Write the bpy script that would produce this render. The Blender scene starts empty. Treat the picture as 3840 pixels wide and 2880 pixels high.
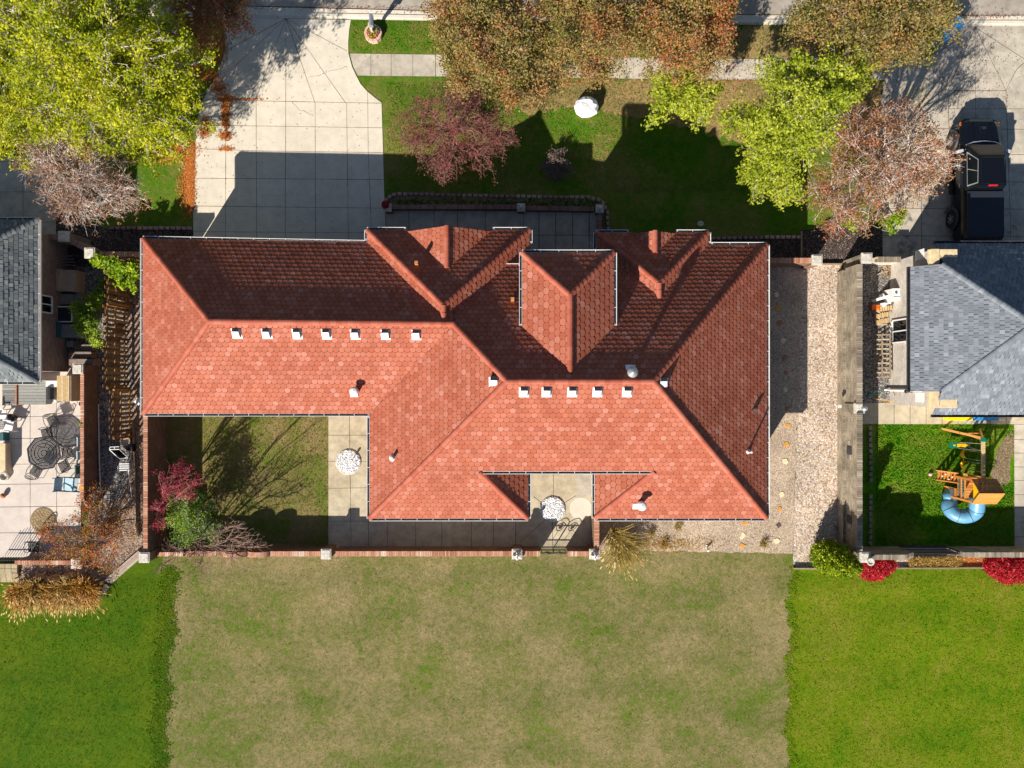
import bpy, math, random
import numpy as np
R = math.radians
random.seed(7)
RS = np.random.RandomState(11)
S = bpy.context.scene
C = S.collection
# ---------------------------------------------------------------- camera, world, sun, exposure
H = 35.0            # drone height (m)
F = 2664.0          # focal length in photo pixels (3840 wide)
cam = bpy.data.cameras.new('camera'); co = bpy.data.objects.new('camera', cam); C.objects.link(co)
co.location = (0, 0, H); co.rotation_euler = (0, 0, 0)
cam.sensor_width = 36.0; cam.lens = 36.0 * F / 3840.0; cam.clip_end = 3000; cam.clip_start = 0.5
S.camera = co
S.view_settings.view_transform = 'Standard'; S.view_settings.look = 'None'
S.view_settings.exposure = 0.78; S.view_settings.gamma = 1.0
SX, SY = 0.93, 1.48                      # shadow of a 1 m post on the ground
el = math.atan2(1, math.hypot(SX, SY)); az = math.atan2(-SX, -SY)
w = bpy.data.worlds.new('World'); S.world = w; w.use_nodes = True
nt = w.node_tree; bgn = nt.nodes['Background']
sky = nt.nodes.new('ShaderNodeTexSky'); sky.sky_type = 'NISHITA'; sky.sun_disc = False
sky.sun_elevation = el; sky.sun_rotation = az % (2 * math.pi); sky.air_density = 1.0; sky.dust_density = 0.5; sky.ozone_density = 2.0
nt.links.new(sky.outputs[0], bgn.inputs[0]); bgn.inputs[1].default_value = 0.052
sl = bpy.data.lights.new('sun', 'SUN'); sl.energy = 5.0; sl.angle = R(0.5); sl.color = (1.0, 0.93, 0.83)
so = bpy.data.objects.new('sun', sl); C.objects.link(so)
from mathutils import Vector
so.rotation_euler = Vector((SX, SY, -1)).to_track_quat('-Z', 'Y').to_euler()
so.location = (-20, -30, 40)

# ---------------------------------------------------------------- helpers
def P(u, v, z=0.0):
    d = (H - z) / F
    return np.array([(u - 1920) * d, (1440 - v) * d, z])
def G(u, v):
    p = P(u, v); return (p[0], p[1])
def onplane(u, v, p0, n):
    o = np.array([0, 0, H]); d = np.array([(u - 1920) / F, (1440 - v) / F, -1.0])
    t = np.dot(np.array(p0) - o, n) / np.dot(d, n)
    return o + t * d
ORG = {}
def props(o, label=None, cat=None, group=None, kind=None):
    if label: o['label'] = label
    if cat: o['category'] = cat
    if group: o['group'] = group
    if kind: o['kind'] = kind
    return o
def thing(name, loc, label, cat, group=None):
    o = bpy.data.objects.new(name, None); C.objects.link(o); o.location = loc
    o.empty_display_size = 0.2
    ORG[o.name] = np.array(loc, float)
    return props(o, label, cat, group)
class MB:
    def __init__(s): s.v = []; s.f = []; s.m = []; s.t = []
    def add(s, vs, fs, m=0, t=None):
        b = len(s.v); s.v.extend([tuple(map(float, p)) for p in vs])
        for f in fs:
            s.f.append([b + i for i in f]); s.m.append(m); s.t.append(random.random() if t is None else t)
    def box(s, c, d, rz=0, m=0, t=None, tilt=None, taper=1.0):
        hx, hy, hz = d[0] / 2, d[1] / 2, d[2] / 2
        ps = []
        for z in (-hz, hz):
            k = taper if z > 0 else 1.0
            for x, y in ((-hx, -hy), (hx, -hy), (hx, hy), (-hx, hy)): ps.append((x * k, y * k, z))
        cs, sn = math.cos(rz), math.sin(rz)
        out = []
        for x, y, z in ps:
            if tilt:
                ax, an = tilt; ca, sa = math.cos(an), math.sin(an)
                if ax == 'x': y, z = y * ca - z * sa, y * sa + z * ca
                else: x, z = x * ca + z * sa, -x * sa + z * ca
            out.append((c[0] + x * cs - y * sn, c[1] + x * sn + y * cs, c[2] + z))
        if t is None: t = random.random()
        s.add(out, [(0, 3, 2, 1), (4, 5, 6, 7), (0, 1, 5, 4), (1, 2, 6, 5), (2, 3, 7, 6), (3, 0, 4, 7)], m, t)
    def bx(s, x0, y0, z0, x1, y1, z1, m=0, t=None):
        s.box(((x0 + x1) / 2, (y0 + y1) / 2, (z0 + z1) / 2), (abs(x1 - x0), abs(y1 - y0), abs(z1 - z0)), 0, m, t)
    def tube(s, pts, rad, n=6, m=0, t=None, cap=True, squash=1.0):
        pts = [np.array(p, float) for p in pts]; k = len(pts)
        if not hasattr(rad, '__len__'): rad = [rad] * k
        if t is None: t = random.random()
        vs = []; a = None
        for i in range(k):
            d = pts[min(i + 1, k - 1)] - pts[max(i - 1, 0)]; L = np.linalg.norm(d); d = d / (L if L > 1e-9 else 1)
            if a is None:
                a = np.cross(d, (0, 0, 1) if abs(d[2]) < .9 else (1, 0, 0))
            else: a = a - d * np.dot(a, d)
            a = a / (np.linalg.norm(a) + 1e-12); b = np.cross(d, a)
            for j in range(n):
                th = 2 * math.pi * j / n
                vs.append(pts[i] + rad[i] * (math.cos(th) * a + squash * math.sin(th) * b))
        fs = [(i * n + j, i * n + (j + 1) % n, (i + 1) * n + (j + 1) % n, (i + 1) * n + j) for i in range(k - 1) for j in range(n)]
        if cap: fs.append(tuple(range(n))[::-1]); fs.append(tuple((k - 1) * n + j for j in range(n)))
        s.add(vs, fs, m, t)
    def bar(s, p0, p1, w, h=None, m=0, t=None):
        """rectangular bar between two points, width w horizontal, h vertical"""
        h = h or w
        p0 = np.array(p0, float); p1 = np.array(p1, float); d = p1 - p0; d /= np.linalg.norm(d)
        a = np.cross(d, (0, 0, 1) if abs(d[2]) < .98 else (0, 1, 0)); a /= np.linalg.norm(a); b = np.cross(a, d)
        vs = []
        for p in (p0, p1):
            for i, j in ((-1, -1), (1, -1), (1, 1), (-1, 1)): vs.append(p + a * i * w / 2 + b * j * h / 2)
        s.add(vs, [(0, 1, 2, 3), (7, 6, 5, 4), (0, 4, 5, 1), (1, 5, 6, 2), (2, 6, 7, 3), (3, 7, 4, 0)], m, t)
    def lathe(s, c, prof, n=20, m=0, t=None, sx=1, sy=1):
        """prof: list of (r,z)"""
        if t is None: t = random.random()
        vs = []
        for r, z in prof:
            for j in range(n):
                th = 2 * math.pi * j / n
                vs.append((c[0] + r * sx * math.cos(th), c[1] + r * sy * math.sin(th), c[2] + z))
        k = len(prof)
        fs = [(i * n + j, i * n + (j + 1) % n, (i + 1) * n + (j + 1) % n, (i + 1) * n + j) for i in range(k - 1) for j in range(n)]
        fs.append(tuple(range(n))[::-1]); fs.append(tuple((k - 1) * n + j for j in range(n)))
        s.add(vs, fs, m, t)
    def prism(s, poly, z0, z1, m=0, t=None, sidem=None):
        n = len(poly); t = random.random() if t is None else t
        A = sum(poly[i][0] * poly[(i + 1) % n][1] - poly[(i + 1) % n][0] * poly[i][1] for i in range(n))
        if A < 0: poly = poly[::-1]
        vs = [(x, y, z0) for x, y in poly] + [(x, y, z1) for x, y in poly]
        s.add(vs, [tuple(range(n))[::-1], tuple(range(n, 2 * n))], m, t)
        s.add(vs, [(i, (i + 1) % n, n + (i + 1) % n, n + i) for i in range(n)], m if sidem is None else sidem, t)
    def sheet(s, poly, z, m=0, t=.5):
        n = len(poly)
        A = sum(poly[i][0] * poly[(i + 1) % n][1] - poly[(i + 1) % n][0] * poly[i][1] for i in range(n))
        if A < 0: poly = poly[::-1]
        s.add([(x, y, z) for x, y in poly], [tuple(range(n))], m, t)
    def blob(s, c, r, n=2, jit=.15, m=0, t=None, seed=0):
        """rough icosphere-like stone"""
        rr = np.random.RandomState(seed); t = random.random() if t is None else t
        nu, nv = 7 + 3 * n, 5 + 2 * n; vs = []
        ph = rr.rand(6) * 6.28; fr = rr.uniform(1, 3, (6, 3))
        for i in range(nv + 1):
            th = math.pi * i / nv
            for j in range(nu):
                a = 2 * math.pi * j / nu
                d = np.array([math.sin(th) * math.cos(a), math.sin(th) * math.sin(a), math.cos(th)])
                k = 1 + jit * sum(math.sin(np.dot(fr[q], d) * 2 + ph[q]) for q in range(6)) / 2.4
                vs.append((c[0] + r[0] * d[0] * k, c[1] + r[1] * d[1] * k, c[2] + r[2] * d[2] * k))
        fs = [(i * nu + j, (i + 1) * nu + j, (i + 1) * nu + (j + 1) % nu, i * nu + (j + 1) % nu) for i in range(nv) for j in range(nu)]
        s.add(vs, fs, m, t)
    def obj(s, name, mats, parent=None, loc=None, smooth=False, **kw):
        me = bpy.data.meshes.new(name)
        v = np.array(s.v, float)
        if parent is not None:
            org = ORG[parent.name]
        elif loc is not None: org = np.array(loc, float)
        else: org = np.zeros(3)
        v = v - org
        me.from_pydata(v.tolist(), [], s.f)
        me.polygons.foreach_set('material_index', s.m)
        at = me.attributes.new('tone', 'FLOAT', 'FACE'); at.data.foreach_set('value', s.t)
        if smooth: me.polygons.foreach_set('use_smooth', [True] * len(s.f))
        for mm in (mats if isinstance(mats, (list, tuple)) else [mats]): me.materials.append(mm)
        me.update()
        o = bpy.data.objects.new(name, me); C.objects.link(o)
        if parent is not None: o.parent = parent
        else: o.location = org
        ORG[o.name] = org
        props(o, kw.get('label'), kw.get('cat'), kw.get('group'), kw.get('kind'))
        return o
def copyt(o, loc, rz=0, parent=None, sc=None):
    """copy a thing with its parts and sub-parts"""
    c = o.copy(); C.objects.link(c); c.location = loc; c.rotation_euler = (0, 0, rz)
    if sc: c.scale = (sc,) * 3
    for ch in list(o.children):
        d = ch.copy(); C.objects.link(d); d.parent = c
        for g in list(ch.children):
            e = g.copy(); C.objects.link(e); e.parent = d
    return c

# ---------------------------------------------------------------- materials
def L(r, g, b):
    f = lambda c: (c / 255 / 12.92 if c / 255 <= .04045 else ((c / 255 + .055) / 1.055) ** 2.4)
    return (f(r), f(g), f(b), 1)
class NT:
    def __init__(s, name):
        s.m = bpy.data.materials.new(name); s.m.use_nodes = True; s.t = s.m.node_tree
        s.b = s.t.nodes['Principled BSDF']; s.out = s.t.nodes['Material Output']
        s.co = s.n('ShaderNodeTexCoord').outputs['Object']
    def n(s, k, **kw):
        nd = s.t.nodes.new(k)
        for a, b in kw.items(): setattr(nd, a, b)
        return nd
    def l(s, a, b): s.t.links.new(a, b)
    def noise(s, scale, detail=4, rough=.55, vec=None, dist=0):
        nd = s.n('ShaderNodeTexNoise'); nd.inputs['Scale'].default_value = scale; nd.inputs['Detail'].default_value = detail
        nd.inputs['Roughness'].default_value = rough; nd.inputs['Distortion'].default_value = dist
        s.l(vec if vec is not None else s.co, nd.inputs['Vector']); return nd.outputs['Fac']
    def ramp(s, fac, cols, interp='LINEAR'):
        nd = s.n('ShaderNodeValToRGB'); cr = nd.color_ramp; cr.interpolation = interp
        while len(cr.elements) < len(cols): cr.elements.new(.5)
        for e, (p, c) in zip(cr.elements, cols):
            e.position = p; e.color = c if len(c) == 4 else (*c, 1)
        s.l(fac, nd.inputs[0]); return nd.outputs[0]
    def mix(s, f, a, b, mode='MIX'):
        nd = s.n('ShaderNodeMix', data_type='RGBA', blend_type=mode)
        for i, x in ((0, f), (6, a), (7, b)):
            if hasattr(x, 'default_value'): s.l(x, nd.inputs[i])
            elif i == 0: nd.inputs[0].default_value = x
            else: nd.inputs[i].default_value = x
        return nd.outputs[2]
    def math(s, op, a, b=0.0):
        nd = s.n('ShaderNodeMath', operation=op)
        for i, x in ((0, a), (1, b)):
            if hasattr(x, 'default_value'): s.l(x, nd.inputs[i])
            else: nd.inputs[i].default_value = x
        return nd.outputs[0]
    def attr(s, name='tone'):
        nd = s.n('ShaderNodeAttribute'); nd.attribute_name = name; return nd.outputs['Fac']
    def bump(s, h, strength=.5, dist=.02):
        nd = s.n('ShaderNodeBump'); nd.inputs['Strength'].default_value = strength; nd.inputs['Distance'].default_value = dist
        s.l(h, nd.inputs['Height']); s.l(nd.outputs[0], s.b.inputs['Normal'])
    def scale(s, v):
        nd = s.n('ShaderNodeMapping'); nd.inputs['Scale'].default_value = v; s.l(s.co, nd.inputs[0]); return nd.outputs[0]
    def end(s, col, rough=.8, metal=0, spec=.3, trans=0):
        if hasattr(col, 'default_value'): s.l(col, s.b.inputs['Base Color'])
        else: s.b.inputs['Base Color'].default_value = col
        s.b.inputs['Roughness'].default_value = rough; s.b.inputs['Metallic'].default_value = metal
        s.b.inputs['Specular IOR Level'].default_value = spec
        if trans:
            tr = s.n('ShaderNodeBsdfTranslucent')
            if hasattr(col, 'default_value'): s.l(col, tr.inputs[0])
            else: tr.inputs[0].default_value = col
            mx = s.n('ShaderNodeMixShader'); mx.inputs[0].default_value = trans
            s.l(s.b.outputs[0], mx.inputs[1]); s.l(tr.outputs[0], mx.inputs[2]); s.l(mx.outputs[0], s.out.inputs[0])
        return s.m
def plain(name, c, rough=.6, metal=0, var=.12, scale=6, spec=.4, bump=0):
    m = NT(name); k = m.noise(scale, 5)
    lo = tuple(x * (1 - var * 2) for x in c[:3]) + (1,); hi = tuple(min(1, x * (1 + var * 2)) for x in c[:3]) + (1,)
    col = m.ramp(k, [(.3, lo), (.7, hi)])
    if bump: m.bump(m.noise(scale * 6, 3), bump, .01)
    return m.end(col, rough, metal, spec)
def toned(name, cols, rough=.7, spec=.3, nscale=9, namt=.3, bump=0, trans=0, weather=0):
    m = NT(name); col = m.ramp(m.attr(), cols)
    k = m.ramp(m.noise(nscale, 5), [(.3, (1 - namt,) * 3), (.7, (1 + 0 * namt,) * 3)])
    col = m.mix(1.0, col, k, 'MULTIPLY')
    if weather: col = m.mix(1.0, col, m.ramp(m.noise(.45, 8, .68, dist=.6), [(.3, (1 - weather, 1 - weather * 1.1, 1 - weather * 1.15)), (.55, (1, 1, 1)), (.8, (1.06, 1.08, 1.1))]), 'MULTIPLY')
    if bump: m.bump(m.noise(60, 3), bump, .006)
    return m.end(col, rough, 0, spec, trans)
def foliage(name, cols, trans=.3, rough=.55):
    m = NT(name); col = m.ramp(m.attr(), cols); return m.end(col, rough, 0, .25, trans)

def concrete(name, a, b, stain=.35, dark=(.35, .33, .3)):
    m = NT(name)
    big = m.noise(.35, 6, .6); mid = m.noise(2.2, 8, .65); fine = m.noise(45, 4, .7)
    col = m.ramp(big, [(.3, a), (.7, b)])
    st = m.ramp(mid, [(.35, (1 - stain,) * 3), (.6, (1, 1, 1))])
    col = m.mix(1, col, st, 'MULTIPLY')
    sp = m.ramp(fine, [(.25, (.80, .79, .77)), (.6, (1, 1, 1))])
    col = m.mix(1, col, sp, 'MULTIPLY')
    # broom finish streaks
    br = m.noise(1.0, 3, .6, m.scale((2.0, 60.0, 1.0)))
    col = m.mix(1, col, m.ramp(br, [(.3, (.93,) * 3), (.7, (1, 1, 1))]), 'MULTIPLY')
    m.bump(fine, .25, .004)
    return m.end(col, .85, 0, .2)
def lawn(name, green, green2, olive, tan, shift=0.0, pscale=.3, contrast=.45, k3=1.0):
    """patchy turf: sparse fresh green, olive body, dry tan"""
    m = NT(name)
    p = m.noise(pscale, 7, .62, dist=.4); p2 = m.noise(2.6, 6, .66, dist=.3)
    pp = m.math('ADD', m.math('ADD', m.math('ADD', m.math('MULTIPLY', p, .42), m.math('MULTIPLY', p2, .30)), m.math('MULTIPLY', m.noise(8.0, 5, .7, dist=.5), .28)), shift)
    col = m.ramp(pp, [(.33, green), (.43, green2), (.49, olive), (.60, tan)])
    md = m.ramp(m.noise(5.5, 5, .7), [(.3, (.82, .86, .80)), (.55, (1, 1, 1)), (.75, (1.14, 1.10, 1.06))])
    col = m.mix(1, col, md, 'MULTIPLY')
    f2 = m.noise(26, 3, .75); str_ = m.noise(13, 4, .7, m.scale((1.0, 2.2, 1)), dist=1.2)
    k = m.ramp(f2, [(.30, (1 - contrast,) * 3), (.50, (1, 1, 1)), (.72, (1 + contrast * .7,) * 3)])
    col = m.mix(1, col, k, 'MULTIPLY')
    k2 = m.ramp(str_, [(.32, (1 - contrast * .6,) * 3), (.52, (1, 1, 1)), (.7, (1 + contrast * .4,) * 3)])
    col = m.mix(1, col, k2, 'MULTIPLY')
    # broad mowing bands and slow drift of tone
    bd = m.ramp(m.noise(.5, 3, .5, m.scale((.25, 1.6, 1))), [(.35, (.90, .92, .88)), (.65, (1.08, 1.06, 1.04))])
    col = m.mix(1, col, bd, 'MULTIPLY')
    m.bump(m.math('ADD', f2, str_), .6, .025)
    return m.end(col, .9, 0, .1)
def pebble(name, cols, scale=18, bump=1.0, dist=.02, rough=.85, mod=.3):
    m = NT(name)
    vo = m.n('ShaderNodeTexVoronoi'); vo.inputs['Scale'].default_value = scale; m.l(m.co, vo.inputs['Vector'])
    sep = m.n('ShaderNodeSeparateColor'); m.l(vo.outputs['Color'], sep.inputs[0])
    col = m.ramp(sep.outputs[0], cols)
    edge = m.ramp(vo.outputs['Distance'], [(.35, (1, 1, 1)), (.85, (.55, .55, .55))])
    col = m.mix(1, col, edge, 'MULTIPLY')
    big = m.ramp(m.noise(.6, 6, .6), [(.3, (1 - mod,) * 3), (.7, (1, 1, 1))])
    col = m.mix(1, col, big, 'MULTIPLY')
    inv = m.math('SUBTRACT', 1.0, vo.outputs['Distance'])
    m.bump(m.math('ADD', inv, m.noise(40, 3)), bump, dist)
    return m.end(col, rough, 0, .2)
def boxvec(m):
    """(u,v) from object coords: walls use (x or y, z), tops use (x,y)"""
    sc = m.n('ShaderNodeSeparateXYZ'); m.l(m.co, sc.inputs[0])
    ge = m.n('ShaderNodeNewGeometry'); sn = m.n('ShaderNodeSeparateXYZ'); m.l(ge.outputs['True Normal'], sn.inputs[0])
    ax = m.math('GREATER_THAN', m.math('ABSOLUTE', sn.outputs[0]), .6); azz = m.math('GREATER_THAN', m.math('ABSOLUTE', sn.outputs[2]), .6)
    mixf = lambda f, a, b: m.math('ADD', m.math('MULTIPLY', a, m.math('SUBTRACT', 1.0, f)), m.math('MULTIPLY', b, f))
    u = mixf(ax, sc.outputs[0], sc.outputs[1]); v = mixf(azz, sc.outputs[2], sc.outputs[1])
    cb = m.n('ShaderNodeCombineXYZ'); m.l(u, cb.inputs[0]); m.l(v, cb.inputs[1]); return cb.outputs[0]
def brick(name, c1, c2, mortar, bw=.21, bh=.075, var=.35):
    m = NT(name); v = boxvec(m)
    bt = m.n('ShaderNodeTexBrick'); m.l(v, bt.inputs['Vector'])
    bt.inputs['Scale'].default_value = 1.0; bt.inputs['Brick Width'].default_value = bw; bt.inputs['Row Height'].default_value = bh
    bt.inputs['Mortar Size'].default_value = .006; bt.inputs['Color1'].default_value = c1; bt.inputs['Color2'].default_value = c2
    bt.inputs['Mortar'].default_value = mortar
    k = m.ramp(m.noise(1.3, 7, .65), [(.3, (1 - var,) * 3), (.7, (1, 1, 1))])
    col = m.mix(1, bt.outputs['Color'], k, 'MULTIPLY')
    k = m.ramp(m.noise(25, 4, .65), [(.3, (.75,) * 3), (.7, (1.1,) * 3)])
    col = m.mix(1, col, k, 'MULTIPLY')
    m.bump(bt.outputs['Fac'], -.5, .006)
    return m.end(col, .85, 0, .2)

M = {}
M['conc'] = concrete('concrete_drive', L(218, 208, 190), L(236, 226, 208), .12)
M['conc_grey'] = concrete('concrete_grey', L(188, 178, 162), L(214, 204, 186), .28)
M['conc_tan'] = concrete('concrete_tan', L(196, 180, 150), L(214, 202, 176), .30)
M['conc_pink'] = concrete('concrete_patio', L(212, 200, 190), L(226, 214, 202), .12)
M['street'] = concrete('street_concrete', L(170, 160, 147), L(192, 182, 168), .25)
M['joint'] = plain('joint', L(122, 98, 74), .95, var=.3, scale=3)
M['joint_dark'] = plain('joint_dark', L(84, 76, 70), .95, var=.2)
M['lawn_c'] = lawn('lawn_dormant', L(74, 112, 12), L(98, 116, 40), L(121, 118, 70), L(152, 136, 98), .012, .30, .42)
M['lawn_l'] = lawn('lawn_green', L(52, 92, 2), L(64, 98, 3), L(74, 102, 5), L(94, 110, 12), .0, .3, .28)
M['lawn_r'] = lawn('lawn_green_mixed', L(66, 108, 3), L(90, 122, 6), L(108, 126, 16), L(128, 130, 44), -.01, .35, .42)
M['lawn_f'] = lawn('lawn_front', L(50, 108, 6), L(76, 116, 20), L(104, 118, 42), L(142, 126, 80), -.02, .3, .40)
M['lawn_f2'] = lawn('lawn_front_tan', L(84, 108, 30), L(112, 112, 56), L(142, 124, 80), L(172, 142, 98), .03, .33, .40)
M['lawn_y'] = lawn('lawn_yard', L(80, 114, 20), L(102, 116, 42), L(124, 118, 66), L(148, 128, 90), .0, .5, .40)
M['lawn_p'] = lawn('lawn_play', L(38, 98, 2), L(66, 122, 8), L(96, 134, 22), L(124, 138, 52), -.01, .5, .6)
M['soil'] = pebble('soil', [(0, L(112, 96, 74)), (.5, L(150, 130, 100)), (1, L(180, 158, 126))], 24, .8, .02)
M['mulch'] = pebble('dark_mulch', [(0, L(56, 48, 46)), (.5, L(88, 76, 72)), (.85, L(120, 106, 98)), (1, L(170, 150, 136))], 22, 1, .03)
M['gravel'] = pebble('gravel_pinkish', [(0, L(166, 140, 118)), (.3, L(224, 198, 168)), (.6, L(242, 224, 200)), (.85, L(196, 172, 162)), (1, L(254, 246, 236))], 15, .6, .02)
M['gravel_fine'] = pebble('decomposed_gravel', [(0, L(170, 146, 124)), (.4, L(214, 190, 164)), (.8, L(234, 214, 190)), (1, L(160, 140, 104))], 26, .5, .015, mod=.35)
M['gravel_brown'] = pebble('gravel_brown', [(0, L(112, 92, 82)), (.35, L(170, 142, 120)), (.7, L(206, 178, 152)), (.9, L(140, 122, 118)), (1, L(226, 214, 198))], 15, 1, .03)
M['gravel_grey'] = pebble('gravel_grey', [(0, L(84, 82, 84)), (.4, L(132, 128, 126)), (.8, L(176, 168, 160)), (1, L(210, 204, 196))], 17, 1, .03)
M['white_rock'] = pebble('white_rock', [(0, L(226, 226, 232)), (.3, L(250, 250, 250)), (1, L(255, 255, 255))], 11, .15, .01, mod=.02)
M['tile'] = toned('clay_tile', [(0, L(162, 86, 64)), (.3, L(169, 95, 71)), (.8, L(176, 104, 82)), (.95, L(182, 113, 94)), (1, L(188, 123, 106))], .75, .2, 3, .12, .3, weather=.14)
M['under'] = plain('tile_underlay', L(46, 24, 22), .9)
M['cap'] = toned('ridge_tile', [(0, L(164, 86, 66)), (.5, L(172, 94, 74)), (1, L(180, 106, 86))], .7, .2, 4, .15, .3)
M['asph'] = toned('asphalt_shingle', [(0, L(110, 116, 124)), (.5, L(124, 130, 138)), (.9, L(132, 138, 146)), (1, L(148, 154, 162))], .92, .12, 30, .2, .5)
M['asph_g'] = toned('asphalt_shingle_green', [(0, L(100, 106, 110)), (.5, L(118, 124, 126)), (.9, L(130, 136, 136)), (1, L(146, 150, 144))], .92, .12, 30, .25, .5)
M['asph_d'] = plain('shingle_shadow_strip', L(74, 82, 92), .95, 0, .1)
M['white'] = plain('white_metal', L(228, 226, 222), .4, 0, .03)
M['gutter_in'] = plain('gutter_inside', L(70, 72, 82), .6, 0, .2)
M['brick_r'] = brick('red_brick', L(142, 104, 84), L(112, 82, 66), L(160, 146, 130))
M['brick_cap'] = toned('brick_cap', [(0, L(162, 108, 84)), (.4, L(196, 140, 112)), (.75, L(212, 166, 140)), (1, L(234, 210, 190))], .85, .2, 12, .25, .4)
M['brick_cap_d'] = toned('brick_cap_dull', [(0, L(134, 100, 90)), (1, L(170, 136, 124))], .85, .2, 12, .25, .4)
M['brick_g'] = brick('grey_brick', L(214, 206, 194), L(190, 178, 166), L(228, 220, 210))
M['brick_w'] = brick('weathered_brick', L(178, 164, 142), L(138, 126, 108), L(196, 184, 164), .24, .08, .6)
M['brick_cap_g'] = toned('brick_cap_grey', [(0, L(120, 108, 96)), (.6, L(160, 146, 128)), (1, L(196, 184, 164))], .85, .2, 10, .3, .4)
M['stone'] = plain('cast_stone', L(196, 190, 178), .8, 0, .14, 9, bump=.4)
M['beige'] = plain('beige_stone', L(212, 190, 150), .75, 0, .08, 5, bump=.2)
M['beige_cover'] = plain('beige_cover', L(176, 158, 136), .8, 0, .06, 4)
M['block'] = toned('edging_block', [(0, L(156, 124, 120)), (.5, L(184, 150, 142)), (1, L(206, 176, 164))], .9, .15, 18, .35, .6)
M['block_g'] = toned('edging_block_grey', [(0, L(130, 122, 108)), (1, L(170, 160, 142))], .9, .15, 18, .35, .6)
M['black'] = plain('black_iron', L(44, 44, 48), .5, 0, .2)
M['dark'] = plain('dark_plastic', L(52, 52, 56), .6, 0, .2)
M['vent'] = plain('vent_metal', L(204, 206, 208), .45, .2, .1)
M['steel'] = plain('galvanised', L(196, 200, 206), .35, .7, .08)
M['wood'] = toned('fence_wood', [(0, L(120, 88, 54)), (.5, L(158, 120, 78)), (1, L(184, 148, 102))], .85, .15, 7, .35, .4)
M['wood_grey'] = toned('weathered_wood', [(0, L(128, 112, 94)), (.5, L(164, 146, 122)), (1, L(196, 180, 154))], .88, .12, 12, .35, .4)
M['wood_pale'] = toned('pale_wood', [(0, L(198, 168, 120)), (1, L(222, 196, 152))], .8, .2, 8, .25, .3)
M['cedar'] = toned('cedar', [(0, L(190, 120, 54)), (.5, L(206, 138, 66)), (1, L(222, 160, 90))], .6, .3, 5, .2, .3)
M['cedar_sh'] = toned('cedar_shaded', [(0, L(124, 86, 56)), (1, L(150, 108, 74))], .8, .2, 5, .3, .3)
M['yellow'] = plain('yellow_plastic', L(236, 178, 20), .4, 0, .05)
M['yellow2'] = plain('lemon_plastic', L(236, 210, 10), .45, 0, .04)
M['blue'] = plain('blue_plastic', L(44, 134, 200), .4, 0, .06)
M['slide'] = plain('slide_blue', L(92, 146, 178), .42, 0, .05, spec=.5)
M['green_p'] = plain('green_plastic', L(10, 112, 84), .45, 0, .08)
M['paint'] = NT('truck_paint').end(L(16, 19, 26), .18, .2, .6)
M['bedc'] = plain('bed_cover', L(36, 42, 52), .55, 0, .12, 60)
M['tyre'] = plain('tyre', L(30, 30, 32), .9)
M['glass'] = NT('dark_glass').end(L(14, 18, 24), .05, 0, .45)
M['redl'] = plain('red_light', L(190, 40, 40), .3, 0, .05)
M['orangel'] = plain('orange_light', L(230, 110, 30), .3, 0, .05)
M['bark'] = plain('bark', L(150, 136, 124), .9, 0, .2, 9, bump=.5)
M['bark_pale'] = plain('pale_bark', L(196, 184, 176), .9, 0, .15, 9)
M['bark_dark'] = plain('dark_bark', L(112, 94, 82), .9, 0, .2, 9)
M['twig_pink'] = plain('pinkish_twig', L(150, 122, 108), .85, 0, .2, 5)
M['twig_red'] = plain('red_twig', L(138, 94, 88), .85, 0, .2, 5)
M['boulder'] = NT('white_boulder')
_m = M['boulder']; _m.bump(_m.noise(7, 6, .6), .8, .05); M['boulder'] = _m.end(_m.ramp(_m.noise(4, 7, .7), [(.3, L(214, 214, 222)), (.6, L(250, 250, 252))]), .7, 0, .3)
M['fabric'] = plain('sling_fabric', L(176, 204, 212), .8, 0, .08, 12)
M['teal'] = plain('teal_cover', L(52, 96, 100), .7)
M['tan_wall'] = brick('tan_brick', L(160, 140, 128), L(134, 112, 104), L(176, 162, 150))
M['pipe'] = plain('pvc', L(214, 210, 204), .5, 0, .05)
M['flag1'] = plain('flagstone_orange', L(206, 148, 66), .8, 0, .15, 8, bump=.3)
M['flag2'] = plain('flagstone_cream', L(226, 206, 168), .8, 0, .10, 8, bump=.3)
M['flag3'] = plain('flagstone_rust', L(176, 116, 84), .8, 0, .15, 8, bump=.3)
M['stucco'] = plain('stucco_dark', L(96, 74, 70), .9)
M['pinkstone'] = plain('pink_stone', L(216, 172, 156), .8, 0, .08, 8, bump=.4)
M['post'] = plain('stone_post', L(176, 166, 150), .7, 0, .1, 8, bump=.2)
M['timber'] = toned('landscape_timber', [(0, L(170, 152, 136)), (1, L(206, 190, 174))], .9, .1, 14, .4, .4)
M['rock'] = plain('field_rock', L(170, 146, 112), .9, 0, .25, 5, bump=.8)
M['paver'] = toned('paver', [(0, L(176, 160, 128)), (1, L(196, 180, 150))], .9, .15, 14, .25, .4)
M['cobble'] = toned('cobble_circle', [(0, L(150, 128, 96)), (1, L(182, 160, 124))], .9, .15, 10, .3, .4)
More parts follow.
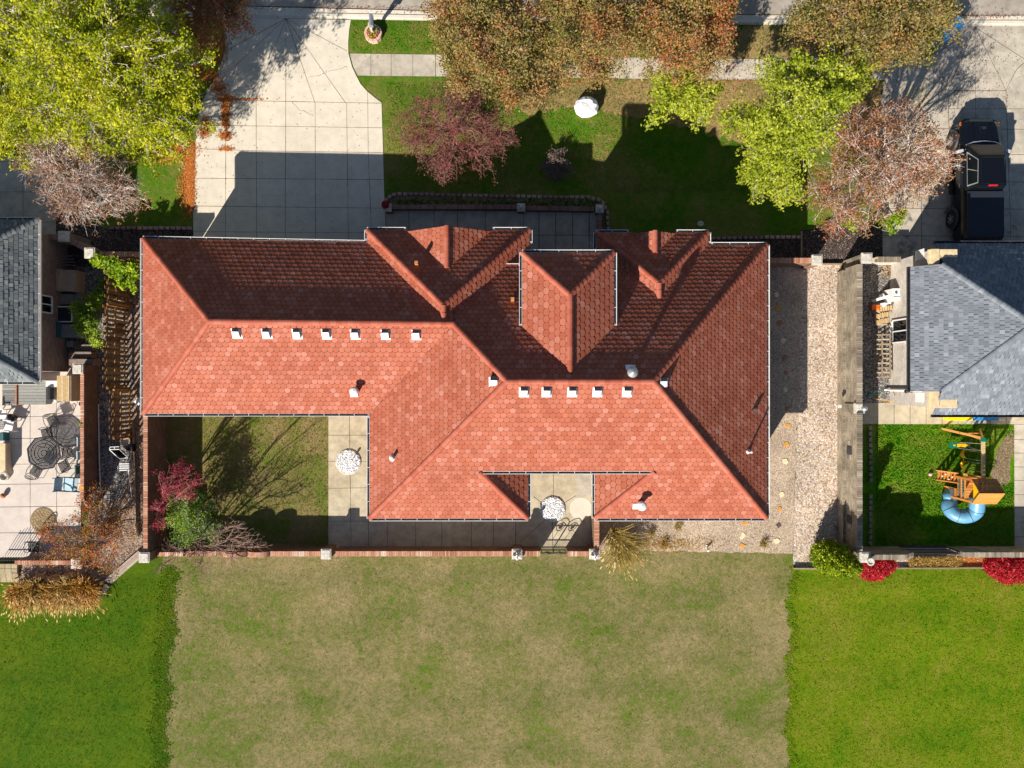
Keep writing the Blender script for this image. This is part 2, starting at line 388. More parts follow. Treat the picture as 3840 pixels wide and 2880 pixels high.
# ---------------------------------------------------------------- ground
def clip_poly(poly, a, b, c):
    """keep a*x+b*y<=c"""
    out = []
    n = len(poly)
    for i in range(n):
        p, q = poly[i], poly[(i + 1) % n]; dp, dq = a * p[0] + b * p[1] - c, a * q[0] + b * q[1] - c
        if dp <= 0: out.append(p)
        if dp * dq < 0:
            t = dp / (dp - dq); out.append((p[0] + t * (q[0] - p[0]), p[1] + t * (q[1] - p[1])))
    return out
def struct(name, polys, z, mats, joints=(), jw=.022, thick=None, kind='structure', label=None, wob=0.0):
    mb = MB()
    for po in polys:
        po = [G(*p) for p in po]
        if wob: po = ragged(po, wob)
        if thick: mb.prism(po, z - thick, z)
        else: mb.sheet(po, z)
    for (a, b) in joints:
        a = np.array(G(*a)); b = np.array(G(*b)); d = b - a; d /= np.linalg.norm(d); n = np.array([-d[1], d[0]])
        k = max(1, int(np.linalg.norm(b - a) / 1.2)); pts = [a + (b - a) * i / k for i in range(k + 1)]
        for i in range(k):
            w0 = jw * random.uniform(.35, .6)
            mb.sheet([pts[i] + n * w0, pts[i] - n * w0, pts[i + 1] - n * w0, pts[i + 1] + n * w0], z + .003, 1)
    return mb.obj(name, mats, kind=kind, label=label)
def ragged(po, amp):
    out = []
    n = len(po)
    for i in range(n):
        a = np.array(po[i]); b = np.array(po[(i + 1) % n]); Ld = np.linalg.norm(b - a); k = max(1, int(Ld / .25))
        for j in range(k):
            p = a + (b - a) * j / k
            if j: p = p + (RS.rand(2) - .5) * 2 * amp
            out.append(tuple(p))
    return out
def arc(cx, cy, rx, ry, a0, a1, n=12):
    return [(cx + rx * math.cos(R(a0 + (a1 - a0) * i / n)), cy + ry * math.sin(R(a0 + (a1 - a0) * i / n))) for i in range(n + 1)]

mb = MB(); mb.sheet([(-600, -600), (600, -600), (600, 600), (-600, 600)], -.03)
mb.obj('ground', M['lawn_f'], kind='structure')
Z1 = 0.0
struct('front_lawn', [[(-400, 40), (4240, 40), (4240, 1500), (-400, 1500)]], 0.0, M['lawn_f'], kind='structure')
struct('front_lawn', [[(1900, 296), (2150, 300), (3320, 300), (3310, 560), (2900, 560), (2420, 440), (2150, 400), (1960, 420)], [(2700, 95), (3420, 95), (3320, 228), (2700, 224)]], 0.004, M['lawn_f2'], kind='structure', wob=.25)
struct('back_lawn', [[(600, 2040), (2985, 2040), (2973, 2130), (2955, 3300), (585, 3300), (606, 2700), (618, 2450), (645, 2250)]], 0.008, M['lawn_c'], wob=.08)
struct('side_lawn_left', [[(-500, 2120), (700, 2060), (690, 2160), (640, 2300), (660, 2420), (640, 2600), (640, 2800), (610, 3300), (-500, 3300)]], 0.004, M['lawn_l'])
struct('side_lawn_right', [[(2940, 2120), (4400, 2120), (4400, 3300), (2940, 3300)]], 0.004, M['lawn_r'])
struct('courtyard_lawn', [[(600, 1495), (1245, 1495), (1240, 2070), (600, 2070)]], 0.004, M['lawn_y'])
struct('play_lawn', [[(3230, 1560), (3830, 1560), (3830, 2060), (3230, 2060)]], 0.004, M['lawn_p'])
struct('worn_dirt', [[(3800, 1612), (3768, 1632), (3735, 1695), (3712, 1765), (3722, 1812), (3765, 1828), (3790, 1800), (3788, 1730), (3802, 1680), (3800, 1640)]], 0.009, M['soil'], wob=.06)
# street
struct('street', [[(-500, -700), (4400, -700), (4400, 62), (2880, 54), (1600, 38), (960, 22), (-500, -10)]], 0.006, [M['street'], M['joint_dark']],
       [((1600 + 380 * i, -60), (1605 + 380 * i, 44)) for i in range(-1, 6)])
kj = [((u, 30 + (u - 960) * .018), (u, 66 + (u - 960) * .018)) for u in (1042, 1183, 1266, 1518, 2000, 2240, 2480, 2720, 3060, 3629)]
struct('kerb', [[(-500, -6), (960, 26), (1600, 42), (2880, 58), (4400, 62), (4400, 104), (2880, 94), (1600, 78), (960, 68), (-500, 40)]], 0.02, [M['conc'], M['joint_dark']], kj)
mb = MB()   # raised roll of the kerb
pts = [P(u, v, .03) for u, v in ((-500, 24), (960, 52), (1600, 64), (2880, 80), (4400, 86))]
for i in range(4): mb.bar(pts[i], pts[i + 1], .16, .05)
mb.obj('kerb_roll', M['conc'], kind='structure')
# left driveway
rt = [(1316, 76), (1310, 110), (1306, 160), (1307, 200), (1320, 250), (1335, 282), (1352, 315), (1377, 343), (1405, 366), (1431, 386), (1434, 480), (1437, 582), (1441, 720), (1448, 905)]
lf = [(726, 905), (724, 720), (733, 560), (738, 460), (760, 380), (790, 320), (816, 269), (838, 215), (846, 174), (842, 110), (828, 66)]
apex = (1073, 70)
J = [(apex, e) for e in ((960, 373), (1072, 382), (1181, 384), (1296, 386), (1303, 193), (880, 250), (850, 190))]
J += [((961, 376), (963, 905)), ((1072, 382), (1070, 905)), ((1182, 384), (1184, 905)), ((1300, 386), (1307, 905)), ((1379, 345), (1381, 560)), ((1381, 560), (1395, 905)), ((848, 378), (846, 905))]
J += [((745, 377), (960, 377)), ((960, 379), (1431, 388)), ((734, 470), (1434, 480)), ((734, 558), (960, 566)), ((960, 566), (1437, 573)), ((730, 669), (1440, 674)), ((724, 773), (1442, 781)), ((724, 869), (1445, 874))]
struct('driveway', [rt + lf], 0.024, [M['conc'], M['joint']], J)
def cracks(name, paths, m, z, w=.008):
    mb = MB(); rr = np.random.RandomState(3)
    for pa in paths:
        for i in range(len(pa) - 1):
            a = np.array(G(*pa[i])); b = np.array(G(*pa[i + 1])); n = max(2, int(np.linalg.norm(b - a) / .12)); d = (b - a) / np.linalg.norm(b - a); nn = np.array([-d[1], d[0]])
            pts = [a + (b - a) * k / n + nn * (rr.randn() * .025 if 0 < k < n else 0) for k in range(n + 1)]
            for k in range(n):
                q = w * rr.uniform(.4, 1.2); mb.sheet([pts[k] - nn * q, pts[k + 1] - nn * q, pts[k + 1] + nn * q, pts[k] + nn * q], z)
    return mb.obj(name, m, kind='structure')
cracks('driveway_crack', [[(1155, 294), (1215, 276), (1302, 250)], [(1096, 382), (1120, 410), (1175, 430)]], M['joint'], .0275)
cracks('driveway_crack', [[(3600, 350), (3640, 600), (3610, 760)], [(3820, 640), (3790, 700), (3800, 900)]], M['joint_dark'], .0275, .005)
mb = MB(); rr_ = np.random.RandomState(9)
for (u, v, r) in ((3340, 860, 40), (3400, 930, 45), (3740, 860, 30), (3720, 930, 35), (3560, 800, 30), (3400, 820, 25), (3470, 760, 22), (3800, 870, 24)):
    c = G(u, v); mb.sheet([(c[0] + r / 76.1 * rr_.uniform(.5, 1.2) * math.cos(a), c[1] + r / 76.1 * rr_.uniform(.5, 1.2) * math.sin(a)) for a in [k * .449 for k in range(14)]], .0265)
M['oil'] = NT('oil_stain'); _m = M['oil']; _tr = _m.n('ShaderNodeBsdfTransparent'); _mx = _m.n('ShaderNodeMixShader'); _m.b.inputs['Base Color'].default_value = (.04, .04, .04, 1)
_m.l(_m.math('MULTIPLY', _m.ramp(_m.noise(2.5, 6, .6), [(.45, (0, 0, 0)), (.65, (1, 1, 1))]), .45), _mx.inputs[0]); _m.l(_tr.outputs[0], _mx.inputs[1]); _m.l(_m.b.outputs[0], _mx.inputs[2]); _m.l(_mx.outputs[0], _m.out.inputs[0]); M['oil'] = _m.m
mb.obj('oil_stain', M['oil'], kind='structure')
# sidewalk
J = [((u, 201 + (u - 1310) * .013), (u, 284 + (u - 1310) * .011)) for u in (1391, 1467, 1548, 1633, 1712, 1792, 1872, 1950, 2030, 2110, 2190, 2270, 2350, 2430, 2510, 2590, 2671, 2752, 2831, 2911, 3004, 3085, 3165, 3245, 3318)]
struct('sidewalk', [[(1312, 201), (2880, 223), (3480, 226), (3500, 300), (2880, 301), (1920, 290), (1342, 284), (1325, 250)]], 0.018, [M['conc_grey'], M['joint_dark']], J)
# right driveway
J = [((3655, 103), e) for e in ((3482, 223), (3552, 342), (3656, 342), (3771, 340), (3860, 235))]
J += [((3482, 223), (3500, 268)), ((3500, 268), (3530, 306)), ((3530, 306), (3552, 342)), ((3441, 223), (3482, 223)), ((3553, 341), (3771, 341)), ((3553, 341), (3572, 905)), ((3656, 342), (3668, 905)), ((3771, 341), (3790, 905)), ((3553, 409), (3900, 409)), ((3503, 483), (3900, 486)), ((3480, 579), (3900, 581)), ((3460, 680), (3900, 683)), ((3309, 782), (3900, 785)), ((3309, 884), (3900, 888)), ((3455, 700), (3455, 960))]
J += [((3771, 341), (3790, 300)), ((3790, 300), (3812, 260)), ((3812, 260), (3840, 235))]
struct('driveway', [[(3580, 98), (3545, 150), (3510, 190), (3480, 223), (3320, 228), (3318, 300), (3304, 368), (3309, 500), (3309, 990), (4400, 1000), (4400, 104)]], 0.024, [M['conc_grey'], M['joint_dark']], J)
mb = MB(); mb.sheet(arc(*G(3435, 360), 48 / 76.1, 48 / 76.1, 0, 360, 36)[:-1], .029)
mb.obj('round_inlay', M['conc_tan'], kind='structure')
# entry walk, beds
J = [((u, 790), (u, 960)) for u in (1534, 1628, 1716, 1820, 1964, 2021, 2084, 2147, 2209)] + [((1447, 874), (1830, 874)), ((1950, 882), (2243, 882)), ((1445, 790), (1448, 960))]
struct('entry_walk', [[(1446, 788), (2243, 795), (2243, 1010), (1446, 960)]], 0.020, [M['conc_grey'], M['joint_dark']], J, jw=.03)
struct('planting_bed', [[(1462, 742), (1500, 735), (2225, 745), (2262, 765), (2268, 880), (2240, 880), (2240, 790), (1460, 775)]], 0.009, M['soil'])
struct('mulch_bed', [[(400, 860), (724, 860), (724, 1000), (200, 1000), (200, 800), (250, 790)], [(2650, 898), (3003, 893), (3003, 862), (3309, 840), (3309, 992), (2650, 992)]], 0.009, M['mulch'])
struct('side_yard_gravel', [[(195, 950), (600, 950), (600, 2080), (340, 2080), (340, 1400), (195, 1400)]], 0.006, M['gravel_grey'])
struct('side_yard_gravel', [[(430, 1000), (620, 1000), (620, 2078), (528, 2082), (400, 2170), (300, 2150), (420, 1960), (480, 1800), (505, 1500), (480, 1200)]], 0.012, M['gravel_brown'])
struct('shrub_bed', [[(60, 2095), (520, 2085), (400, 2180), (355, 2252), (230, 2262), (60, 2190)]], 0.014, M['gravel_brown'])
# left neighbour's driveway and patio
struct('driveway', [[(-400, 590), (210, 590), (210, 880), (-400, 880)]], 0.012, [M['conc_grey'], M['joint_dark']], [((0, 607 + 113 * i), (210, 607 + 113 * i)) for i in range(3)] + [((87, 590), (87, 880))])
J = [((114, 1440), (114, 2070)), ((213, 1500), (213, 2070))] + [((-60, v), (305, v - 4)) for v in (1564, 1646, 1742, 1817, 1902, 1999)] + [((230, 1481), (305, 1481))]
struct('patio', [[(-500, 1380), (304, 1380), (304, 2090), (-500, 2090)]], 0.016, [M['conc_pink'], M['joint_dark']], J)
struct('brick_path', [[(140, 1000), (256, 1000), (256, 1385), (140, 1385)]], 0.013, M['tan_wall'])
# main patio and courtyard
J = [((u, 1955), (u, 2052)) for u in (1382, 1454, 1559, 1657, 1768, 1850, 1934)] + [((1309, 1440), (1317, 2052)), ((1232, 1632), (1384, 1632)), ((1232, 1731), (1384, 1731)), ((1232, 1831), (1384, 1829)), ((1232, 1954), (1384, 1954)), ((2075, 1760), (2075, 1860)), ((2000, 1862), (2030, 1884)), ((2160, 1858), (2115, 1886)), ((2044, 1950), (1950, 2034)), ((2072, 1957), (2072, 2050)), ((2105, 1950), (2160, 2000))]
struct('back_patio', [[(1232, 1495), (1480, 1495), (1480, 1850), (1950, 1850), (1950, 1680), (2245, 1680), (2245, 2055), (1232, 2055)]], 0.020, [M['conc_tan'], M['joint_dark']], J)
mb = MB(); c = G(2178, 1907)
mb.sheet(arc(*c, 42 / 76.1, 42 / 76.1, 0, 360, 30)[:-1], .0245); mb.obj('pale_round_mark', M['conc'], kind='structure')
mb = MB(); mb.sheet([G(*p) for p in ((2163, 1766), (2222, 1766), (2222, 1858), (2163, 1858))], .0245); mb.sheet([G(*p) for p in ((2184, 1766), (2222, 1766), (2222, 1843), (2184, 1843))], .028)
mb.obj('hatch_pad', M['conc_grey'], kind='structure')
# right side
struct('decomposed_gravel', [[(2245, 1850), (2740, 1850), (2740, 985), (3010, 985), (3000, 1400), (2992, 1531), (2984, 1760), (2980, 1874), (2975, 2075), (2700, 2070), (2300, 2062), (2245, 2060)]], 0.013, M['gravel_fine'], wob=.05)
struct('gravel_path', [[(3004, 990), (3155, 990), (3150, 1400), (3140, 2062), (3900, 2060), (3900, 2128), (3300, 2130), (2973, 2130), (2980, 1874), (2992, 1531)]], 0.010, M['gravel'])
struct('side_gravel', [[(3230, 985), (3345, 985), (3345, 1515), (3230, 1515)]], 0.010, M['gravel_grey'])
J = [((3292 + 60 * i, 1512), (3292 + 60 * i, 1592)) for i in range(9)]
struct('path', [[(3232, 1512), (3900, 1505), (3900, 1590), (3232, 1590)]], 0.018, [M['conc_tan'], M['joint_dark']], J)
J = [((3802, v), (3950, v)) for v in (1591, 1648, 1699, 1751, 1802, 1855, 1904, 1960, 2012)]
struct('path', [[(3802, 1585), (3990, 1585), (3990, 2052), (3804, 2052)]], 0.021, [M['conc_grey'], M['joint_dark']], J)

# ---------------------------------------------------------------- roof tiles
def clip2(poly, reg):
    """Sutherland-Hodgman, both 2D; reg convex CCW"""
    out = poly
    for i in range(len(reg)):
        a = reg[i]; b = reg[(i + 1) % len(reg)]
        ex, ey = b[0] - a[0], b[1] - a[1]
        inp = out; out = []
        if not inp: return []
        for j in range(len(inp)):
            p = inp[j]; q = inp[(j + 1) % len(inp)]
            dp = ex * (p[1] - a[1]) - ey * (p[0] - a[0]); dq = ex * (q[1] - a[1]) - ey * (q[0] - a[0])
            if dp >= 0: out.append(p)
            if dp * dq < 0:
                t = dp / (dp - dq); out.append((p[0] + t * (q[0] - p[0]), p[1] + t * (q[1] - p[1])))
    return out
def roof_face(mb, pts, e=.225, w=.25, t=.025, scallop=True, gap=.008, under=1, lift=.0, ref=None, jit=.0):
    """cover a convex sloping polygon (3D) with real tiles; ref = downslope reference line start"""
    pts = [np.array(p, float) for p in pts]
    c = sum(pts) / len(pts); nrm = np.zeros(3)
    for i in range(len(pts)): nrm += np.cross(pts[i] - c, pts[(i + 1) % len(pts)] - c)
    nrm /= np.linalg.norm(nrm)
    if nrm[2] < 0: nrm = -nrm; pts = pts[::-1]
    d = np.array([0, 0, -1.0]); d -= nrm * np.dot(d, nrm); d /= np.linalg.norm(d)
    s = np.cross(d, nrm)         # s, d in plane
    o = np.array(ref, float) if ref is not None else min(pts, key=lambda p: p[2])
    to2 = lambda p: (float(np.dot(p - o, s)), float(-np.dot(p - o, d)))   # v up-slope
    reg = [to2(p) for p in pts]
    A = sum(reg[i][0] * reg[(i + 1) % len(reg)][1] - reg[(i + 1) % len(reg)][0] * reg[i][1] for i in range(len(reg)))
    if A < 0: reg = reg[::-1]
    ups = [r[1] for r in reg]; us = [r[0] for r in reg]
    to3 = lambda u, v, h: o + s * u - d * v + nrm * (h + lift)
    mb.add([to3(u, v, -.004) for u, v in reg], [tuple(range(len(reg)))] if np.dot(np.cross(to3(*reg[1], 0) - to3(*reg[0], 0), to3(*reg[2], 0) - to3(*reg[1], 0)), nrm) > 0 else [tuple(range(len(reg)))[::-1]], under)
    flip = np.dot(np.cross(s, -d), nrm) < 0
    k0 = math.floor(min(ups) / e) - 1; k1 = math.ceil(max(ups) / e) + 1; Lt = e * (1.62 if scallop else 1.03)
    for k in range(k0, k1):
        vb = k * e - .02
        off = (k % 2) * w / 2
        for j in range(math.floor((min(us) - w) / w), math.ceil((max(us) + w) / w) + 1):
            uc = j * w + off; hw = w / 2 - gap / 2
            if scallop:
                sh = [(uc - hw, vb + Lt), (uc - hw, vb + .42 * e)]
                for q in range(1, 6):
                    a = math.pi * q / 6
                    sh.append((uc - hw * math.cos(a), vb + .42 * e * (1 - math.sin(a) ** .8)))
                sh += [(uc + hw, vb + .42 * e), (uc + hw, vb + Lt)]
            else:
                hw = w / 2 - random.choice((.003, .003, .016, .024))
                sh = [(uc - hw, vb + Lt), (uc - hw, vb), (uc + hw, vb), (uc + hw, vb + Lt)]
            pl = clip2(sh, reg)
            if len(pl) < 3: continue
            tt = t * (random.uniform(.9, 1.1) if scallop else random.choice((.5, .6, 1.5)))
            hf = lambda v: tt * (vb + Lt - v) / Lt + .001
            ar = abs(sum(pl[i][0] * pl[(i + 1) % len(pl)][1] - pl[(i + 1) % len(pl)][0] * pl[i][1] for i in range(len(pl)))) / 2
            if ar < 2e-4: continue
            top = [to3(u, v, hf(v)) for u, v in pl]; n = len(pl)
            ow = .021 if scallop else .004
            cu, cv = uc, vb + .9 * e
            def outw(u, v):
                du, dv = u - cu, min(0, v - cv) * .6; q = math.hypot(du, dv) + 1e-6; return u + du / q * ow, v + dv / q * ow
            bot = [to3(*outw(u, v), max(-.003, hf(v) - tt * (.46 if scallop else .9))) for u, v in pl]
            tone = random.random()
            f = tuple(range(n))
            mb.add(top + bot, [f if not flip else f[::-1]], 0, tone)
            b = len(mb.v) - 2 * n
            for i in range(n):
                i2 = (i + 1) % n
                if min(pl[i][1], pl[i2][1]) > vb + .8 * e: continue
                mb.f.append([b + i, b + n + i, b + n + i2, b + i2] if not flip else [b + i2, b + n + i2, b + n + i, b + i]); mb.m.append(under if scallop else 0); mb.t.append(tone * .3)
def caps(mb, p0, p1, w=.25, seg=.24, h=.055, m=0, drop=.05):
    """overlapping half-round cap tiles along a hip or ridge, from low end p0 to high end p1"""
    p0 = np.array(p0, float); p1 = np.array(p1, float); d = p1 - p0; Ln = np.linalg.norm(d); d /= Ln
    a = np.cross(d, (0, 0, 1)); a /= np.linalg.norm(a); up = np.cross(a, d)
    n = max(1, int(Ln / seg)); sg = Ln / n
    for i in range(n):
        q0 = p0 + d * (i * sg - .02); q1 = p0 + d * (i * sg + sg * 1.12)
        vs = []; K = 6
        for (q, r, hh) in ((q0, w / 2 * 1.04, h + .016), (q1, w / 2 * .97, h - .004)):
            for j in range(K + 1):
                th = math.pi * j / K
                vs.append(q + a * r * math.cos(th) + up * (hh * math.sin(th) - drop * (1 - math.sin(th))))
        fs = [(j, j + 1, K + 2 + j, K + 1 + j) for j in range(K)]
        fs.append(tuple(range(K + 1))[::-1])
        mb.add(vs, fs, m, random.random())
def gutter(p0, p1, side, parent, name='gutter', w=.105, d=.11, endticks=True, sp=.66, mats=None):
    """open gutter with hangers. side = outward unit vector (x,y)"""
    mb = MB(); p0 = np.array(p0, float); p1 = np.array(p1, float); o = np.array([side[0], side[1], 0.0]); D = p1 - p0; Ln = np.linalg.norm(D); D /= Ln
    z = np.array([0, 0, 1.0])
    def slab(a, b, c0, c1, m):  # a,b offsets along o ; c0,c1 z
        vs = [p + o * x + z * y for p in (p0, p1) for (x, y) in ((a, c0), (b, c0), (b, c1), (a, c1))]
        mb.add(vs, [(0, 1, 2, 3), (7, 6, 5, 4), (0, 4, 5, 1), (1, 5, 6, 2), (2, 6, 7, 3), (3, 7, 4, 0)], m)
    slab(0, .012, -d, .0, 0); slab(w, w + .016, -d, .012, 0); slab(.012, w, -d - .01, -d + .004, 1)
    n = max(1, int(Ln / sp))
    for i in range(n + 1):
        q = p0 + D * min(max(i * Ln / n, .05), Ln - .05)
        mb.bar(q + o * .0 + z * -.004, q + o * (w + .005) + z * -.004, .02, .012, 0)
    for q in (p0, p1): mb.bar(q - z * d * .5, q + o * w - z * d * .5, .012, d, 0)
    return mb.obj(name, mats or [M['white'], M['gutter_in']], parent)
def sub(mb, name, mats, part, **kw): return mb.obj(name, mats, part, **kw)
M['stack'] = plain('stack_tan', L(178, 122, 70), .8, 0, .1)
# ---------------------------------------------------------------- main house
EZ = 3.3
HS = thing('brick_house', (-2, 0, 0), 'long brick house under steep hipped terracotta scallop tile roofs, centre of the picture', 'house')
wl = MB()
WT = 3.30
wl.bx(-16.0, -.85, 0, -2.5, 5.95, WT)
wl.bx(-5.9, -3.3, 0, .5, 5.0, WT + .004); wl.bx(4.0, -3.3, 0, 10.9, 5.70, WT + .002); wl.bx(.4, -3.3, 0, 4.1, 4.6, WT + .006)
wl.bx(-5.9, -5.55, 0, .26, -3.2, WT - .002); wl.bx(4.15, -5.55, 0, 10.9, -3.2, WT - .004)
wl.bx(-6.0, 5.5, 0, .33, 6.42, WT - .006); wl.bx(4.22, 5.5, 0, 8.3, 6.32, WT - .008)
wl.bx(.85, 2.6, 0, 3.8, 5.02, 5.45)
wl.bx(-1.2, -3.28, WT, 5.2, -3.0, 4.45)
# gable fronts
HW = wl.obj('wall', M['brick_r'], HS)
def win(mbw, part, x0, x1, z0, z1, y, facing):
    pass
def facade_window(parent, c, wd, ht, nrm, name='window', panes=2, frame=None):
    """window standing 3 mm proud of a wall; c centre, nrm (x,y)"""
    n = np.array([nrm[0], nrm[1], 0.0]); a = np.array([-n[1], n[0], 0.0]); z = np.array([0, 0, 1.0]); c = np.array(c, float)
    f = MB()
    fw = .07
    for s in (-1, 1):
        f.bar(c + a * s * (wd / 2 - fw / 2) - z * ht / 2 + n * .03, c + a * s * (wd / 2 - fw / 2) + z * ht / 2 + n * .03, fw, .06)
        f.bar(c + z * s * (ht / 2 - fw / 2) - a * wd / 2 + n * .035, c + z * s * (ht / 2 - fw / 2) + a * wd / 2 + n * .035, .06, fw)
    for i in range(1, panes):
        q = c + a * (-wd / 2 + wd * i / panes) + n * .032
        f.bar(q - z * ht / 2, q + z * ht / 2, .05, .05)
    o = f.obj(name, frame or M['white'], parent)
    g = MB(); vs = [c + a * sx * wd / 2 + z * sz * ht / 2 + n * .012 for sx, sz in ((-1, -1), (1, -1), (1, 1), (-1, 1))]
    vs += [v - n * .008 for v in vs]
    g.add(vs, [(0, 1, 2, 3), (7, 6, 5, 4), (0, 4, 5, 1), (1, 5, 6, 2), (2, 6, 7, 3), (3, 7, 4, 0)]); g.obj('pane', M['glass'], o)
    return o
for x in (-3.4, -1.4): facade_window(HS, (x, -5.55, 1.6), 1.1, 1.5, (0, -1))
for x in (6.0, 8.6): facade_window(HS, (x, -5.55, 1.6), 1.1, 1.5, (0, -1))
for x in (-12.5, -9.5): facade_window(HS, (x, -.85, 1.6), 1.2, 1.3, (0, -1))
facade_window(HS, (10.9, 2.0, 1.6), 1.0, 1.2, (1, 0)); facade_window(HS, (-16.0, 2.0, 1.6), 1.0, 1.2, (-1, 0))
for x in (-14.2, -11.3):
    g = MB(); g.bx(x - 1.25, 5.94, 0.02, x + 1.25, 5.99, 2.3)
    for i in range(5): g.bx(x - 1.2, 5.98, .06 + i * .45, x + 1.2, 6.0, .42 + i * .45)
    g.obj('garage_door', M['white'], HS)
g = MB(); g.bx(1.8, 4.99, .02, 2.9, 5.06, 2.2); g.obj('front_door', M['stucco'], HS)
g = MB(); g.bx(2.0, -3.35, .02, 3.9, -3.28, 2.2); g.obj('patio_door', M['glass'], HS)

RD = 2.49   # y of garage ridge right end
rp = MB()
ref_n = (0, 6.3, EZ); 
A1 = (-16.45, 6.47, EZ); A2 = (-16.45, -1.30, EZ); AP = (-12.52, 2.60, 5.625); RE = (-2.434, 2.49, 5.60)
RL = (-.2, .10, 6.952); RR = (5.59, .10, 6.952)
mNE = (11.364, 6.20, EZ); mSE = (11.364, -5.985, EZ); mSW = (-6.342, -5.985, EZ); vG = (-6.342, -1.30, EZ)
def zN(y): return 6.952 - .6 * (y - .10)
roof_face(rp, [A1, AP, RE, (-2.434, 6.26, EZ)], ref=A1)                                  # garage north
roof_face(rp, [A2, vG, RE, AP], ref=A2)                                                   # garage south
roof_face(rp, [A1, A2, AP], ref=A1)                                                       # garage west
xe = lambda y: 11.364 - 5.774 * (6.20 - y) / 6.10
roof_face(rp, [RL, RR, (xe(5.13), 5.13, zN(5.13)), (-2.434, 5.13, zN(5.13)), (-2.434, 2.49, zN(2.49))], ref=(0, 6.19, EZ))
roof_face(rp, [(3.78, 5.13, zN(5.13)), (xe(5.13), 5.13, zN(5.13)), (11.364, 6.19, zN(6.19)), (3.78, 6.19, zN(6.19))], ref=(0, 6.19, EZ))
roof_face(rp, [(-2.434, 5.13, zN(5.13)), (.773, 5.13, zN(5.13)), (.773, 6.19, zN(6.19)), (-2.434, 6.19, zN(6.19))], ref=(0, 6.19, EZ))
roof_face(rp, [mNE, mSE, RR], ref=mSE)                                                    # east
roof_face(rp, [RL, RE, vG, mSW], ref=mSW)                                                 # west
zS = lambda y: 6.952 + .6 * (y - .10)
yM = -3.72; zM = zS(yM)
wx = lambda y: -6.342 + (y + 5.985) * 6.142 / 6.085; ex = lambda y: 11.364 - (y + 5.985) * 5.774 / 6.085
roof_face(rp, [RL, RR, (ex(yM), yM, zM), (wx(yM), yM, zM)], ref=mSW)
roof_face(rp, [(wx(yM), yM, zM), (-1.40, yM, zM), (.70, -5.985, EZ), mSW], ref=mSW)
roof_face(rp, [(6.1, yM, zM), (ex(yM), yM, zM), mSE, (3.71, -5.985, EZ)], ref=mSW)
roof_face(rp, [(.70, -5.985, EZ), (.70, -3.4, EZ), (-1.40, -3.4, zM), (-1.40, yM, zM)], ref=(.7, -5.985, EZ), w=.285, e=.25)
roof_face(rp, [(3.71, -5.985, EZ), (3.71, -3.4, EZ), (6.1, -3.4, zM), (6.1, yM, zM)], ref=(3.71, -5.985, EZ), w=.285, e=.25)
# projecting hips on the street side
bz = EZ + .6 * 3.61
B = dict(nw=(-6.45, 6.86, EZ), ne=(.773, 6.86, EZ), ap=(-2.84, 3.25, bz), re=(-2.84, 2.60, bz))
roof_face(rp, [B['nw'], B['ne'], B['ap']], lift=.004)
roof_face(rp, [B['nw'], B['ap'], B['re'], (-6.45, 6.27, EZ)], lift=.004)
roof_face(rp, [B['ne'], (.773, 6.17, EZ), B['re'], B['ap']], lift=.004)
cz = EZ + .6 * 2.48
D_ = dict(nw=(3.78, 6.75, EZ), ne=(8.745, 6.75, EZ), ap=(6.262, 4.27, cz), re=(6.262, 3.66, cz))
roof_face(rp, [D_['nw'], D_['ne'], D_['ap']], lift=.004)
roof_face(rp, [D_['nw'], D_['ap'], D_['re'], (3.78, 6.16, EZ)], lift=.004)
roof_face(rp, [D_['ne'], (8.745, 6.16, EZ), D_['re'], D_['ap']], lift=.004)
ROOF = rp.obj('roof', [M['tile'], M['under']], HS)
cp = MB()
up = lambda p, h=.03: (p[0], p[1], p[2] + h)
for a, b in ((A1, AP), (A2, AP), (AP, RE), (RE, RL), (RL, RR), (mNE, RR), (mSE, RR), (mSW, RL), ((.70, -5.985, EZ), (-1.36, -3.78, zM - .03)), ((3.71, -5.985, EZ), (6.06, -3.78, zM - .03)),
             (B['nw'], B['ap']), (B['ne'], B['ap']), (B['ap'], B['re']), (D_['nw'], D_['ap']), (D_['ne'], D_['ap']), (D_['ap'], D_['re'])):
    cp = MB(); caps(cp, up(a), up(b)); sub(cp, 'ridge_cap', M['cap'], ROOF)
# tower over the entry
tz = 5.6; tr = tz + .6 * 1.88
tp = MB()
tf = [(.44, 5.42, tz), (4.20, 5.42, tz), (2.32, 3.54, tr), (2.32, .47, tr), (.44, 2.35, tz), (4.20, 2.35, tz)]
big = dict(w=.285, e=.25)
roof_face(tp, [tf[0], tf[1], tf[2]], **big); roof_face(tp, [tf[0], tf[2], tf[3], tf[4]], **big); roof_face(tp, [tf[1], tf[5], tf[3], tf[2]], **big)
TR = tp.obj('tower_roof', [M['tile'], M['under']], HS)
for a in (tf[0], tf[1], tf[3]):
    cp = MB(); caps(cp, up(a), up(tf[2])); sub(cp, 'ridge_cap', M['cap'], TR)
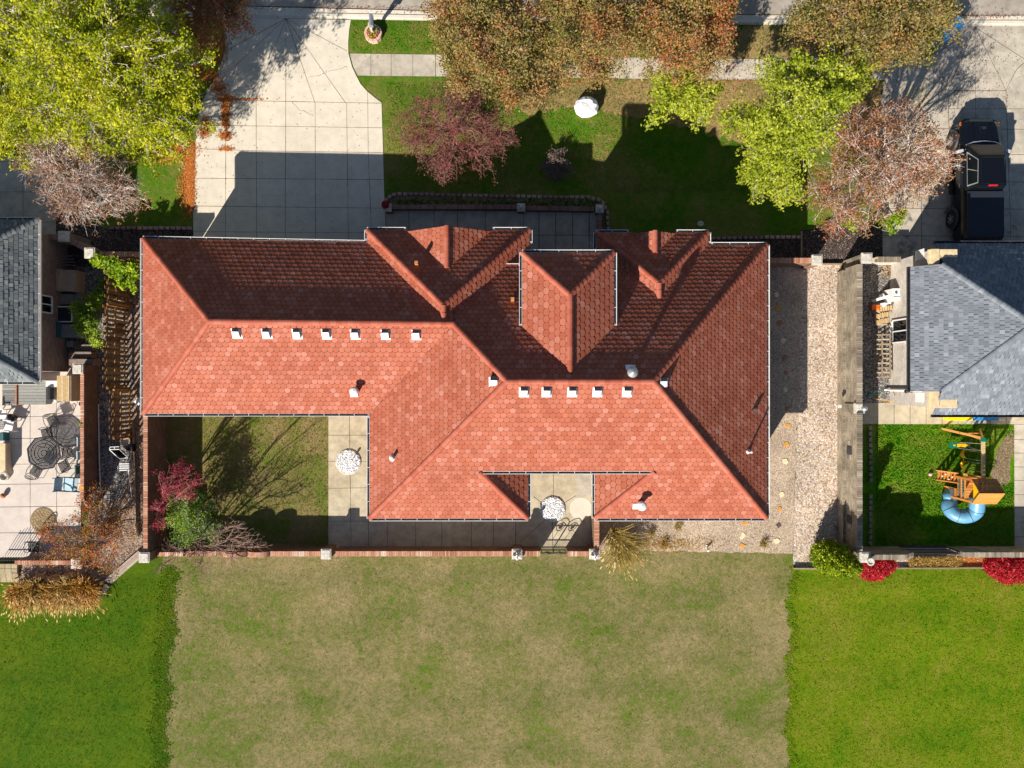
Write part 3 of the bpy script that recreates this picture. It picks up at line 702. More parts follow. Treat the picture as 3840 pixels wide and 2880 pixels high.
# two little gables on the projecting hips
for gx, hw, yf, zb, planeN, lab in ((-2.80, 1.83, 6.80, 3.36, (6.86, EZ), 'large'), (6.262, .98, 6.70, 3.36, (6.75, EZ), 'small')):
    zt = zb + .6 * hw; yb = planeN[0] - (zt - planeN[1]) / .6
    yb0 = planeN[0] - (zb - planeN[1]) / .6 - .02
    gp = MB(); roof_face(gp, [(gx - hw, yb0, zb), (gx - hw, yf, zb), (gx, yf, zt), (gx, yb, zt)]) if yf > yb0 + .02 else roof_face(gp, [(gx - hw, yf, zb), (gx, yf, zt), (gx, yb, zt)])
    roof_face(gp, [(gx + hw, yb0, zb), (gx, yb, zt), (gx, yf, zt), (gx + hw, yf, zb)]) if yf > yb0 + .02 else roof_face(gp, [(gx + hw, yf, zb), (gx, yb, zt), (gx, yf, zt)])
    g = gp.obj('gable_roof', [M['tile'], M['under']], HS)
    cp = MB(); caps(cp, (gx, yb + .1, zt + .03), (gx, yf - .02, zt + .03)); sub(cp, 'ridge_cap', M['cap'], g)
    wf = MB(); y0 = yf - .3
    wf.add([(gx - hw + .1, y0, zb - .1), (gx + hw - .1, y0, zb - .1), (gx, y0, zt - .1), (gx - hw + .1, y0 + .12, zb - .1), (gx + hw - .1, y0 + .12, zb - .1), (gx, y0 + .12, zt - .1)],
           [(0, 1, 2), (5, 4, 3), (0, 3, 4, 1), (1, 4, 5, 2), (2, 5, 3, 0)])
    wf.obj('gable_front', M['brick_r'], HS)
# gutters
zg = EZ - .01
gutter((-16.47, 6.49, zg), (-6.58, 6.30, zg), (0, 1), HS); gutter((-16.47, 6.5, zg), (-16.47, -1.32, zg), (-1, 0), HS); gutter((-16.47, -1.32, zg), (-6.37, -1.32, zg), (0, -1), HS)
gutter((-6.36, -1.45, zg), (-6.36, -6.0, zg), (-1, 0), HS); gutter((-6.36, -6.0, zg), (.72, -6.0, zg), (0, -1), HS); gutter((.72, -6.0, zg), (.72, -3.75, zg), (1, 0), HS)
gutter((3.69, -6.0, zg), (3.69, -3.75, zg), (-1, 0), HS); gutter((3.69, -6.0, zg), (11.38, -6.0, zg), (0, -1), HS); gutter((11.38, -6.0, zg), (11.38, 6.21, zg), (1, 0), HS)
gutter((8.9, 6.21, zg), (11.38, 6.21, zg), (0, 1), HS); gutter((8.76, 6.3, zg), (8.76, 6.77, zg), (1, 0), HS); gutter((7.35, 6.77, zg), (8.78, 6.77, zg), (0, 1), HS); gutter((3.76, 6.77, zg), (5.2, 6.77, zg), (0, 1), HS)
gutter((-6.47, 6.88, zg), (-4.75, 6.88, zg), (0, 1), HS); gutter((-.85, 6.88, zg), (.79, 6.88, zg), (0, 1), HS); gutter((.79, 6.3, zg), (.79, 6.88, zg), (1, 0), HS); gutter((-6.47, 6.42, zg), (-6.47, 6.88, zg), (-1, 0), HS)
gutter((3.76, 6.77, zg), (3.76, 5.3, zg), (-1, 0), HS)
gutter((-1.5, yM - .01, zM - .01), (6.15, yM - .01, zM - .01), (0, -1), HS)
gutter((.42, 5.44, tz - .01), (4.22, 5.44, tz - .01), (0, 1), HS); gutter((.42, 5.44, tz - .01), (.42, 2.42, tz - .01), (-1, 0), HS); gutter((4.22, 5.44, tz - .01), (4.22, 2.42, tz - .01), (1, 0), HS)
gutter((-.75, 5.15, zN(5.13)), (.36, 5.15, zN(5.13)), (0, 1), HS); gutter((4.3, 5.15, zN(5.13)), (4.6, 5.15, zN(5.13)), (0, 1), HS)
# soffits
sf = MB()
for x0, x1, y0, y1 in ((-16.45, -6.4, 5.9, 6.45), (-16.45, -6.4, -1.3, -.8), (-16.45, -15.95, -.8, 5.9), (-6.34, .7, -5.98, -5.5), (3.71, 11.36, -5.98, -5.5), (10.85, 11.36, -5.5, 6.15), (-6.34, -5.85, -5.5, -1.3), (.2, .7, -5.5, -3.3), (3.71, 4.2, -5.5, -3.3), (4.3, 11.3, 5.6, 6.18)):
    sf.bx(x0, y0, EZ - .12, x1, y1, EZ - .09)
sf.obj('soffit', M['white'], HS)

# vents and pipes on the roof (sub-parts of the roof)
pS = (np.array([0, .10, 6.98]), np.array([0, -.6, 1.0])); pGS = (np.array([0, 2.55, 5.65]), np.array([0, -.6, 1.0]))
pN = (np.array([0, .10, 6.98]), np.array([0, .6, 1.0])); pE = (np.array([5.59, 0, 6.98]), np.array([.633, 0, 1.0])); pW = (np.array([-.2, 0, 6.98]), np.array([-.595, 0, 1.0]))
pBN = (np.array([0, 6.86, EZ + .03]), np.array([0, .6, 1.0]))
def box_vent(u, v, pl, flip=1):
    p = onplane(u, v, *pl); mb = MB(); x, y, z = p; s = .138
    mb.box((x, y - .02, z - .02), (.40, .46, .02), m=0, tilt=('x', math.atan(.6)))
    # hood: shade on the top and back painted in dark grey, sloping front plain metal
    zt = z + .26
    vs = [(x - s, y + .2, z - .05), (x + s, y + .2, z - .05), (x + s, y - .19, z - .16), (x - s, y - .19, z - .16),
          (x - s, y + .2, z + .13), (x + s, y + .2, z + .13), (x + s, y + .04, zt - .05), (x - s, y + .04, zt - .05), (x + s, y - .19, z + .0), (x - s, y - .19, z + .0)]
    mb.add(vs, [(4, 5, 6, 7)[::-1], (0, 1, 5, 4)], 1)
    mb.add(vs, [(3, 2, 1, 0), (7, 6, 8, 9)[::-1], (9, 8, 2, 3)[::-1], (0, 4, 7, 9, 3), (1, 2, 8, 6, 5)])
    sub(mb, 'roof_vent', [M['vent'], M['gutter_in']], ROOF)
for u in (887, 1000, 1114, 1224, 1332, 1446, 1561): box_vent(u, 1249 + (u - 887) * .008, pGS)
for u in (1965, 2050, 2146, 2241, 2352): box_vent(u, 1469, pS)
box_vent(1852, 1430, pW); box_vent(2486, 1434, pE)
def pipe(u, v, pl, h=.5, r=.06, m='pipe', cap=0, flash=True):
    p = onplane(u, v, *pl); mb = MB(); x, y, z = p
    if flash: mb.lathe((x, y, z - .05), [(r * 2.6, -.05), (r * 2.4, .03), (r * 1.2, .14)], 12)
    mb.tube([(x, y, z - .1), (x, y, z + h)], r, 10)
    if cap: mb.lathe((x, y, z + h), [(cap, .0), (cap, .08), (cap * .7, .14), (.02, .17)], 16)
    sub(mb, 'vent_pipe', M[m], ROOF)
def elbow(u, v, pl, h=.45, r=.12):
    p = onplane(u, v, *pl); mb = MB(); x, y, z = p
    mb.tube([(x, y, z - .1), (x, y, z + h)], r, 14); mb.lathe((x, y, z + h), [(r * 1.6, 0), (r * 1.6, .07), (r * 1.1, .13), (.02, .16)], 16)
    mb.box((x - .12, y - .12, z - .03), (.34, .3, .03), tilt=('x', math.atan(.6)))
    sub(mb, 'flue', M['white'], ROOF)
elbow(1337, 1467, pGS); pipe(1473, 1717, pW, .35, .07, cap=0); elbow(2398, 1889, pS, .55, .13)
pipe(2804, 1693, pE, .5, .05); pipe(2826, 1541, pE, .16, .11, 'stucco', flash=False)
p = onplane(2366, 1396, *pN); mb = MB(); mb.tube([(p[0], p[1], p[2] - .1), (p[0], p[1], p[2] + .38)], .10, 14); mb.lathe((p[0], p[1], p[2] + .38), [(.2, 0), (.22, .05), (.2, .1), (.12, .2), (.02, .24)], 20)
mb.box((p[0], p[1] + .2, p[2] - .08), (.4, .22, .03), tilt=('x', -math.atan(.6))); sub(mb, 'turbine_vent', M['steel'], ROOF)
for (u, v, pl) in ((1565, 990, pBN), (1922, 1125, pN)):
    p = onplane(u, v, *pl); mb = MB(); mb.bx(p[0] - .07, p[1] - .07, p[2] - .2, p[0] + .07, p[1] + .07, p[2] + .40); sub(mb, 'square_stack', M['stack'], ROOF)
# downspout and light on the left side
mb = MB(); q = P(523, 1505, .3); mb.blob((q[0], q[1], .25), (.2, .22, .2), 1, .3, seed=4); mb.obj('splash_stone', M['boulder'], None, loc=(q[0], q[1], 0), label='small white rock at the foot of the left side of the red roofed house', cat='rock')

# ---------------------------------------------------------------- grey house, right
GR = thing('brick_house', (22, 2.4, 0), 'pale brick house with blue grey shingle hip roof beside the play yard', 'house')
g = MB()
g.bx(18.6, -1.02, 0, 36, 5.95, 3.0); g.obj('wall', M['brick_g'], GR)
rz = 5.5; gN = 6.33; gS = -1.38; gx = 17.95
gp = MB(); apx = gx + 3.75; my = (gN + gS) / 2
zNg = lambda y: 3.0 + (gN - y) * .65
def gface(mb, pts, **k): roof_face(mb, pts, e=.185, w=.20, t=.016, scallop=False, gap=.004, **k)
# corners cut back where the brick corner piers rise
hx = lambda y: gx + (gN - y) * 3.75 / 3.855; hs = lambda y: gx + (y - gS) * 3.75 / 3.855
yc1, yc2 = 5.285, -.33
gface(gp, [(gx, yc1, 3.0), (gx, yc2, 3.0), (hs(yc2), yc2, 3.0 + .65 * (yc2 - gS)), (apx, my, rz), (hx(yc1), yc1, zNg(yc1))], ref=(gx, 0, 3.0))
gface(gp, [(19.05, gN, 3.0), (19.05, hx and (gN - (19.05 - gx) * 3.855 / 3.75), zNg(gN - (19.05 - gx) * 3.855 / 3.75)), (apx, my, rz), (34, my, rz), (34, gN, 3.0)], ref=(gx, gN, 3.0))
gface(gp, [(18.93, gS, 3.0), (34, gS, 3.0), (34, my, rz), (apx, my, rz), (18.93, gS + (18.93 - gx) * 3.855 / 3.75, 3.0 + .65 * (18.93 - gx) * 3.855 / 3.75)], ref=(gx, gS, 3.0))
GRR = gp.obj('roof', [M['asph'], M['asph_d']], GR)
kw = dict(w=.26, seg=.2, h=.04)
for a, b in (((hx(yc1), yc1, zNg(yc1) + .02), (apx, my, rz + .02)), ((hs(yc2), yc2, 3.02 + .65 * (yc2 - gS)), (apx, my, rz + .02)), ((apx, my, rz + .02), (34, my, rz + .02))):
    cp = MB(); caps(cp, a, b, **kw); sub(cp, 'ridge_cap', M['asph'], GRR)
drk = [M['dark'], M['gutter_in']]
gutter((gx, yc1, 2.99), (gx, yc2, 2.99), (-1, 0), GR, w=.10, mats=drk); gutter((19.05, gN, 2.99), (34, gN, 2.99), (0, 1), GR, mats=[M['gutter_in'], M['dark']]); gutter((18.93, gS, 2.99), (34, gS, 2.99), (0, -1), GR, mats=drk)
# corner piers with sloping beige copings
for sy, yo, (yr0, yr1) in ((1, 5.95, (5.05, 5.95)), (-1, -1.02, (-1.02, -.12))):
    pr = MB(); pr.bx(18.597, yr0, 0, 18.95, yr1 + .003 * 1, 3.25)
    y0 = yo - .003 if sy > 0 else yo; pr.bx(18.95, min(yo, yo - sy * .30), 2.4, 19.75, max(yo, yo - sy * .30) + .002, 3.25)
    o = pr.obj('corner_pier', M['brick_g'], GR)
    cc = MB(); ym = (yr0 + yr1) / 2
    cc.bx(18.56, yr0 - .05, 3.25, 18.64, yr1 + .04, 3.37); cc.bx(18.642, yr0 - .04, 3.25, 19.0, yr1 + .05, 3.43)
    yy = yo - sy * .15; cc.box((19.42, yy, 3.36), (.78, .40, .2), taper=.9)
    sub(cc, 'coping', M['beige'], o)
    bl = MB(); q = P(*((3475, 955) if sy > 0 else (3469, 1490)), 2.6); bl.bx(18.585, q[1] - .22, 2.25, 18.60, q[1] + .22, 2.95); sub(bl, 'blank_panel', M['white'], o)
wv = facade_window(GR, (18.597, 2.54, .98), 1.15, 1.40, (-1, 0), panes=2)
mb = MB(); mb.tube([(18.5, 5.9, .1), (18.5, 5.9, 2.9)], .04, 6)
mb = MB(); q = P(3418, 1500, 1.9); mb.tube([(18.6, -.35, 2.0), (18.42, -.35, 1.95)], .05, 8); mb.lathe((18.38, -.35, 1.8), [(.05, 0), (.09, .05), (.06, .2), (.01, .24)], 10); mb.obj('wall_lamp', M['dark'], GR)
mb = MB(); mb.tube([(18.50, -.30, 2.95), (18.50, -.30, .15), (18.3, -.28, .08)], .05, 6); mb.obj('downspout', M['white'], GR)

# ---------------------------------------------------------------- grey house, left
GL = thing('brick_house', (-23, 4, 0), 'brick house with green grey shingle roof at the left edge', 'house')
g = MB(); g.bx(-34, .6, 0, -21.87, 7.0, 3.0); g.obj('wall', M['tan_wall'], GL)
lx = -21.37; lN = 7.40; lS = .10; lm = (lN + lS) / 2; lr = 3.0 + .68 * (lN - lS) / 2; la = lx - 4.9
gp = MB()
gface(gp, [(lx, lN, 3.0), (lx, lS, 3.0), (la, lm, lr)], ref=(lx, lS, 3.0)); gface(gp, [(lx, lN, 3.0), (la, lm, lr), (-33, lm, lr), (-33, lN, 3.0)], ref=(lx, lN, 3.0)); gface(gp, [(lx, lS, 3.0), (-33, lS, 3.0), (-33, lm, lr), (la, lm, lr)], ref=(lx, lS, 3.0))
GLR = gp.obj('roof', [M['asph_g'], M['asph_d']], GL)
for a in ((lx, lN, 3.02), (lx, lS, 3.02), (-33, lm, lr + .02)):
    cp = MB(); caps(cp, a, (la, lm, lr + .02), **kw); sub(cp, 'ridge_cap', M['asph_g'], GLR)
gutter((lx, lN, 2.99), (lx, lS, 2.99), (1, 0), GL); gutter((-33, lN, 2.99), (lx, lN, 2.99), (0, 1), GL); gutter((-33, lS, 2.99), (lx, lS, 2.99), (0, -1), GL)
facade_window(GL, (-21.87, (1440 - 1140) / 2664 * 33.2, 1.75), .85, 1.0, (1, 0), panes=2)
# ---------------------------------------------------------------- walls, piers
def cap_run(mb, x0, y0, x1, y1, z, wd, bw=.085, bh=.06, z1=None):
    a = np.array([x0, y0], float); b = np.array([x1, y1], float); d = b - a; Ln = np.linalg.norm(d); d /= Ln; rz = math.atan2(d[1], d[0])
    z1 = z if z1 is None else z1
    n = max(1, int(Ln / bw)); s = Ln / n; pn = 0
    for i in range(n):
        q = a + d * (i + .5) * s; zz = z + (z1 - z) * (i + .5) / n
        pn = .8 * pn + .2 * random.uniform(-1, 1) * 1.6
        mb.box((q[0], q[1], zz), (s * .86, wd + random.uniform(-.008, .008), bh), rz, 0, min(1, max(0, .5 + pn * .5 + random.uniform(-.3, .3))))
def brick_wall(label, runs, piers=(), mat='brick_r', cap='brick_cap', stone='stone', thick=.24, base=None, group=None, name='brick_wall', cat='wall', capw=.24, pw=.40, humps=()):
    x0, y0 = runs[0][0], runs[0][1]
    t = thing(name, (x0, y0, 0), label, cat, group)
    b = MB(); c = MB()
    for i, r in enumerate(runs):
        xa, ya, xb, yb, h = r[:5]; h1 = r[5] if len(r) > 5 else h
        a = np.array([xa, ya]); bb = np.array([xb, yb]); d = bb - a; Ln = np.linalg.norm(d); d /= Ln; n = np.array([-d[1], d[0]]) * thick / 2
        e = .0015 * i
        vs = [(*(a - n), 0), (*(bb - n), 0), (*(bb + n), 0), (*(a + n), 0), (*(a - n), h + e), (*(bb - n), h1 + e), (*(bb + n), h1 + e), (*(a + n), h + e)]
        b.add(vs, [(3, 2, 1, 0), (4, 5, 6, 7), (0, 1, 5, 4), (1, 2, 6, 5), (2, 3, 7, 6), (3, 0, 4, 7)])
        cap_run(c, xa, ya, xb, yb, h + .032 + e, capw, z1=h1 + .032 + e)
    for (hx_, hr, hh) in humps:
        n_ = 10; pr = [(hx_ + hr * math.cos(math.pi * k / n_), runs[0][4] + hh * math.sin(math.pi * k / n_)) for k in range(n_ + 1)]
        for k in range(n_): c.bar((pr[k][0], runs[0][1], pr[k][1] + .03), (pr[k + 1][0], runs[0][1], pr[k + 1][1] + .03), capw, .06, 0, .4 + .3 * random.random())
        m_ = len(pr); vs = [(p[0], runs[0][1] + q, p[1]) for q in (-thick / 2, thick / 2) for p in pr]; b.add(vs, [tuple(range(m_)), tuple(range(m_, 2 * m_))[::-1]])
    b.obj('wall', M[mat], t); c.obj('cap', M[cap], t)
    for (px, py, h) in piers:
        p = MB(); p.box((px, py, h / 2), (pw, pw, h)); o = p.obj('pier', M[mat], t)
        s = MB(); s.box((px, py, h + .045), (pw + .09, pw + .09, .09)); s.box((px, py, h + .105), (pw - .02, pw - .02, .03)); s.obj('pier_cap', M[stone], o)
    return t
by = -8.12
brick_wall('low red brick garden wall along the back lawn, left of the iron gate', [(-15.6, by, -11.9, by, .98), (-11.9, by, -9.0, by, .98), (-9.0, by, -8.86, by, .98), (-8.5, by, .02, by, .96), (.45, by, 1.35, by, .96)],
           [(-8.85, by + .02, 1.12), (.235, by + .02, 1.12)], humps=((-13.25, .58, .24), (-12.1, .5, .24)))
brick_wall('short piece of red brick garden wall right of the iron gate with a return to the house', [(2.66, by, 3.72, by, .98), (4.02, by + .25, 4.02, -5.6, 1.22)], [(3.92, by + .02, 1.12)])
brick_wall('tall red brick wall closing the left side of the courtyard', [(-17.09, -7.9, -17.09, -1.4, 1.82), (-16.85, by + .03, -15.62, by + .03, 1.2)], [(-17.1, by + .05, 1.9)], capw=.2, thick=.2)
brick_wall('red brick wall running from the left corner of the red roofed house to a stone capped pier', [(-19.5, 6.12, -16.01, 6.12, 1.45)], [(-19.72, 6.12, 1.75)])
t = brick_wall('angled brick wall with two stone caps beside the grey house on the left', [(-20.75, 6.72, -19.95, 6.3, 1.5), (-21.86, 6.95, -21.15, 6.95, 1.4)], [(-20.95, 6.9, 1.75)], mat='tan_wall', cap='brick_cap_d')
brick_wall('short red brick wall right of the red roofed house ending in a stone capped pier', [(11.0, 5.87, 14.2, 5.87, 1.2)], [(14.42, 5.86, 1.35)])
brick_wall('low brick wall of the left neighbour patio with dark brown outer face', [(-20.47, .75, -20.47, -5.5, 1.12), (-20.47, -5.5, -20.47, -6.0, 1.12, .55)], [(-20.55, .72, 1.3)], cap='brick_cap', capw=.17, thick=.16, mat='brick_r')
brick_wall('low red brick wall behind the golden grasses, bottom left', [(-23.8, -8.55, -20.95, -8.55, .95)], [(-20.75, -8.55, 1.1)], capw=.2, thick=.2)
# front planter wall
brick_wall('very low brick wall edging the entry walk behind the planting bed', [(-6.0, 8.63, .25, 8.63, .34), (.62, 8.58, 4.0, 8.53, .34), (4.27, 8.35, 4.27, 7.3, .34)], [(-6.02, 8.52, .62), (.44, 8.53, .62), (4.24, 8.47, .62)], cap='brick_cap_d', pw=.30, capw=.22, thick=.2)
# grey wall round the play yard
t = brick_wall('tall weathered grey brick wall along the gravel path, left of the play yard', [(16.26, 5.6, 16.26, -.95, 1.74), (16.26, -1.35, 16.26, -7.9, 1.74), (16.45, -8.1, 18.4, -8.1, 1.74), (18.4, -8.1, 19.0, -8.1, 1.74, 1.28)],
               [(16.52, 5.86, 1.86), (16.3, -1.14, 1.6), (16.5, -8.1, 1.74)], mat='brick_w', cap='brick_cap_g', thick=.22, capw=.24)
pl = MB(); pl.bx(16.02, -7.95, 0, 16.15, 5.5, .62); pl.obj('plinth', M['brick_w'], t)
for v in (1687, 1945):
    y = (1440 - v) / 76.1 * .975; o = MB(); o.bx(16.135, y - .2, .75, 16.149, y + .2, 1.25, 0); o.obj('vent_opening', M['dark'], t)
    q = MB()
    for k in (-1, 1):
        for j in range(3): q.bx(16.137, y + k * .34 - .11, .8 + j * .13, 16.146, y + k * .34 + .11, .9 + j * .13)
    q.obj('pale_brick_patch', M['brick_cap_g'], t)
brick_wall('low grey brick wall at the far right of the play yard', [(21.4, -8.1, 27, -8.1, 1.28)], [], mat='brick_w', cap='brick_cap_g', thick=.22, capw=.24)
brick_wall('short grey brick wall joined to the left front corner of the blue grey roofed house', [(17.35, 5.95, 18.59, 5.95, 1.0)], [], mat='brick_g', cap='brick_cap_g', thick=.2, capw=.26)
mb = MB()
for i in range(30): mb.bx(19.05 + i * .078, -8.13, .06, 19.05 + i * .078 + .05, -8.09, 1.12)
mb.bx(19.0, -8.15, .25, 21.38, -8.12, .34); mb.bx(19.0, -8.15, .85, 21.38, -8.12, .94)
mb.bx(19.0, -8.45, .0, 21.4, -7.93, .03); mb.obj('gate', M['dark'], loc=(20.2, -8.1, 0), label='dark boarded gate between the grey walls behind the red shrubs', cat='gate')  # the flat slab darkens the ground along the gate
mb = MB(); mb.bar((16.75, 5.85, .95), (17.3, 5.98, .95), .06, .9); mb.obj('gate', M['wood_pale'], loc=(17, 5.9, 0), label='narrow pale wooden gate beside the grey corner pier', cat='gate')
# timber edging
def timbers(lab, pts, z=.09, w=.14, n=2, m='timber', z0=0):
    mb = MB()
    for i in range(len(pts) - 1):
        a = P(*pts[i], z); b = P(*pts[i + 1], z)
        for k in range(n):
            d = b - a; nn = np.array([-d[1], d[0], 0]); nn /= np.linalg.norm(nn)
            mb.bar(a + nn * w * (k - .5 * (n - 1)) * 1.08 - (0, 0, .05 * k), b + nn * w * (k - .5 * (n - 1)) * 1.08 - (0, 0, .05 * k), w, .18)
    return mb.obj('timber_edging', M[m], loc=P(*pts[0]), label=lab, cat='edging')
timbers('pale weathered timbers slanting down to the golden grasses', [(530, 2074), (470, 2125), (405, 2182)], n=3, w=.11)
timbers('curved pale stone edge under the golden grasses', [(405, 2195), (375, 2235), (335, 2258)], n=1, w=.2)
timbers('grey timber edging along the foot of the right side beds', [(2975, 2131), (3100, 2131), (3360, 2130), (3850, 2128)], n=1, w=.07, m='wood_grey')
timbers('thin timber edging across the dark mulch beside the gravel path', [(3072, 991), (3155, 991)], n=1, w=.07, m='wood_grey')
timbers('short upright line of grey edging at the end of the pink blocks', [(3004, 868), (3004, 965)], n=1, w=.06, m='wood_grey')
timbers('long thin brown edging strip in the gravel left of the courtyard', [(500, 1580), (508, 1760), (511, 1960), (518, 2010)], n=1, w=.05, m='wood_grey')
mb = MB(); mb.tube([P(369, 1516, .08), P(372, 1700, .08), P(377, 1850, .08)], .03, 6); mb.obj('pipe', M['white'], loc=P(372, 1700), label='long white pipe lying along the foot of the brown brick wall', cat='pipe')

# edging blocks
def edge_blocks(lab, pts, group, m='block', step=.262, size=(.235, .16, .12)):
    """pts in photo px; one block object, then copies"""
    W = [np.array(P(*p)[:2]) for p in pts]; seg = []; 
    tot = sum(np.linalg.norm(W[i + 1] - W[i]) for i in range(len(W) - 1)); n = int(tot / step); base = None
    for k in range(n):
        s = (k + .5) * tot / n; i = 0
        while s > np.linalg.norm(W[i + 1] - W[i]): s -= np.linalg.norm(W[i + 1] - W[i]); i += 1
        d = (W[i + 1] - W[i]); d /= np.linalg.norm(d); q = W[i] + d * s; a = math.atan2(d[1], d[0]) + random.uniform(-.06, .06)
        if base is None or k % 5 == 0:
            mb = MB(); x, y, z = size; j = lambda: random.uniform(-.012, .012); T = random.random()
            xs = x / 2; ys = y / 2
            lo = [(-xs * .8 + j(), -ys), (xs * .8 + j(), -ys), (xs, ys), (-xs, ys)]
            vs = [(p[0], p[1], 0) for p in lo] + [(p[0] * .93 + j(), p[1] * .9 + j(), z) for p in lo]
            mb.add(vs, [(3, 2, 1, 0), (4, 5, 6, 7), (0, 1, 5, 4), (1, 2, 6, 5), (2, 3, 7, 6), (3, 0, 4, 7)], 0, T)
            o = mb.obj('edging_block', M[m]); base = o
        else:
            o = base.copy(); C.objects.link(o)
        o.location = (q[0] + random.uniform(-.01, .01), q[1] + random.uniform(-.01, .01), .01); o.rotation_euler = (0, 0, a)
        props(o, lab, 'edging block', group)
edge_blocks('pinkish block in the edging curving round the front planting bed', [(1445, 762), (1452, 746), (1470, 733), (1500, 728), (1900, 737), (2200, 741), (2240, 748), (2264, 764), (2277, 800), (2281, 868)], 'pink edging blocks round the front planting bed')
edge_blocks('pinkish block in the short straight row left of the left driveway', [(415, 856), (724, 856)], 'pink edging blocks left of the driveway')
edge_blocks('pinkish block in the straight row before the right part of the red roofed house', [(2662, 894), (3004, 889)], 'pink edging blocks before the right wing')
edge_blocks('grey block in the row along the left edge of the play lawn', [(3260, 1594), (3262, 1810)], 'grey edging blocks of the play lawn', 'block_g')
edge_blocks('grey block in the row along the left edge of the play lawn', [(3262, 1850), (3260, 2046)], 'grey edging blocks of the play lawn', 'block_g')

# flagstones
def flag(u, v, rx, ry, m, lab, n=6, rot=0):
    rr = np.random.RandomState(int(u)); x, y = G(u, v); poly = []
    for i in range(n):
        a = 2 * math.pi * (i + rr.uniform(-.25, .25)) / n + rot; poly.append((x + rx / 76.1 * math.cos(a) * rr.uniform(.85, 1.15), y + ry / 76.1 * math.sin(a) * rr.uniform(.85, 1.15)))
    mb = MB(); c = (x, y); top = [(c[0] + (p[0] - c[0]) * .92, c[1] + (p[1] - c[1]) * .92) for p in poly]
    if sum(poly[i][0] * poly[(i + 1) % n][1] - poly[(i + 1) % n][0] * poly[i][1] for i in range(n)) < 0: poly = poly[::-1]; top = top[::-1]
    mb.add([(*p, 0) for p in poly] + [(*p, .035) for p in top], [tuple(range(n, 2 * n))] + [(i, (i + 1) % n, n + (i + 1) % n, n + i) for i in range(n)])
    mb.obj('stepping_stone', M[m], loc=(x, y, 0.01), label=lab, cat='stepping stone', group='flagstones of the path right of the house')
for a in ((2917, 1158, 13, 13, 'flag1', 'orange flagstone, second from the top, in the shade right of the house', 5), (2923, 1212, 13, 13, 'flag3', 'rust square flagstone in the shade, third from the top'), (2937, 1280, 14, 14, 'flag2', 'cream flagstone in the shade below the rust one', 4),
          (2942, 1340, 13, 12, 'flag3', 'rust flagstone in the shade level with the grey house window'), (2947, 1397, 12, 11, 'flag3', 'small rust flagstone in the shade above the pale grey one', 4), (2944, 1461, 11, 11, 'flag2', 'small pale grey flagstone near the end of the shade', 5),
          (2952, 1530, 9, 12, 'flag3', 'narrow rust flagstone at the edge of the house shadow', 5), (2952, 1595, 10, 12, 'flag1', 'upper of two round orange flagstones in the sun'), (2948, 1666, 11, 11, 'flag1', 'lower of two round orange flagstones in the sun', 7),
          (2944, 1730, 13, 12, 'flag2', 'cream flagstone level with the upper wall opening', 5), (2931, 1853, 9, 12, 'flag2', 'pale flagstone with tan edge above the small round yellow one', 6), (2923, 1909, 9, 11, 'flag1', 'small round yellow flagstone between pale and brown ones', 7),
          (2919, 1969, 11, 13, 'stucco', 'brown flagstone near the lower right corner of the house', 4), (2912, 2028, 12, 12, 'flag2', 'cream rounded flagstone at the lower end of the path', 7), (2795, 1961, 15, 9, 'flag1', 'orange flagstone right at the back gutter of the house', 5),
          (2785, 2010, 13, 16, 'flag2', 'pale pointed flagstone behind the house', 4), (2784, 2045, 14, 9, 'flag1', 'orange rectangular flagstone at the back lawn edge', 4), (2911, 1105, 12, 11, 'flag2', 'dull cream flagstone at the top of the shaded path', 5)):
    flag(*a)

# stones and small things
mb = MB(); x, y = G(2197, 412)
mb.blob((x, y + .03, .28), (.62, .50, .50), 1, .07, seed=33); mb.obj('boulder', M['boulder'], loc=(x, y, 0), label='large white boulder on the front lawn', cat='boulder')
for i, (u, v, a, b, lab) in enumerate(((158, 2160, .30, .16, 'left one of three tan field boulders behind the golden grass'), (208, 2168, .42, .20, 'biggest, middle one of three tan field boulders behind the golden grass'), (263, 2158, .30, .16, 'right one of three tan field boulders behind the golden grass'), (37, 2215, .16, .10, 'small cream stone at the left tip of the golden grass'))):
    mb = MB(); x, y = G(u, v); mb.blob((x, y, .12), (a, b, .24 if i < 3 else .1), 2, .25, seed=i + 3); mb.obj('boulder', M['rock' if i < 3 else 'flag2'], loc=(x, y, 0), label=lab, cat='boulder')
def white_ring(u, v, r, lab, dark=0):
    x, y = G(u, v); mb = MB(); R0 = r / 76.1
    mb.lathe((x, y, 0), [(R0 + .02, 0.02), (R0 + .02, .05), (R0 - .03, .07), (R0 - .05, .05)], 40, 0)
    mb.f.pop(); mb.m.pop(); mb.t.pop()
    o = mb.obj('rock_ring', M['stone'], loc=(x, y, 0), label=lab, cat='rock bed')
    s = MB(); rr = np.random.RandomState(int(u))
    s.lathe((x, y, 0), [(R0 - .03, .02), (R0 - .03, .055), (.02, .07)], 30, 0)
    for k in range(420):
        a = rr.rand() * 6.283; q = R0 * .93 * math.sqrt(rr.rand()); z = rr.uniform(.02, .04)
        s.box((x + q * math.cos(a), y + q * math.sin(a), .075), (rr.uniform(.03, .07), rr.uniform(.03, .06), z), rr.rand() * 3, 0, tilt=('x', rr.uniform(-.5, .5)))
    s.obj('white_stones', M['white_rock'], o, kind='stuff')
white_ring(1307, 1732, 46, 'round bed of white stones on the left walk')
white_ring(2072, 1909, 47, 'round bed of white stones in the courtyard by the gate')
x, y = G(1324, 1722); mb = MB(); mb.tube([(x - .05, y - .1, .06), (x, y, .3)], .02, 6); mb.lathe((x, y, .28), [(.05, 0), (.06, .1), (.02, .14)], 10); mb.obj('garden_light', M['pipe'], loc=(x, y, 0), label='small grey garden spotlight standing on the left round bed of white stones', cat='lamp')

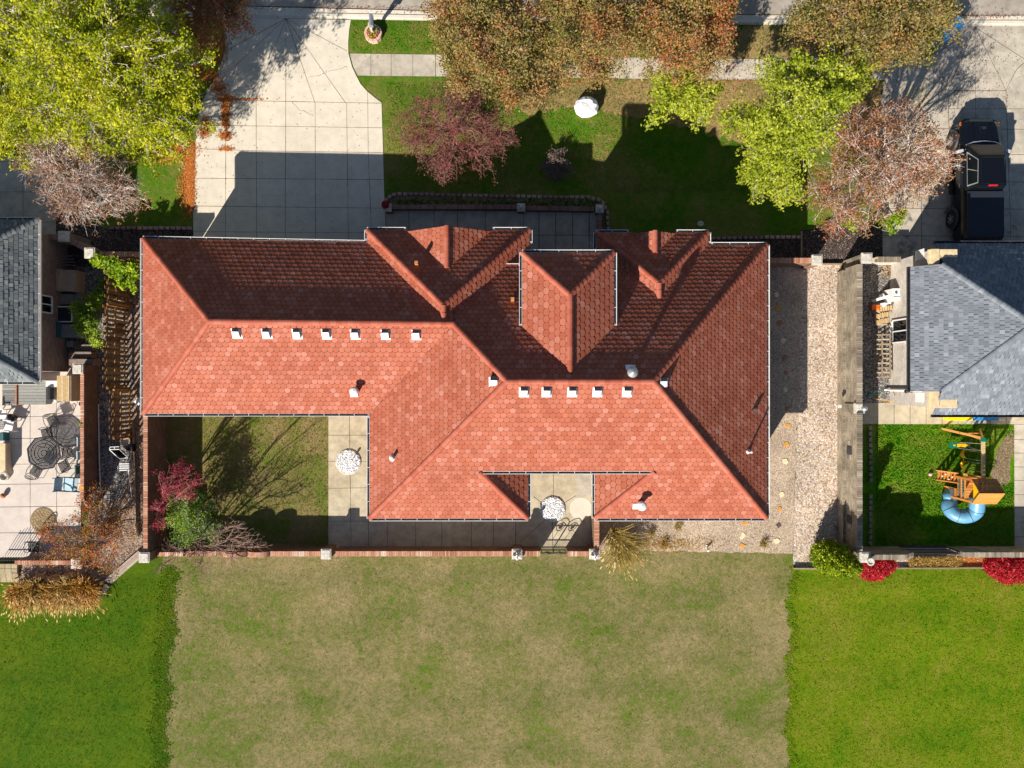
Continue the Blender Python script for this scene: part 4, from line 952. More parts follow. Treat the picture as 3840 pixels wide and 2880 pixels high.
# iron gate
t = thing('iron_gate', (2.0, by, 0), 'black iron double gate with scroll tops in the back brick wall', 'gate')
mb = MB(); g0, g1 = 1.42, 2.60; gm = (g0 + g1) / 2
for s, (a, b) in enumerate(((g0, gm - .01), (gm + .01, g1))):
    m_ = MB(); w_ = b - a
    for x in (a, b): m_.bar((x, by, .04), (x, by, .92), .035)
    for z in (.08, .32, .80): m_.bar((a, by, z), (b, by, z), .03)
    for i in range(1, 7):
        x = a + w_ * i / 7; m_.bar((x, by, .08), (x, by, .32), .014)
    c = (a + b) / 2
    m_.bar((c, by, .32), (c, by, .62), .016)
    pts = [(a + w_ * i / 12, by, .92 + .13 * math.sin(math.pi * i / 12)) for i in range(13)]; m_.tube(pts, .016, 5)
    pts = [(c + .19 * math.cos(q) * (1 + .1 * math.sin(3 * q)), by, .76 + .13 * math.sin(q)) for q in [k * math.pi / 8 for k in range(17)]]; m_.tube(pts, .015, 5)
    m_.blob((c, by, .76), (.09, .03, .08), 1, .3, seed=s)
    m_.obj('gate_leaf', M['black'], t)
# stone birds and ornaments on piers
def bird(x, y, z, lab, rz=0):
    t = thing('bird_statue', (x, y, z), lab, 'statue')
    mb = MB(); mb.box((x, y, z + .03), (.2, .24, .06)); mb.blob((x, y, z + .17), (.075, .10, .13), 2, .08, seed=2); mb.blob((x, y - .10, z + .30), (.05, .07, .055), 1, .05, seed=3)
    mb.tube([(x, y - .15, z + .30), (x, y - .21, z + .27)], [.022, .004], 6); mb.obj('body', M['boulder'], t)
    for s in (-1, 1):
        wv_ = MB(); wv_.add([(x + s * .05, y - .02, z + .26), (x + s * .20, y + .06, z + .34), (x + s * .17, y + .16, z + .2), (x + s * .05, y + .12, z + .12), (x + s * .04, y, z + .24), (x + s * .18, y + .08, z + .31), (x + s * .15, y + .17, z + .17), (x + s * .04, y + .13, z + .1)],
                           [(0, 1, 2, 3), (7, 6, 5, 4), (0, 4, 5, 1), (1, 5, 6, 2), (2, 6, 7, 3), (3, 7, 4, 0)]); wv_.obj('wing', M['stone'], t)
bird(.235, by, 1.24, 'white stone bird on the pier left of the iron gate'); bird(3.92, by, 1.24, 'white stone bird on the pier right of the iron gate')
for x, y, lab in ((.44, 8.53, 'round stone lion mask ornament on the middle pier of the front wall'), (4.24, 8.47, 'round stone lion mask ornament on the right pier of the front wall')):
    mb = MB(); mb.lathe((x, y, .74), [(.12, 0), (.13, .03), (.10, .06)], 16); mb.blob((x, y, .80), (.075, .08, .05), 1, .15, seed=5)
    for s in (-1, 1): mb.blob((x + s * .075, y + .07, .79), (.03, .03, .03), 1, .1)
    mb.obj('stone_ornament', M['stone'], loc=(x, y, .74), label=lab, cat='ornament')
mb = MB(); x, y = P(3262, 1534, 1.75)[:2]; mb.lathe((16.42, -1.14, 1.70), [(.10, 0), (.05, .04), (.05, .1)], 12); mb.blob((16.42, -1.14, 1.92), (.14, .14, .14), 3, 0); o = mb.obj('gazing_ball', M['steel'], loc=(16.42, -1.14, 1.7), smooth=True, label='silver gazing ball on the pale pier in the grey wall', cat='ornament')
mb = MB(); mb.lathe((16.62, -8.25, 1.86), [(.12, 0), (.06, .05), (.17, .2), (.18, .24), (.12, .24), (.1, .2)], 16); mb.obj('urn', M['stone'], loc=(16.62, -8.25, 1.86), label='small grey urn on the lower left corner pier of the grey wall', cat='urn')
# pot with red flowers on first front pier
x, y = P(1446, 769, .8)[:2]
t = thing('flower_pot', (x, y, .74), 'pot of crimson flowers on the left pier of the front wall', 'flower pot')
mb = MB(); mb.lathe((x, y, .60), [(.11, 0), (.16, .22), (.17, .25), (.13, .25)], 16); mb.obj('pot', M['stucco'], t)
M['crimson'] = foliage('crimson_flowers', [(0, L(120, 16, 30)), (.6, L(176, 26, 46)), (1, L(206, 54, 66))], .2)
mb = MB(); rr = np.random.RandomState(5)
for k in range(160):
    d = rr.randn(3); d /= np.linalg.norm(d); d[2] = abs(d[2]); c = np.array([x, y, .86]) + d * (.19, .19, .14) * rr.uniform(.7, 1)
    mb.box(c, (.05, .05, .012), rr.rand() * 3, tilt=('x', rr.uniform(-.6, .6)))
mb.obj('flowers', M['crimson'], t)

# mailbox with planter ring
x, y = P(1402, 133)[:2]
t = thing('planter_ring', (x, y, 0), 'round pink stone planter with flowers round the mailbox post', 'planter')
mb = MB(); N = 12
for i in range(N):
    a0 = 2 * math.pi * i / N + .02; a1 = 2 * math.pi * (i + 1) / N - .02
    vs = []
    for z in (0, .27):
        for a in (a0, a1):
            for r in (.30, .43 + random.uniform(-.012, .012)): vs.append((x + r * math.cos(a), y + r * math.sin(a), z))
    mb.add(vs, [(0, 1, 3, 2), (4, 6, 7, 5), (0, 4, 5, 1), (2, 3, 7, 6), (1, 5, 7, 3), (0, 2, 6, 4)])
mb.obj('ring', M['pinkstone'], t)
mb = MB(); mb.lathe((x, y, .02), [(.3, 0), (.3, .2), (.01, .22)], 20); mb.obj('potting_soil', M['mulch'], t)
M['flower_mix'] = foliage('mixed_flowers', [(0, L(60, 96, 30)), (.45, L(110, 150, 40)), (.6, L(200, 170, 40)), (.75, L(226, 100, 40)), (.9, L(200, 120, 190)), (1, L(240, 236, 230))], .2)
mb = MB()
for k in range(240):
    a = rr.rand() * 6.28; r = .29 * math.sqrt(rr.rand()); mb.box((x + r * math.cos(a), y + r * math.sin(a), .26 + rr.rand() * .12), (.06, .05, .012), rr.rand() * 3, tilt=('x', rr.uniform(-.7, .7)))
mb.obj('flowers', M['flower_mix'], t)
t = thing('mailbox', (x, y, .2), 'grey rounded mailbox on a stone coloured post by the street', 'mailbox')
mx, my_ = P(1391, 76, 1.3)[:2]
mb = MB(); mb.bx(x - .06, y - .04, .2, x + .06, y + .08, 1.15); mb.bar((x, y - .02, .55), (mx, my_ - .16, 1.12), .07); mb.bar((x, y + .1, .9), (mx, my_, 1.14), .10); mb.obj('post', M['post'], t)
mb = MB(); prof = [(-.1, 0), (-.1, .13)] + [(-.1 * math.cos(math.pi * i / 8), .13 + .1 * math.sin(math.pi * i / 8)) for i in range(1, 8)] + [(.1, .13), (.1, 0)]; n = len(prof)
mb.add([(mx + a, my_ + dy, 1.16 + b) for dy in (-.27, .25) for a, b in prof], [tuple(range(n)), tuple(range(n, 2 * n))[::-1]] + [(i, n + i, n + (i + 1) % n, (i + 1) % n) for i in range(n)])
mb.obj('box', M['steel'], t)
mb = MB(); mb.bx(mx + .105, my_ - .1, 1.25, mx + .115, my_ + .12, 1.29); mb.obj('flag', M['redl'], t)
# utility cover, white spike
mb = MB(); x, y = G(2626, 839); mb.lathe((x, y, 0), [(.17, 0), (.17, .03), (.15, .035)], 8, sx=1, sy=.8); mb.obj('utility_cover', M['stone'], loc=(x, y, 0), label='small pale utility cover in the shaded front lawn', cat='cover')
mb = MB(); x, y = G(2650, 2058); mb.tube([(x, y + .1, .02), (x, y - .05, .3)], .05, 8); mb.tube([(x, y + .12, .02), (x, y + .2, .05)], .03, 6); mb.obj('white_downspout_end', M['white'], loc=(x, y, 0), label='white pipe end at the gravel edge right of the grass clump', cat='pipe')
# blue bins
for i, (u, v, lab) in enumerate(((3592, 86, 'blue wheeled bin half under the orange tree, nearer the street'), (3562, 116, 'light blue bin lid showing under the orange tree edge'))):
    x, y = P(u, v, 1)[:2]; t = thing('wheeled_bin', (x, y, 0), lab, 'bin')
    mb = MB(); mb.box((x, y, .48), (.46, .52, .90), .5, taper=1.15); mb.obj('body', M['blue'], t)
    mb = MB(); mb.box((x, y, .98), (.56, .64, .08), .5, taper=.85); mb.obj('lid', M['blue'], t)
    mb = MB()
    for s in (-.2, .2): mb.tube([(x + s - .03, y + .3, .1), (x + s + .03, y + .3, .1)], .1, 12)
    mb.obj('wheel', M['tyre'], t)
# storage tubs under eave
for i, (u, m, lab) in enumerate(((3580, 'yellow2', 'left yellow tub under the blue grey eave'), (3630, 'yellow2', 'right yellow tub under the blue grey eave'), (3679, 'blue', 'left blue tub under the blue grey eave'), (3727, 'blue', 'right blue tub under the blue grey eave'))):
    x = (u - 1920) / F * (H - .6); t = thing('storage_tub', (x, -1.4, 0), lab, 'tub', 'plastic tubs under the eave')
    mb = MB(); mb.box((x, -1.44, .24), (.5, .56, .44), taper=1.08); mb.obj('tub', M[m], t)
    mb = MB(); mb.box((x, -1.44, .50), (.60, .66, .06), taper=.92); mb.obj('lid', M[m], t)
mb = MB(); x, y = G(3485, 1778); mb.blob((x, y, .09), (.09, .09, .09), 3, 0); mb.obj('ball', M['pinkstone'], loc=(x, y, 0), smooth=True, label='small pink ball on the bright play lawn', cat='ball')

# ---------------------------------------------------------------- picket (shadow box) fence
def fence(lab, xt, y0, y1, h, sp=.205):
    x = (xt - 1920) / F * (H - h); t = thing('wooden_fence', (x, (y0 + y1) / 2, 0), lab, 'fence')
    mb = MB(); n = int(abs(y1 - y0) / sp)
    for i in range(n):
        y = y0 + (y1 - y0) * (i + .5) / n
        mb.box((x + (.045 if i % 2 else -.045) * 1.2, y, h / 2), (.022, .135, h + random.uniform(-.03, .03)), random.uniform(-.02, .02), 0)
    mb.obj('panel', M['wood'], t)
    mb = MB()
    for z in (.3, h * .55, h - .25): mb.bx(x - .025, y0, z - .045, x + .025, y1, z + .045)
    mb.obj('rail', M['wood'], t)
    k = max(2, int(abs(y1 - y0) / 1.6))
    for i in range(k + 1):
        y = y0 + (y1 - y0) * i / k; p = MB(); p.bx(x + .05, y - .045, 0, x + .14, y + .045, h - .1); p.obj('post', M['wood'], t)
fence('upper stretch of wooden shadow box fence left of the red roof, with ivy', 397, 5.85, 3.80, 2.0)
fence('long lower stretch of wooden shadow box fence left of the red roof', 390, 3.72, -.2, 2.05)
fence('end stretch of wooden shadow box fence, nearest the bird house', 414, -.28, -2.55, 1.95)

# ---------------------------------------------------------------- pickup truck
TX, TY = 22.42, 9.74
t = thing('pickup_truck', (TX, TY, 0), 'black crew cab pickup truck with covered bed parked on the right driveway', 'pickup truck')
sec = [  # y, half width, z low, z shoulder, z top, half width of top
 (3.0, .48, .50, .80, .88, .36), (2.94, .70, .42, .86, .98, .50), (2.80, .86, .36, .95, 1.07, .60), (2.55, .96, .33, 1.04, 1.14, .68), (2.2, 1.0, .32, 1.08, 1.18, .71), (1.85, 1.0, .30, 1.12, 1.22, .74),
 (1.6, .99, .30, 1.14, 1.24, .80), (-.45, .99, .30, 1.17, 1.26, .82), (-.56, .99, .30, 1.22, 1.33, .84), (-2.6, 1.0, .32, 1.24, 1.36, .86), (-2.80, .98, .42, 1.22, 1.35, .85), (-2.90, .95, .5, 1.15, 1.28, .80)]
mb = MB(); vs = []
for y, hw, z0, zs, zt, tw in sec:
    for (a, b) in ((-hw * .92, z0), (-hw, z0 + .15), (-hw, zs - .12), (-hw * .96, zs), (-tw, zt), (tw, zt), (hw * .96, zs), (hw, zs - .12), (hw, z0 + .15), (hw * .92, z0)): vs.append((TX + a, TY + y, b))
K = 10
fs = [(i * K + j, i * K + (j + 1) % K, (i + 1) * K + (j + 1) % K, (i + 1) * K + j) for i in range(len(sec) - 1) for j in range(K)] + [tuple(range(K))[::-1], tuple((len(sec) - 1) * K + j for j in range(K))]
mb.add(vs, fs)
body = mb.obj('body', M['paint'], t, smooth=False)
mb = MB(); mb.box((TX + .04, TY + 2.33, 1.175), (.40, .44, .05), taper=.85); mb.obj('hood_scoop', M['paint'], body)
mb = MB(); mb.box((TX + .04, TY + 2.45, 1.203), (.2, .12, .012)); mb.obj('scoop_vent', M['tyre'], body)
for s in (-.45, .45):
    mb = MB(); mb.bar((TX + s, TY + 1.9, 1.23), (TX + s * .9, TY + 2.75, 1.12), .05, .02); mb.obj('hood_crease', M['paint'], body)
# cab
mb = MB(); cb = [(1.02, .84), (-1.08, .84)]
vs = [(TX - .84, TY + 1.70, 1.22), (TX + .84, TY + 1.70, 1.22), (TX + .84, TY - .56, 1.25), (TX - .84, TY - .56, 1.25), (TX - .60, TY + .95, 1.84), (TX + .60, TY + .95, 1.84), (TX + .64, TY - .46, 1.87), (TX - .64, TY - .46, 1.87)]
mb.add(vs, [(4, 5, 6, 7)[::-1], (0, 1, 5, 4), (1, 2, 6, 5), (2, 3, 7, 6), (3, 0, 4, 7)])
mb.box((TX, TY + .22, 1.875), (1.14, 1.30, .035), taper=.93)
cab = mb.obj('cab', M['paint'], t)
def panel(name, pts, m, off=.006, parent=cab, th=.012):
    pts = [np.array(p, float) for p in pts]; n = np.cross(pts[1] - pts[0], pts[2] - pts[0]); n /= np.linalg.norm(n); k = len(pts)
    cc = sum(pts) / k; ref = np.array([TX, TY - .2, 1.2])
    if np.dot(n, cc - ref) < 0: n = -n
    q = MB(); a = [p + n * off for p in pts]; b = [p + n * (off - th) for p in pts]
    f = tuple(range(k)); f = f if np.dot(np.cross(a[1] - a[0], a[2] - a[0]), n) > 0 else f[::-1]
    q.add(a + b, [f, tuple(k + i for i in f[::-1])] + [(i, (i + 1) % k, k + (i + 1) % k, k + i) for i in range(k)]); return q.obj(name, M[m], parent)
lerp = lambda a, b, t_: tuple(a[i] + (b[i] - a[i]) * t_ for i in range(3))
def quad_on(a, b, c, d, u0, u1, v0, v1):
    g = lambda u, v: lerp(lerp(a, b, u), lerp(d, c, u), v); return [g(u0, v0), g(u1, v0), g(u1, v1), g(u0, v1)]
V = vs
panel('windscreen', quad_on(V[0], V[1], V[5], V[4], .06, .94, .06, .92), 'glass')
for s, (a, b, c, d) in enumerate(((V[0], V[3], V[7], V[4]), (V[1], V[2], V[6], V[5]))):
    panel('window_trim', quad_on(a, b, c, d, .16, .92, .08, .94), 'steel', .010)
    panel('side_window', quad_on(a, b, c, d, .19, .53, .13, .90), 'glass', .024); panel('side_window', quad_on(a, b, c, d, .55, .89, .13, .90), 'glass', .024)
panel('rear_window', quad_on(V[3], V[2], V[6], V[7], .1, .9, .15, .85), 'glass')
mb = MB(); mb.bx(TX - .18, TY - .50, 1.82, TX + .22, TY - .44, 1.905); mb.obj('brake_light', M['redl'], t)
mb = MB(); mb.box((TX, TY - 1.70, 1.375), (1.72, 2.16, .04)); mb.obj('bed_cover', M['bedc'], t)
mb = MB(); mb.tube([(TX - .84, TY + 1.62, 1.24), (TX - .5, TY + 1.76, 1.25), (TX, TY + 1.80, 1.255), (TX + .5, TY + 1.76, 1.25), (TX + .84, TY + 1.62, 1.24)], .03, 5); mb.obj('cowl', M['steel'], t)
for s in (-1, 1):
    mb = MB(); mb.box((TX + s * 1.12, TY + 1.33, 1.2), (.24, .12, .2), s * -.25); mb.bar((TX + s * .92, TY + 1.38, 1.15), (TX + s * 1.04, TY + 1.35, 1.18), .06); mb.obj('mirror', M['vent'], t)
    mb = MB(); mb.box((TX + s * 1.06, TY + .48, .42), (.18, 2.0, .06)); mb.bar((TX + s * 1.12, TY - .5, .455), (TX + s * 1.12, TY + 1.45, .455), .015, .01); mb.obj('running_board', M['dark'], t)
    mb = MB(); mb.bx(TX + s * 1.0 - .006, TY + 2.05, .92, TX + s * 1.0 + .012 * s, TY + 2.22, .98); mb.bx(TX + s * .88 - .01, TY + 2.66, .88, TX + s * .88 + .05 * s, TY + 2.80, .96); mb.obj('marker_light', M['orangel'], t)
    for yy in (2.08, -1.73):
        mb = MB(); mb.tube([(TX + s * .82, TY + yy, .42), (TX + s * 1.07, TY + yy, .42)], .42, 24); w_ = mb.obj('wheel', M['tyre'], t)
        q = MB(); q.tube([(TX + s * 1.04, TY + yy, .42), (TX + s * 1.078, TY + yy, .42)], .25, 18)
        q.obj('rim', M['dark'], w_)
        q = MB()
        for k in range(6):
            a = k * math.pi / 3; q.bar((TX + s * 1.085, TY + yy, .42), (TX + s * 1.085, TY + yy + .22 * math.cos(a), .42 + .22 * math.sin(a)), .03, .03)
        q.obj('spokes', M['steel'], w_)
        mb = MB(); pts = [(TX + s * 1.03, TY + yy + .50 * math.cos(a), .42 + .50 * math.sin(a)) for a in [math.pi * k / 10 for k in range(11)]]; mb.tube(pts, .07, 6, squash=1.0); mb.obj('fender_flare', M['dark'], t)
mb = MB(); mb.box((TX, TY + 2.98, .62), (1.2, .14, .28)); mb.bar((TX - .58, TY + 2.98, .62), (TX - .92, TY + 2.72, .62), .12, .28); mb.bar((TX + .58, TY + 2.98, .62), (TX + .92, TY + 2.72, .62), .12, .28); mb.obj('front_bumper', M['dark'], t)
mb = MB(); mb.box((TX, TY - 3.0, .6), (1.8, .14, .22)); mb.obj('rear_bumper', M['dark'], t)
for s in (-1, 1):
    mb = MB(); mb.box((TX + s * .72, TY + 2.84, .86), (.22, .12, .12), -s * .7); mb.obj('headlight', M['glass'], t)
    mb = MB(); mb.box((TX + s * .90, TY - 2.92, 1.0), (.12, .08, .32)); mb.obj('tail_light', M['redl'], t)
    mb = MB(); mb.bar((TX + s * 1.0, TY + .55, 1.02), (TX + s * 1.0, TY + .75, 1.02), .05, .03); mb.bar((TX + s * 1.0, TY - .36, 1.02), (TX + s * 1.0, TY - .18, 1.02), .05, .03); mb.obj('door_handle', M['steel'], t)

# ---------------------------------------------------------------- swing set with tower and tube slide
bx_, bz_ = 22.13, 1.63
t = thing('play_set', (21.9, -4.4, 0), 'cedar play set with swing beam, gabled tower and blue tube slide on the play lawn', 'play set')
mb = MB(); mb.bar((bx_, -2.50, bz_), (bx_, -4.62, bz_), .13, .12); mb.obj('swing_beam', M['wood_pale'], t)
for s, a in enumerate((G(3532, 1608), G(3673, 1607))):
    mb = MB(); mb.bar((a[0], a[1], .02), (bx_, -2.55, bz_), .09, .07); mb.obj('beam_leg', M['cedar'], t)
mb = MB(); q0 = P(3600, 1625, .85); q1 = P(3672, 1622, .7); mb.bar((21.55, -2.38, .75), (22.6, -2.38, .75), .05); mb.bar((21.9, -2.42, .8), (22.12, -2.6, 1.5), .06); mb.obj('leg_brace', M['cedar'], t)
mb = MB(); mb.box((bx_, -2.62, bz_ + .01), (.17, .18, .16)); mb.obj('beam_bracket', M['green_p'], t)
def ropes(nm, pairs, m='steel', r=.011):
    q = MB()
    for a, b in pairs: q.tube([a, b], r, 5)
    return q
for yc in (-3.42, -3.95):
    x = 22.02; q = ropes('', (((bx_, yc + .20, bz_ - .05), (x, yc + .19, .42)), ((bx_, yc - .20, bz_ - .05), (x, yc - .19, .42))))
    o = q.obj('swing', M['steel'], t)
    q = MB(); pts = [(x, yc - .19 + .38 * i / 8, .42 - .17 * math.sin(math.pi * i / 8)) for i in range(9)]
    vs = [(p[0] + dx, p[1], p[2] + dz) for dz in (0, -.02) for dx in (-.09, .09) for p in pts]; n = 9
    f = [(i, i + 1, n + i + 1, n + i) for i in range(8)] + [(2 * n + i, 3 * n + i, 3 * n + i + 1, 2 * n + i + 1) for i in range(8)] + [(i, 2 * n + i, 2 * n + i + 1, i + 1) for i in range(8)] + [(n + i, n + i + 1, 3 * n + i + 1, 3 * n + i) for i in range(8)]
    q.add(vs, f); q.obj('swing_seat', M['yellow'], o)
# glider
yc = -2.98
q = ropes('', (((bx_, yc + .17, bz_ - .05), (21.72, yc + .15, .5)), ((bx_, yc - .17, bz_ - .05), (21.72, yc - .15, .5)), ((bx_, yc + .17, bz_ - .05), (22.2, yc + .1, .5)), ((bx_, yc - .17, bz_ - .05), (22.2, yc - .1, .5))))
o = q.obj('glider', M['steel'], t)
q = MB(); q.box((21.50, yc, .42), (.40, .28, .10)); q.box((22.15, yc, .42), (.3, .24, .08)); q.bar((21.3, yc, .36), (22.25, yc, .36), .06); q.obj('glider_seat', M['green_p'], o)
q = MB(); q.box((21.85, yc, .47), (.42, .16, .05)); q.box((22.12, yc, .48), (.22, .07, .05)); q.box((21.50, yc, .485), (.08, .08, .03)); q.obj('glider_pad', M['yellow'], o)
# tower
tx0, tx1, ty0, ty1 = 21.28, 22.26, -5.46, -4.44
for x in (tx0, tx1):
    for y in (ty0, ty1): q = MB(); q.bx(x - .05, y - .05, 0, x + .05, y + .05, 2.25); q.obj('post', M['cedar'], t)
q = MB()
for i in range(8): q.bx(tx0, ty0 + i * .1275, 1.06, tx1, ty0 + i * .1275 + .115, 1.10)
q.obj('deck', M['cedar'], t)
q = MB()
for i in range(6): q.bar((20.98 + .055 * i, ty1 - .26, .08 + .17 * i), (20.98 + .055 * i + .001, ty1 + .16, .08 + .17 * i), .12, .035)
q.bar((20.92, ty1 + .18, .02), (tx0 - .02, ty1 + .18, 1.12), .05, .1); q.bar((20.92, ty1 - .28, .02), (tx0 - .02, ty1 - .28, 1.12), .05, .1)
q.obj('climbing_ramp', M['cedar'], t)
q = MB()
for k, (i, y) in enumerate(((1, 0), (3, -.12), (2, .1), (4, .02))): q.blob((20.95 + .055 * i, ty1 - .05 + y, .16 + .17 * i), (.035, .035, .03), 1, .2, seed=k)
q.obj('climbing_hold', M['white'], t)
q = MB()
for i in range(6): q.bx(tx0 - .03, ty0 + .03, .04 + i * .165, tx0 - .006, ty0 + .46, .04 + i * .165 + .15)
q.obj('side_panel', M['cedar'], t)
q = MB(); q.bx(tx0 - .045, ty0 + .09, .50, tx0 - .032, ty0 + .41, .86); o = q.obj('lattice_window', M['dark'], t)
q = MB()
for k in range(4): q.bx(tx0 - .055, ty0 + .11 + k * .09, .5, tx0 - .046, ty0 + .125 + k * .09, .86)
for k in range(3): q.bx(tx0 - .056, ty0 + .09, .58 + k * .1, tx0 - .0465, ty0 + .41, .595 + k * .1)
q.obj('lattice', M['steel'], o)
q = MB()
for z in (1.35, 1.62):
    q.bx(tx0 - .03, ty0 + .05, z, tx0 + .0, ty1 - .05, z + .07); q.bx(tx1 - .0, ty0 + .05, z, tx1 + .03, ty1 - .05, z + .07); q.bx(tx0 + .05, ty1, z, tx1 - .05, ty1 + .03, z + .07)
for i in range(7): q.bx(tx0 + .1 + i * .12, ty1 - .002, 1.12, tx0 + .17 + i * .12, ty1 + .028, 1.62)
q.obj('railing', M['cedar'], t)
q = MB()
for i in range(7): q.bx(tx0 + .003, ty0 + .08 + i * .13, 1.12, tx0 + .02, ty0 + .15 + i * .13, 1.60)
q.obj('teal_slats', M['teal'], t)
ez_, rz_ = 2.28, 2.86; ym = (ty0 + ty1) / 2
for s, m in ((1, 'cedar_sh'), (-1, 'cedar')):  # north slope: its shade is put into a darker cedar
    q = MB(); N_ = 7
    for i in range(N_):
        f0, f1 = i / N_, (i + .94) / N_
        y0 = ym + s * .58 * (1 - f0); y1 = ym + s * .58 * (1 - f1); z0 = ez_ + (rz_ - ez_) * f0; z1 = ez_ + (rz_ - ez_) * f1
        xl, xr = tx0 - .12, tx1 + .06
        vs = [(xl, y0, z0 + .02), (xr, y0, z0 + .02), (xr, y1, z1), (xl, y1, z1)]; vs += [(a, b, c - .02) for a, b, c in vs]
        q.add(vs, [(0, 1, 2, 3), (7, 6, 5, 4), (0, 4, 5, 1), (1, 5, 6, 2), (2, 6, 7, 3), (3, 7, 4, 0)])
    q.obj('roof', M[m], t)
q = MB(); x = tx0 - .02
for x in (tx0 - .02, tx1 - .02): q.add([(x, ty0, ez_ - .02), (x, ty1, ez_ - .02), (x, ym, rz_ - .05), (x + .02, ty0, ez_ - .02), (x + .02, ty1, ez_ - .02), (x + .02, ym, rz_ - .05)], [(0, 2, 1), (3, 4, 5), (0, 1, 4, 3), (1, 2, 5, 4), (2, 0, 3, 5)])
q.obj('gable', M['yellow'], t)
q = MB(); cx, cy = 21.68, -5.97; pts = []; nS = 22
pts.append((22.05, -5.35, 1.32)); pts.append((22.12, -5.58, 1.27))
for i in range(nS + 1):
    a = R(22) - R(22 + 222) * i / nS
    pts.append((cx + .47 * math.cos(a) + .02, cy + .38 * math.sin(a) - .02, 1.18 - .82 * i / nS))
pts.append((21.33, -5.55, .34)); pts.append((21.5, -5.30, .32))
q.tube(pts, .34, 18, squash=1); o = q.obj('tube_slide', M['slide'], t, smooth=True)
q = MB()
for i in (4, 9, 14, 19):
    c = np.array(pts[i]); d = np.array(pts[i + 1]) - np.array(pts[i - 1]); d /= np.linalg.norm(d); q.tube([c - d * .012, c + d * .012], .352, 20)
q.obj('seam', M['teal'], o)
# ---------------------------------------------------------------- trees and plants
def quads_obj(name, cen, ax, bx_, tone, mat, parent, loc=None, **kw):
    """fast mesh of many quads: centres, half axes a,b (n,3)"""
    n = len(cen); org = ORG[parent.name] if parent is not None else np.array(loc, float)
    v = np.empty((n, 4, 3)); v[:, 0] = cen - ax; v[:, 1] = cen - bx_; v[:, 2] = cen + ax; v[:, 3] = cen + bx_
    v = v.reshape(-1, 3) - org
    me = bpy.data.meshes.new(name); me.vertices.add(4 * n); me.vertices.foreach_set('co', v.ravel())
    me.loops.add(4 * n); me.loops.foreach_set('vertex_index', np.arange(4 * n, dtype=np.int32))
    me.polygons.add(n); me.polygons.foreach_set('loop_start', np.arange(0, 4 * n, 4, dtype=np.int32)); me.polygons.foreach_set('loop_total', np.full(n, 4, dtype=np.int32))
    at = me.attributes.new('tone', 'FLOAT', 'FACE'); at.data.foreach_set('value', np.clip(tone, 0, 1).astype(np.float32))
    me.materials.append(mat); me.update(); me.validate()
    o = bpy.data.objects.new(name, me); C.objects.link(o)
    if parent is not None: o.parent = parent
    else: o.location = org
    ORG[o.name] = org
    props(o, kw.get('label'), kw.get('cat'), kw.get('group'), kw.get('kind')); return o
def leaves(rr, cen, size, flat=.5, asp=.55):
    """random leaf axes; flat: how much leaves lie level"""
    n = len(cen)
    nrm = rr.randn(n, 3); nrm[:, 2] = np.abs(nrm[:, 2]) + flat * 2; nrm /= np.linalg.norm(nrm, axis=1)[:, None]
    a = rr.randn(n, 3); a -= nrm * np.sum(a * nrm, 1)[:, None]; a /= np.linalg.norm(a, axis=1)[:, None]; b = np.cross(nrm, a)
    s = size * rr.uniform(.6, 1.3, n)[:, None]
    return a * s, b * s * asp
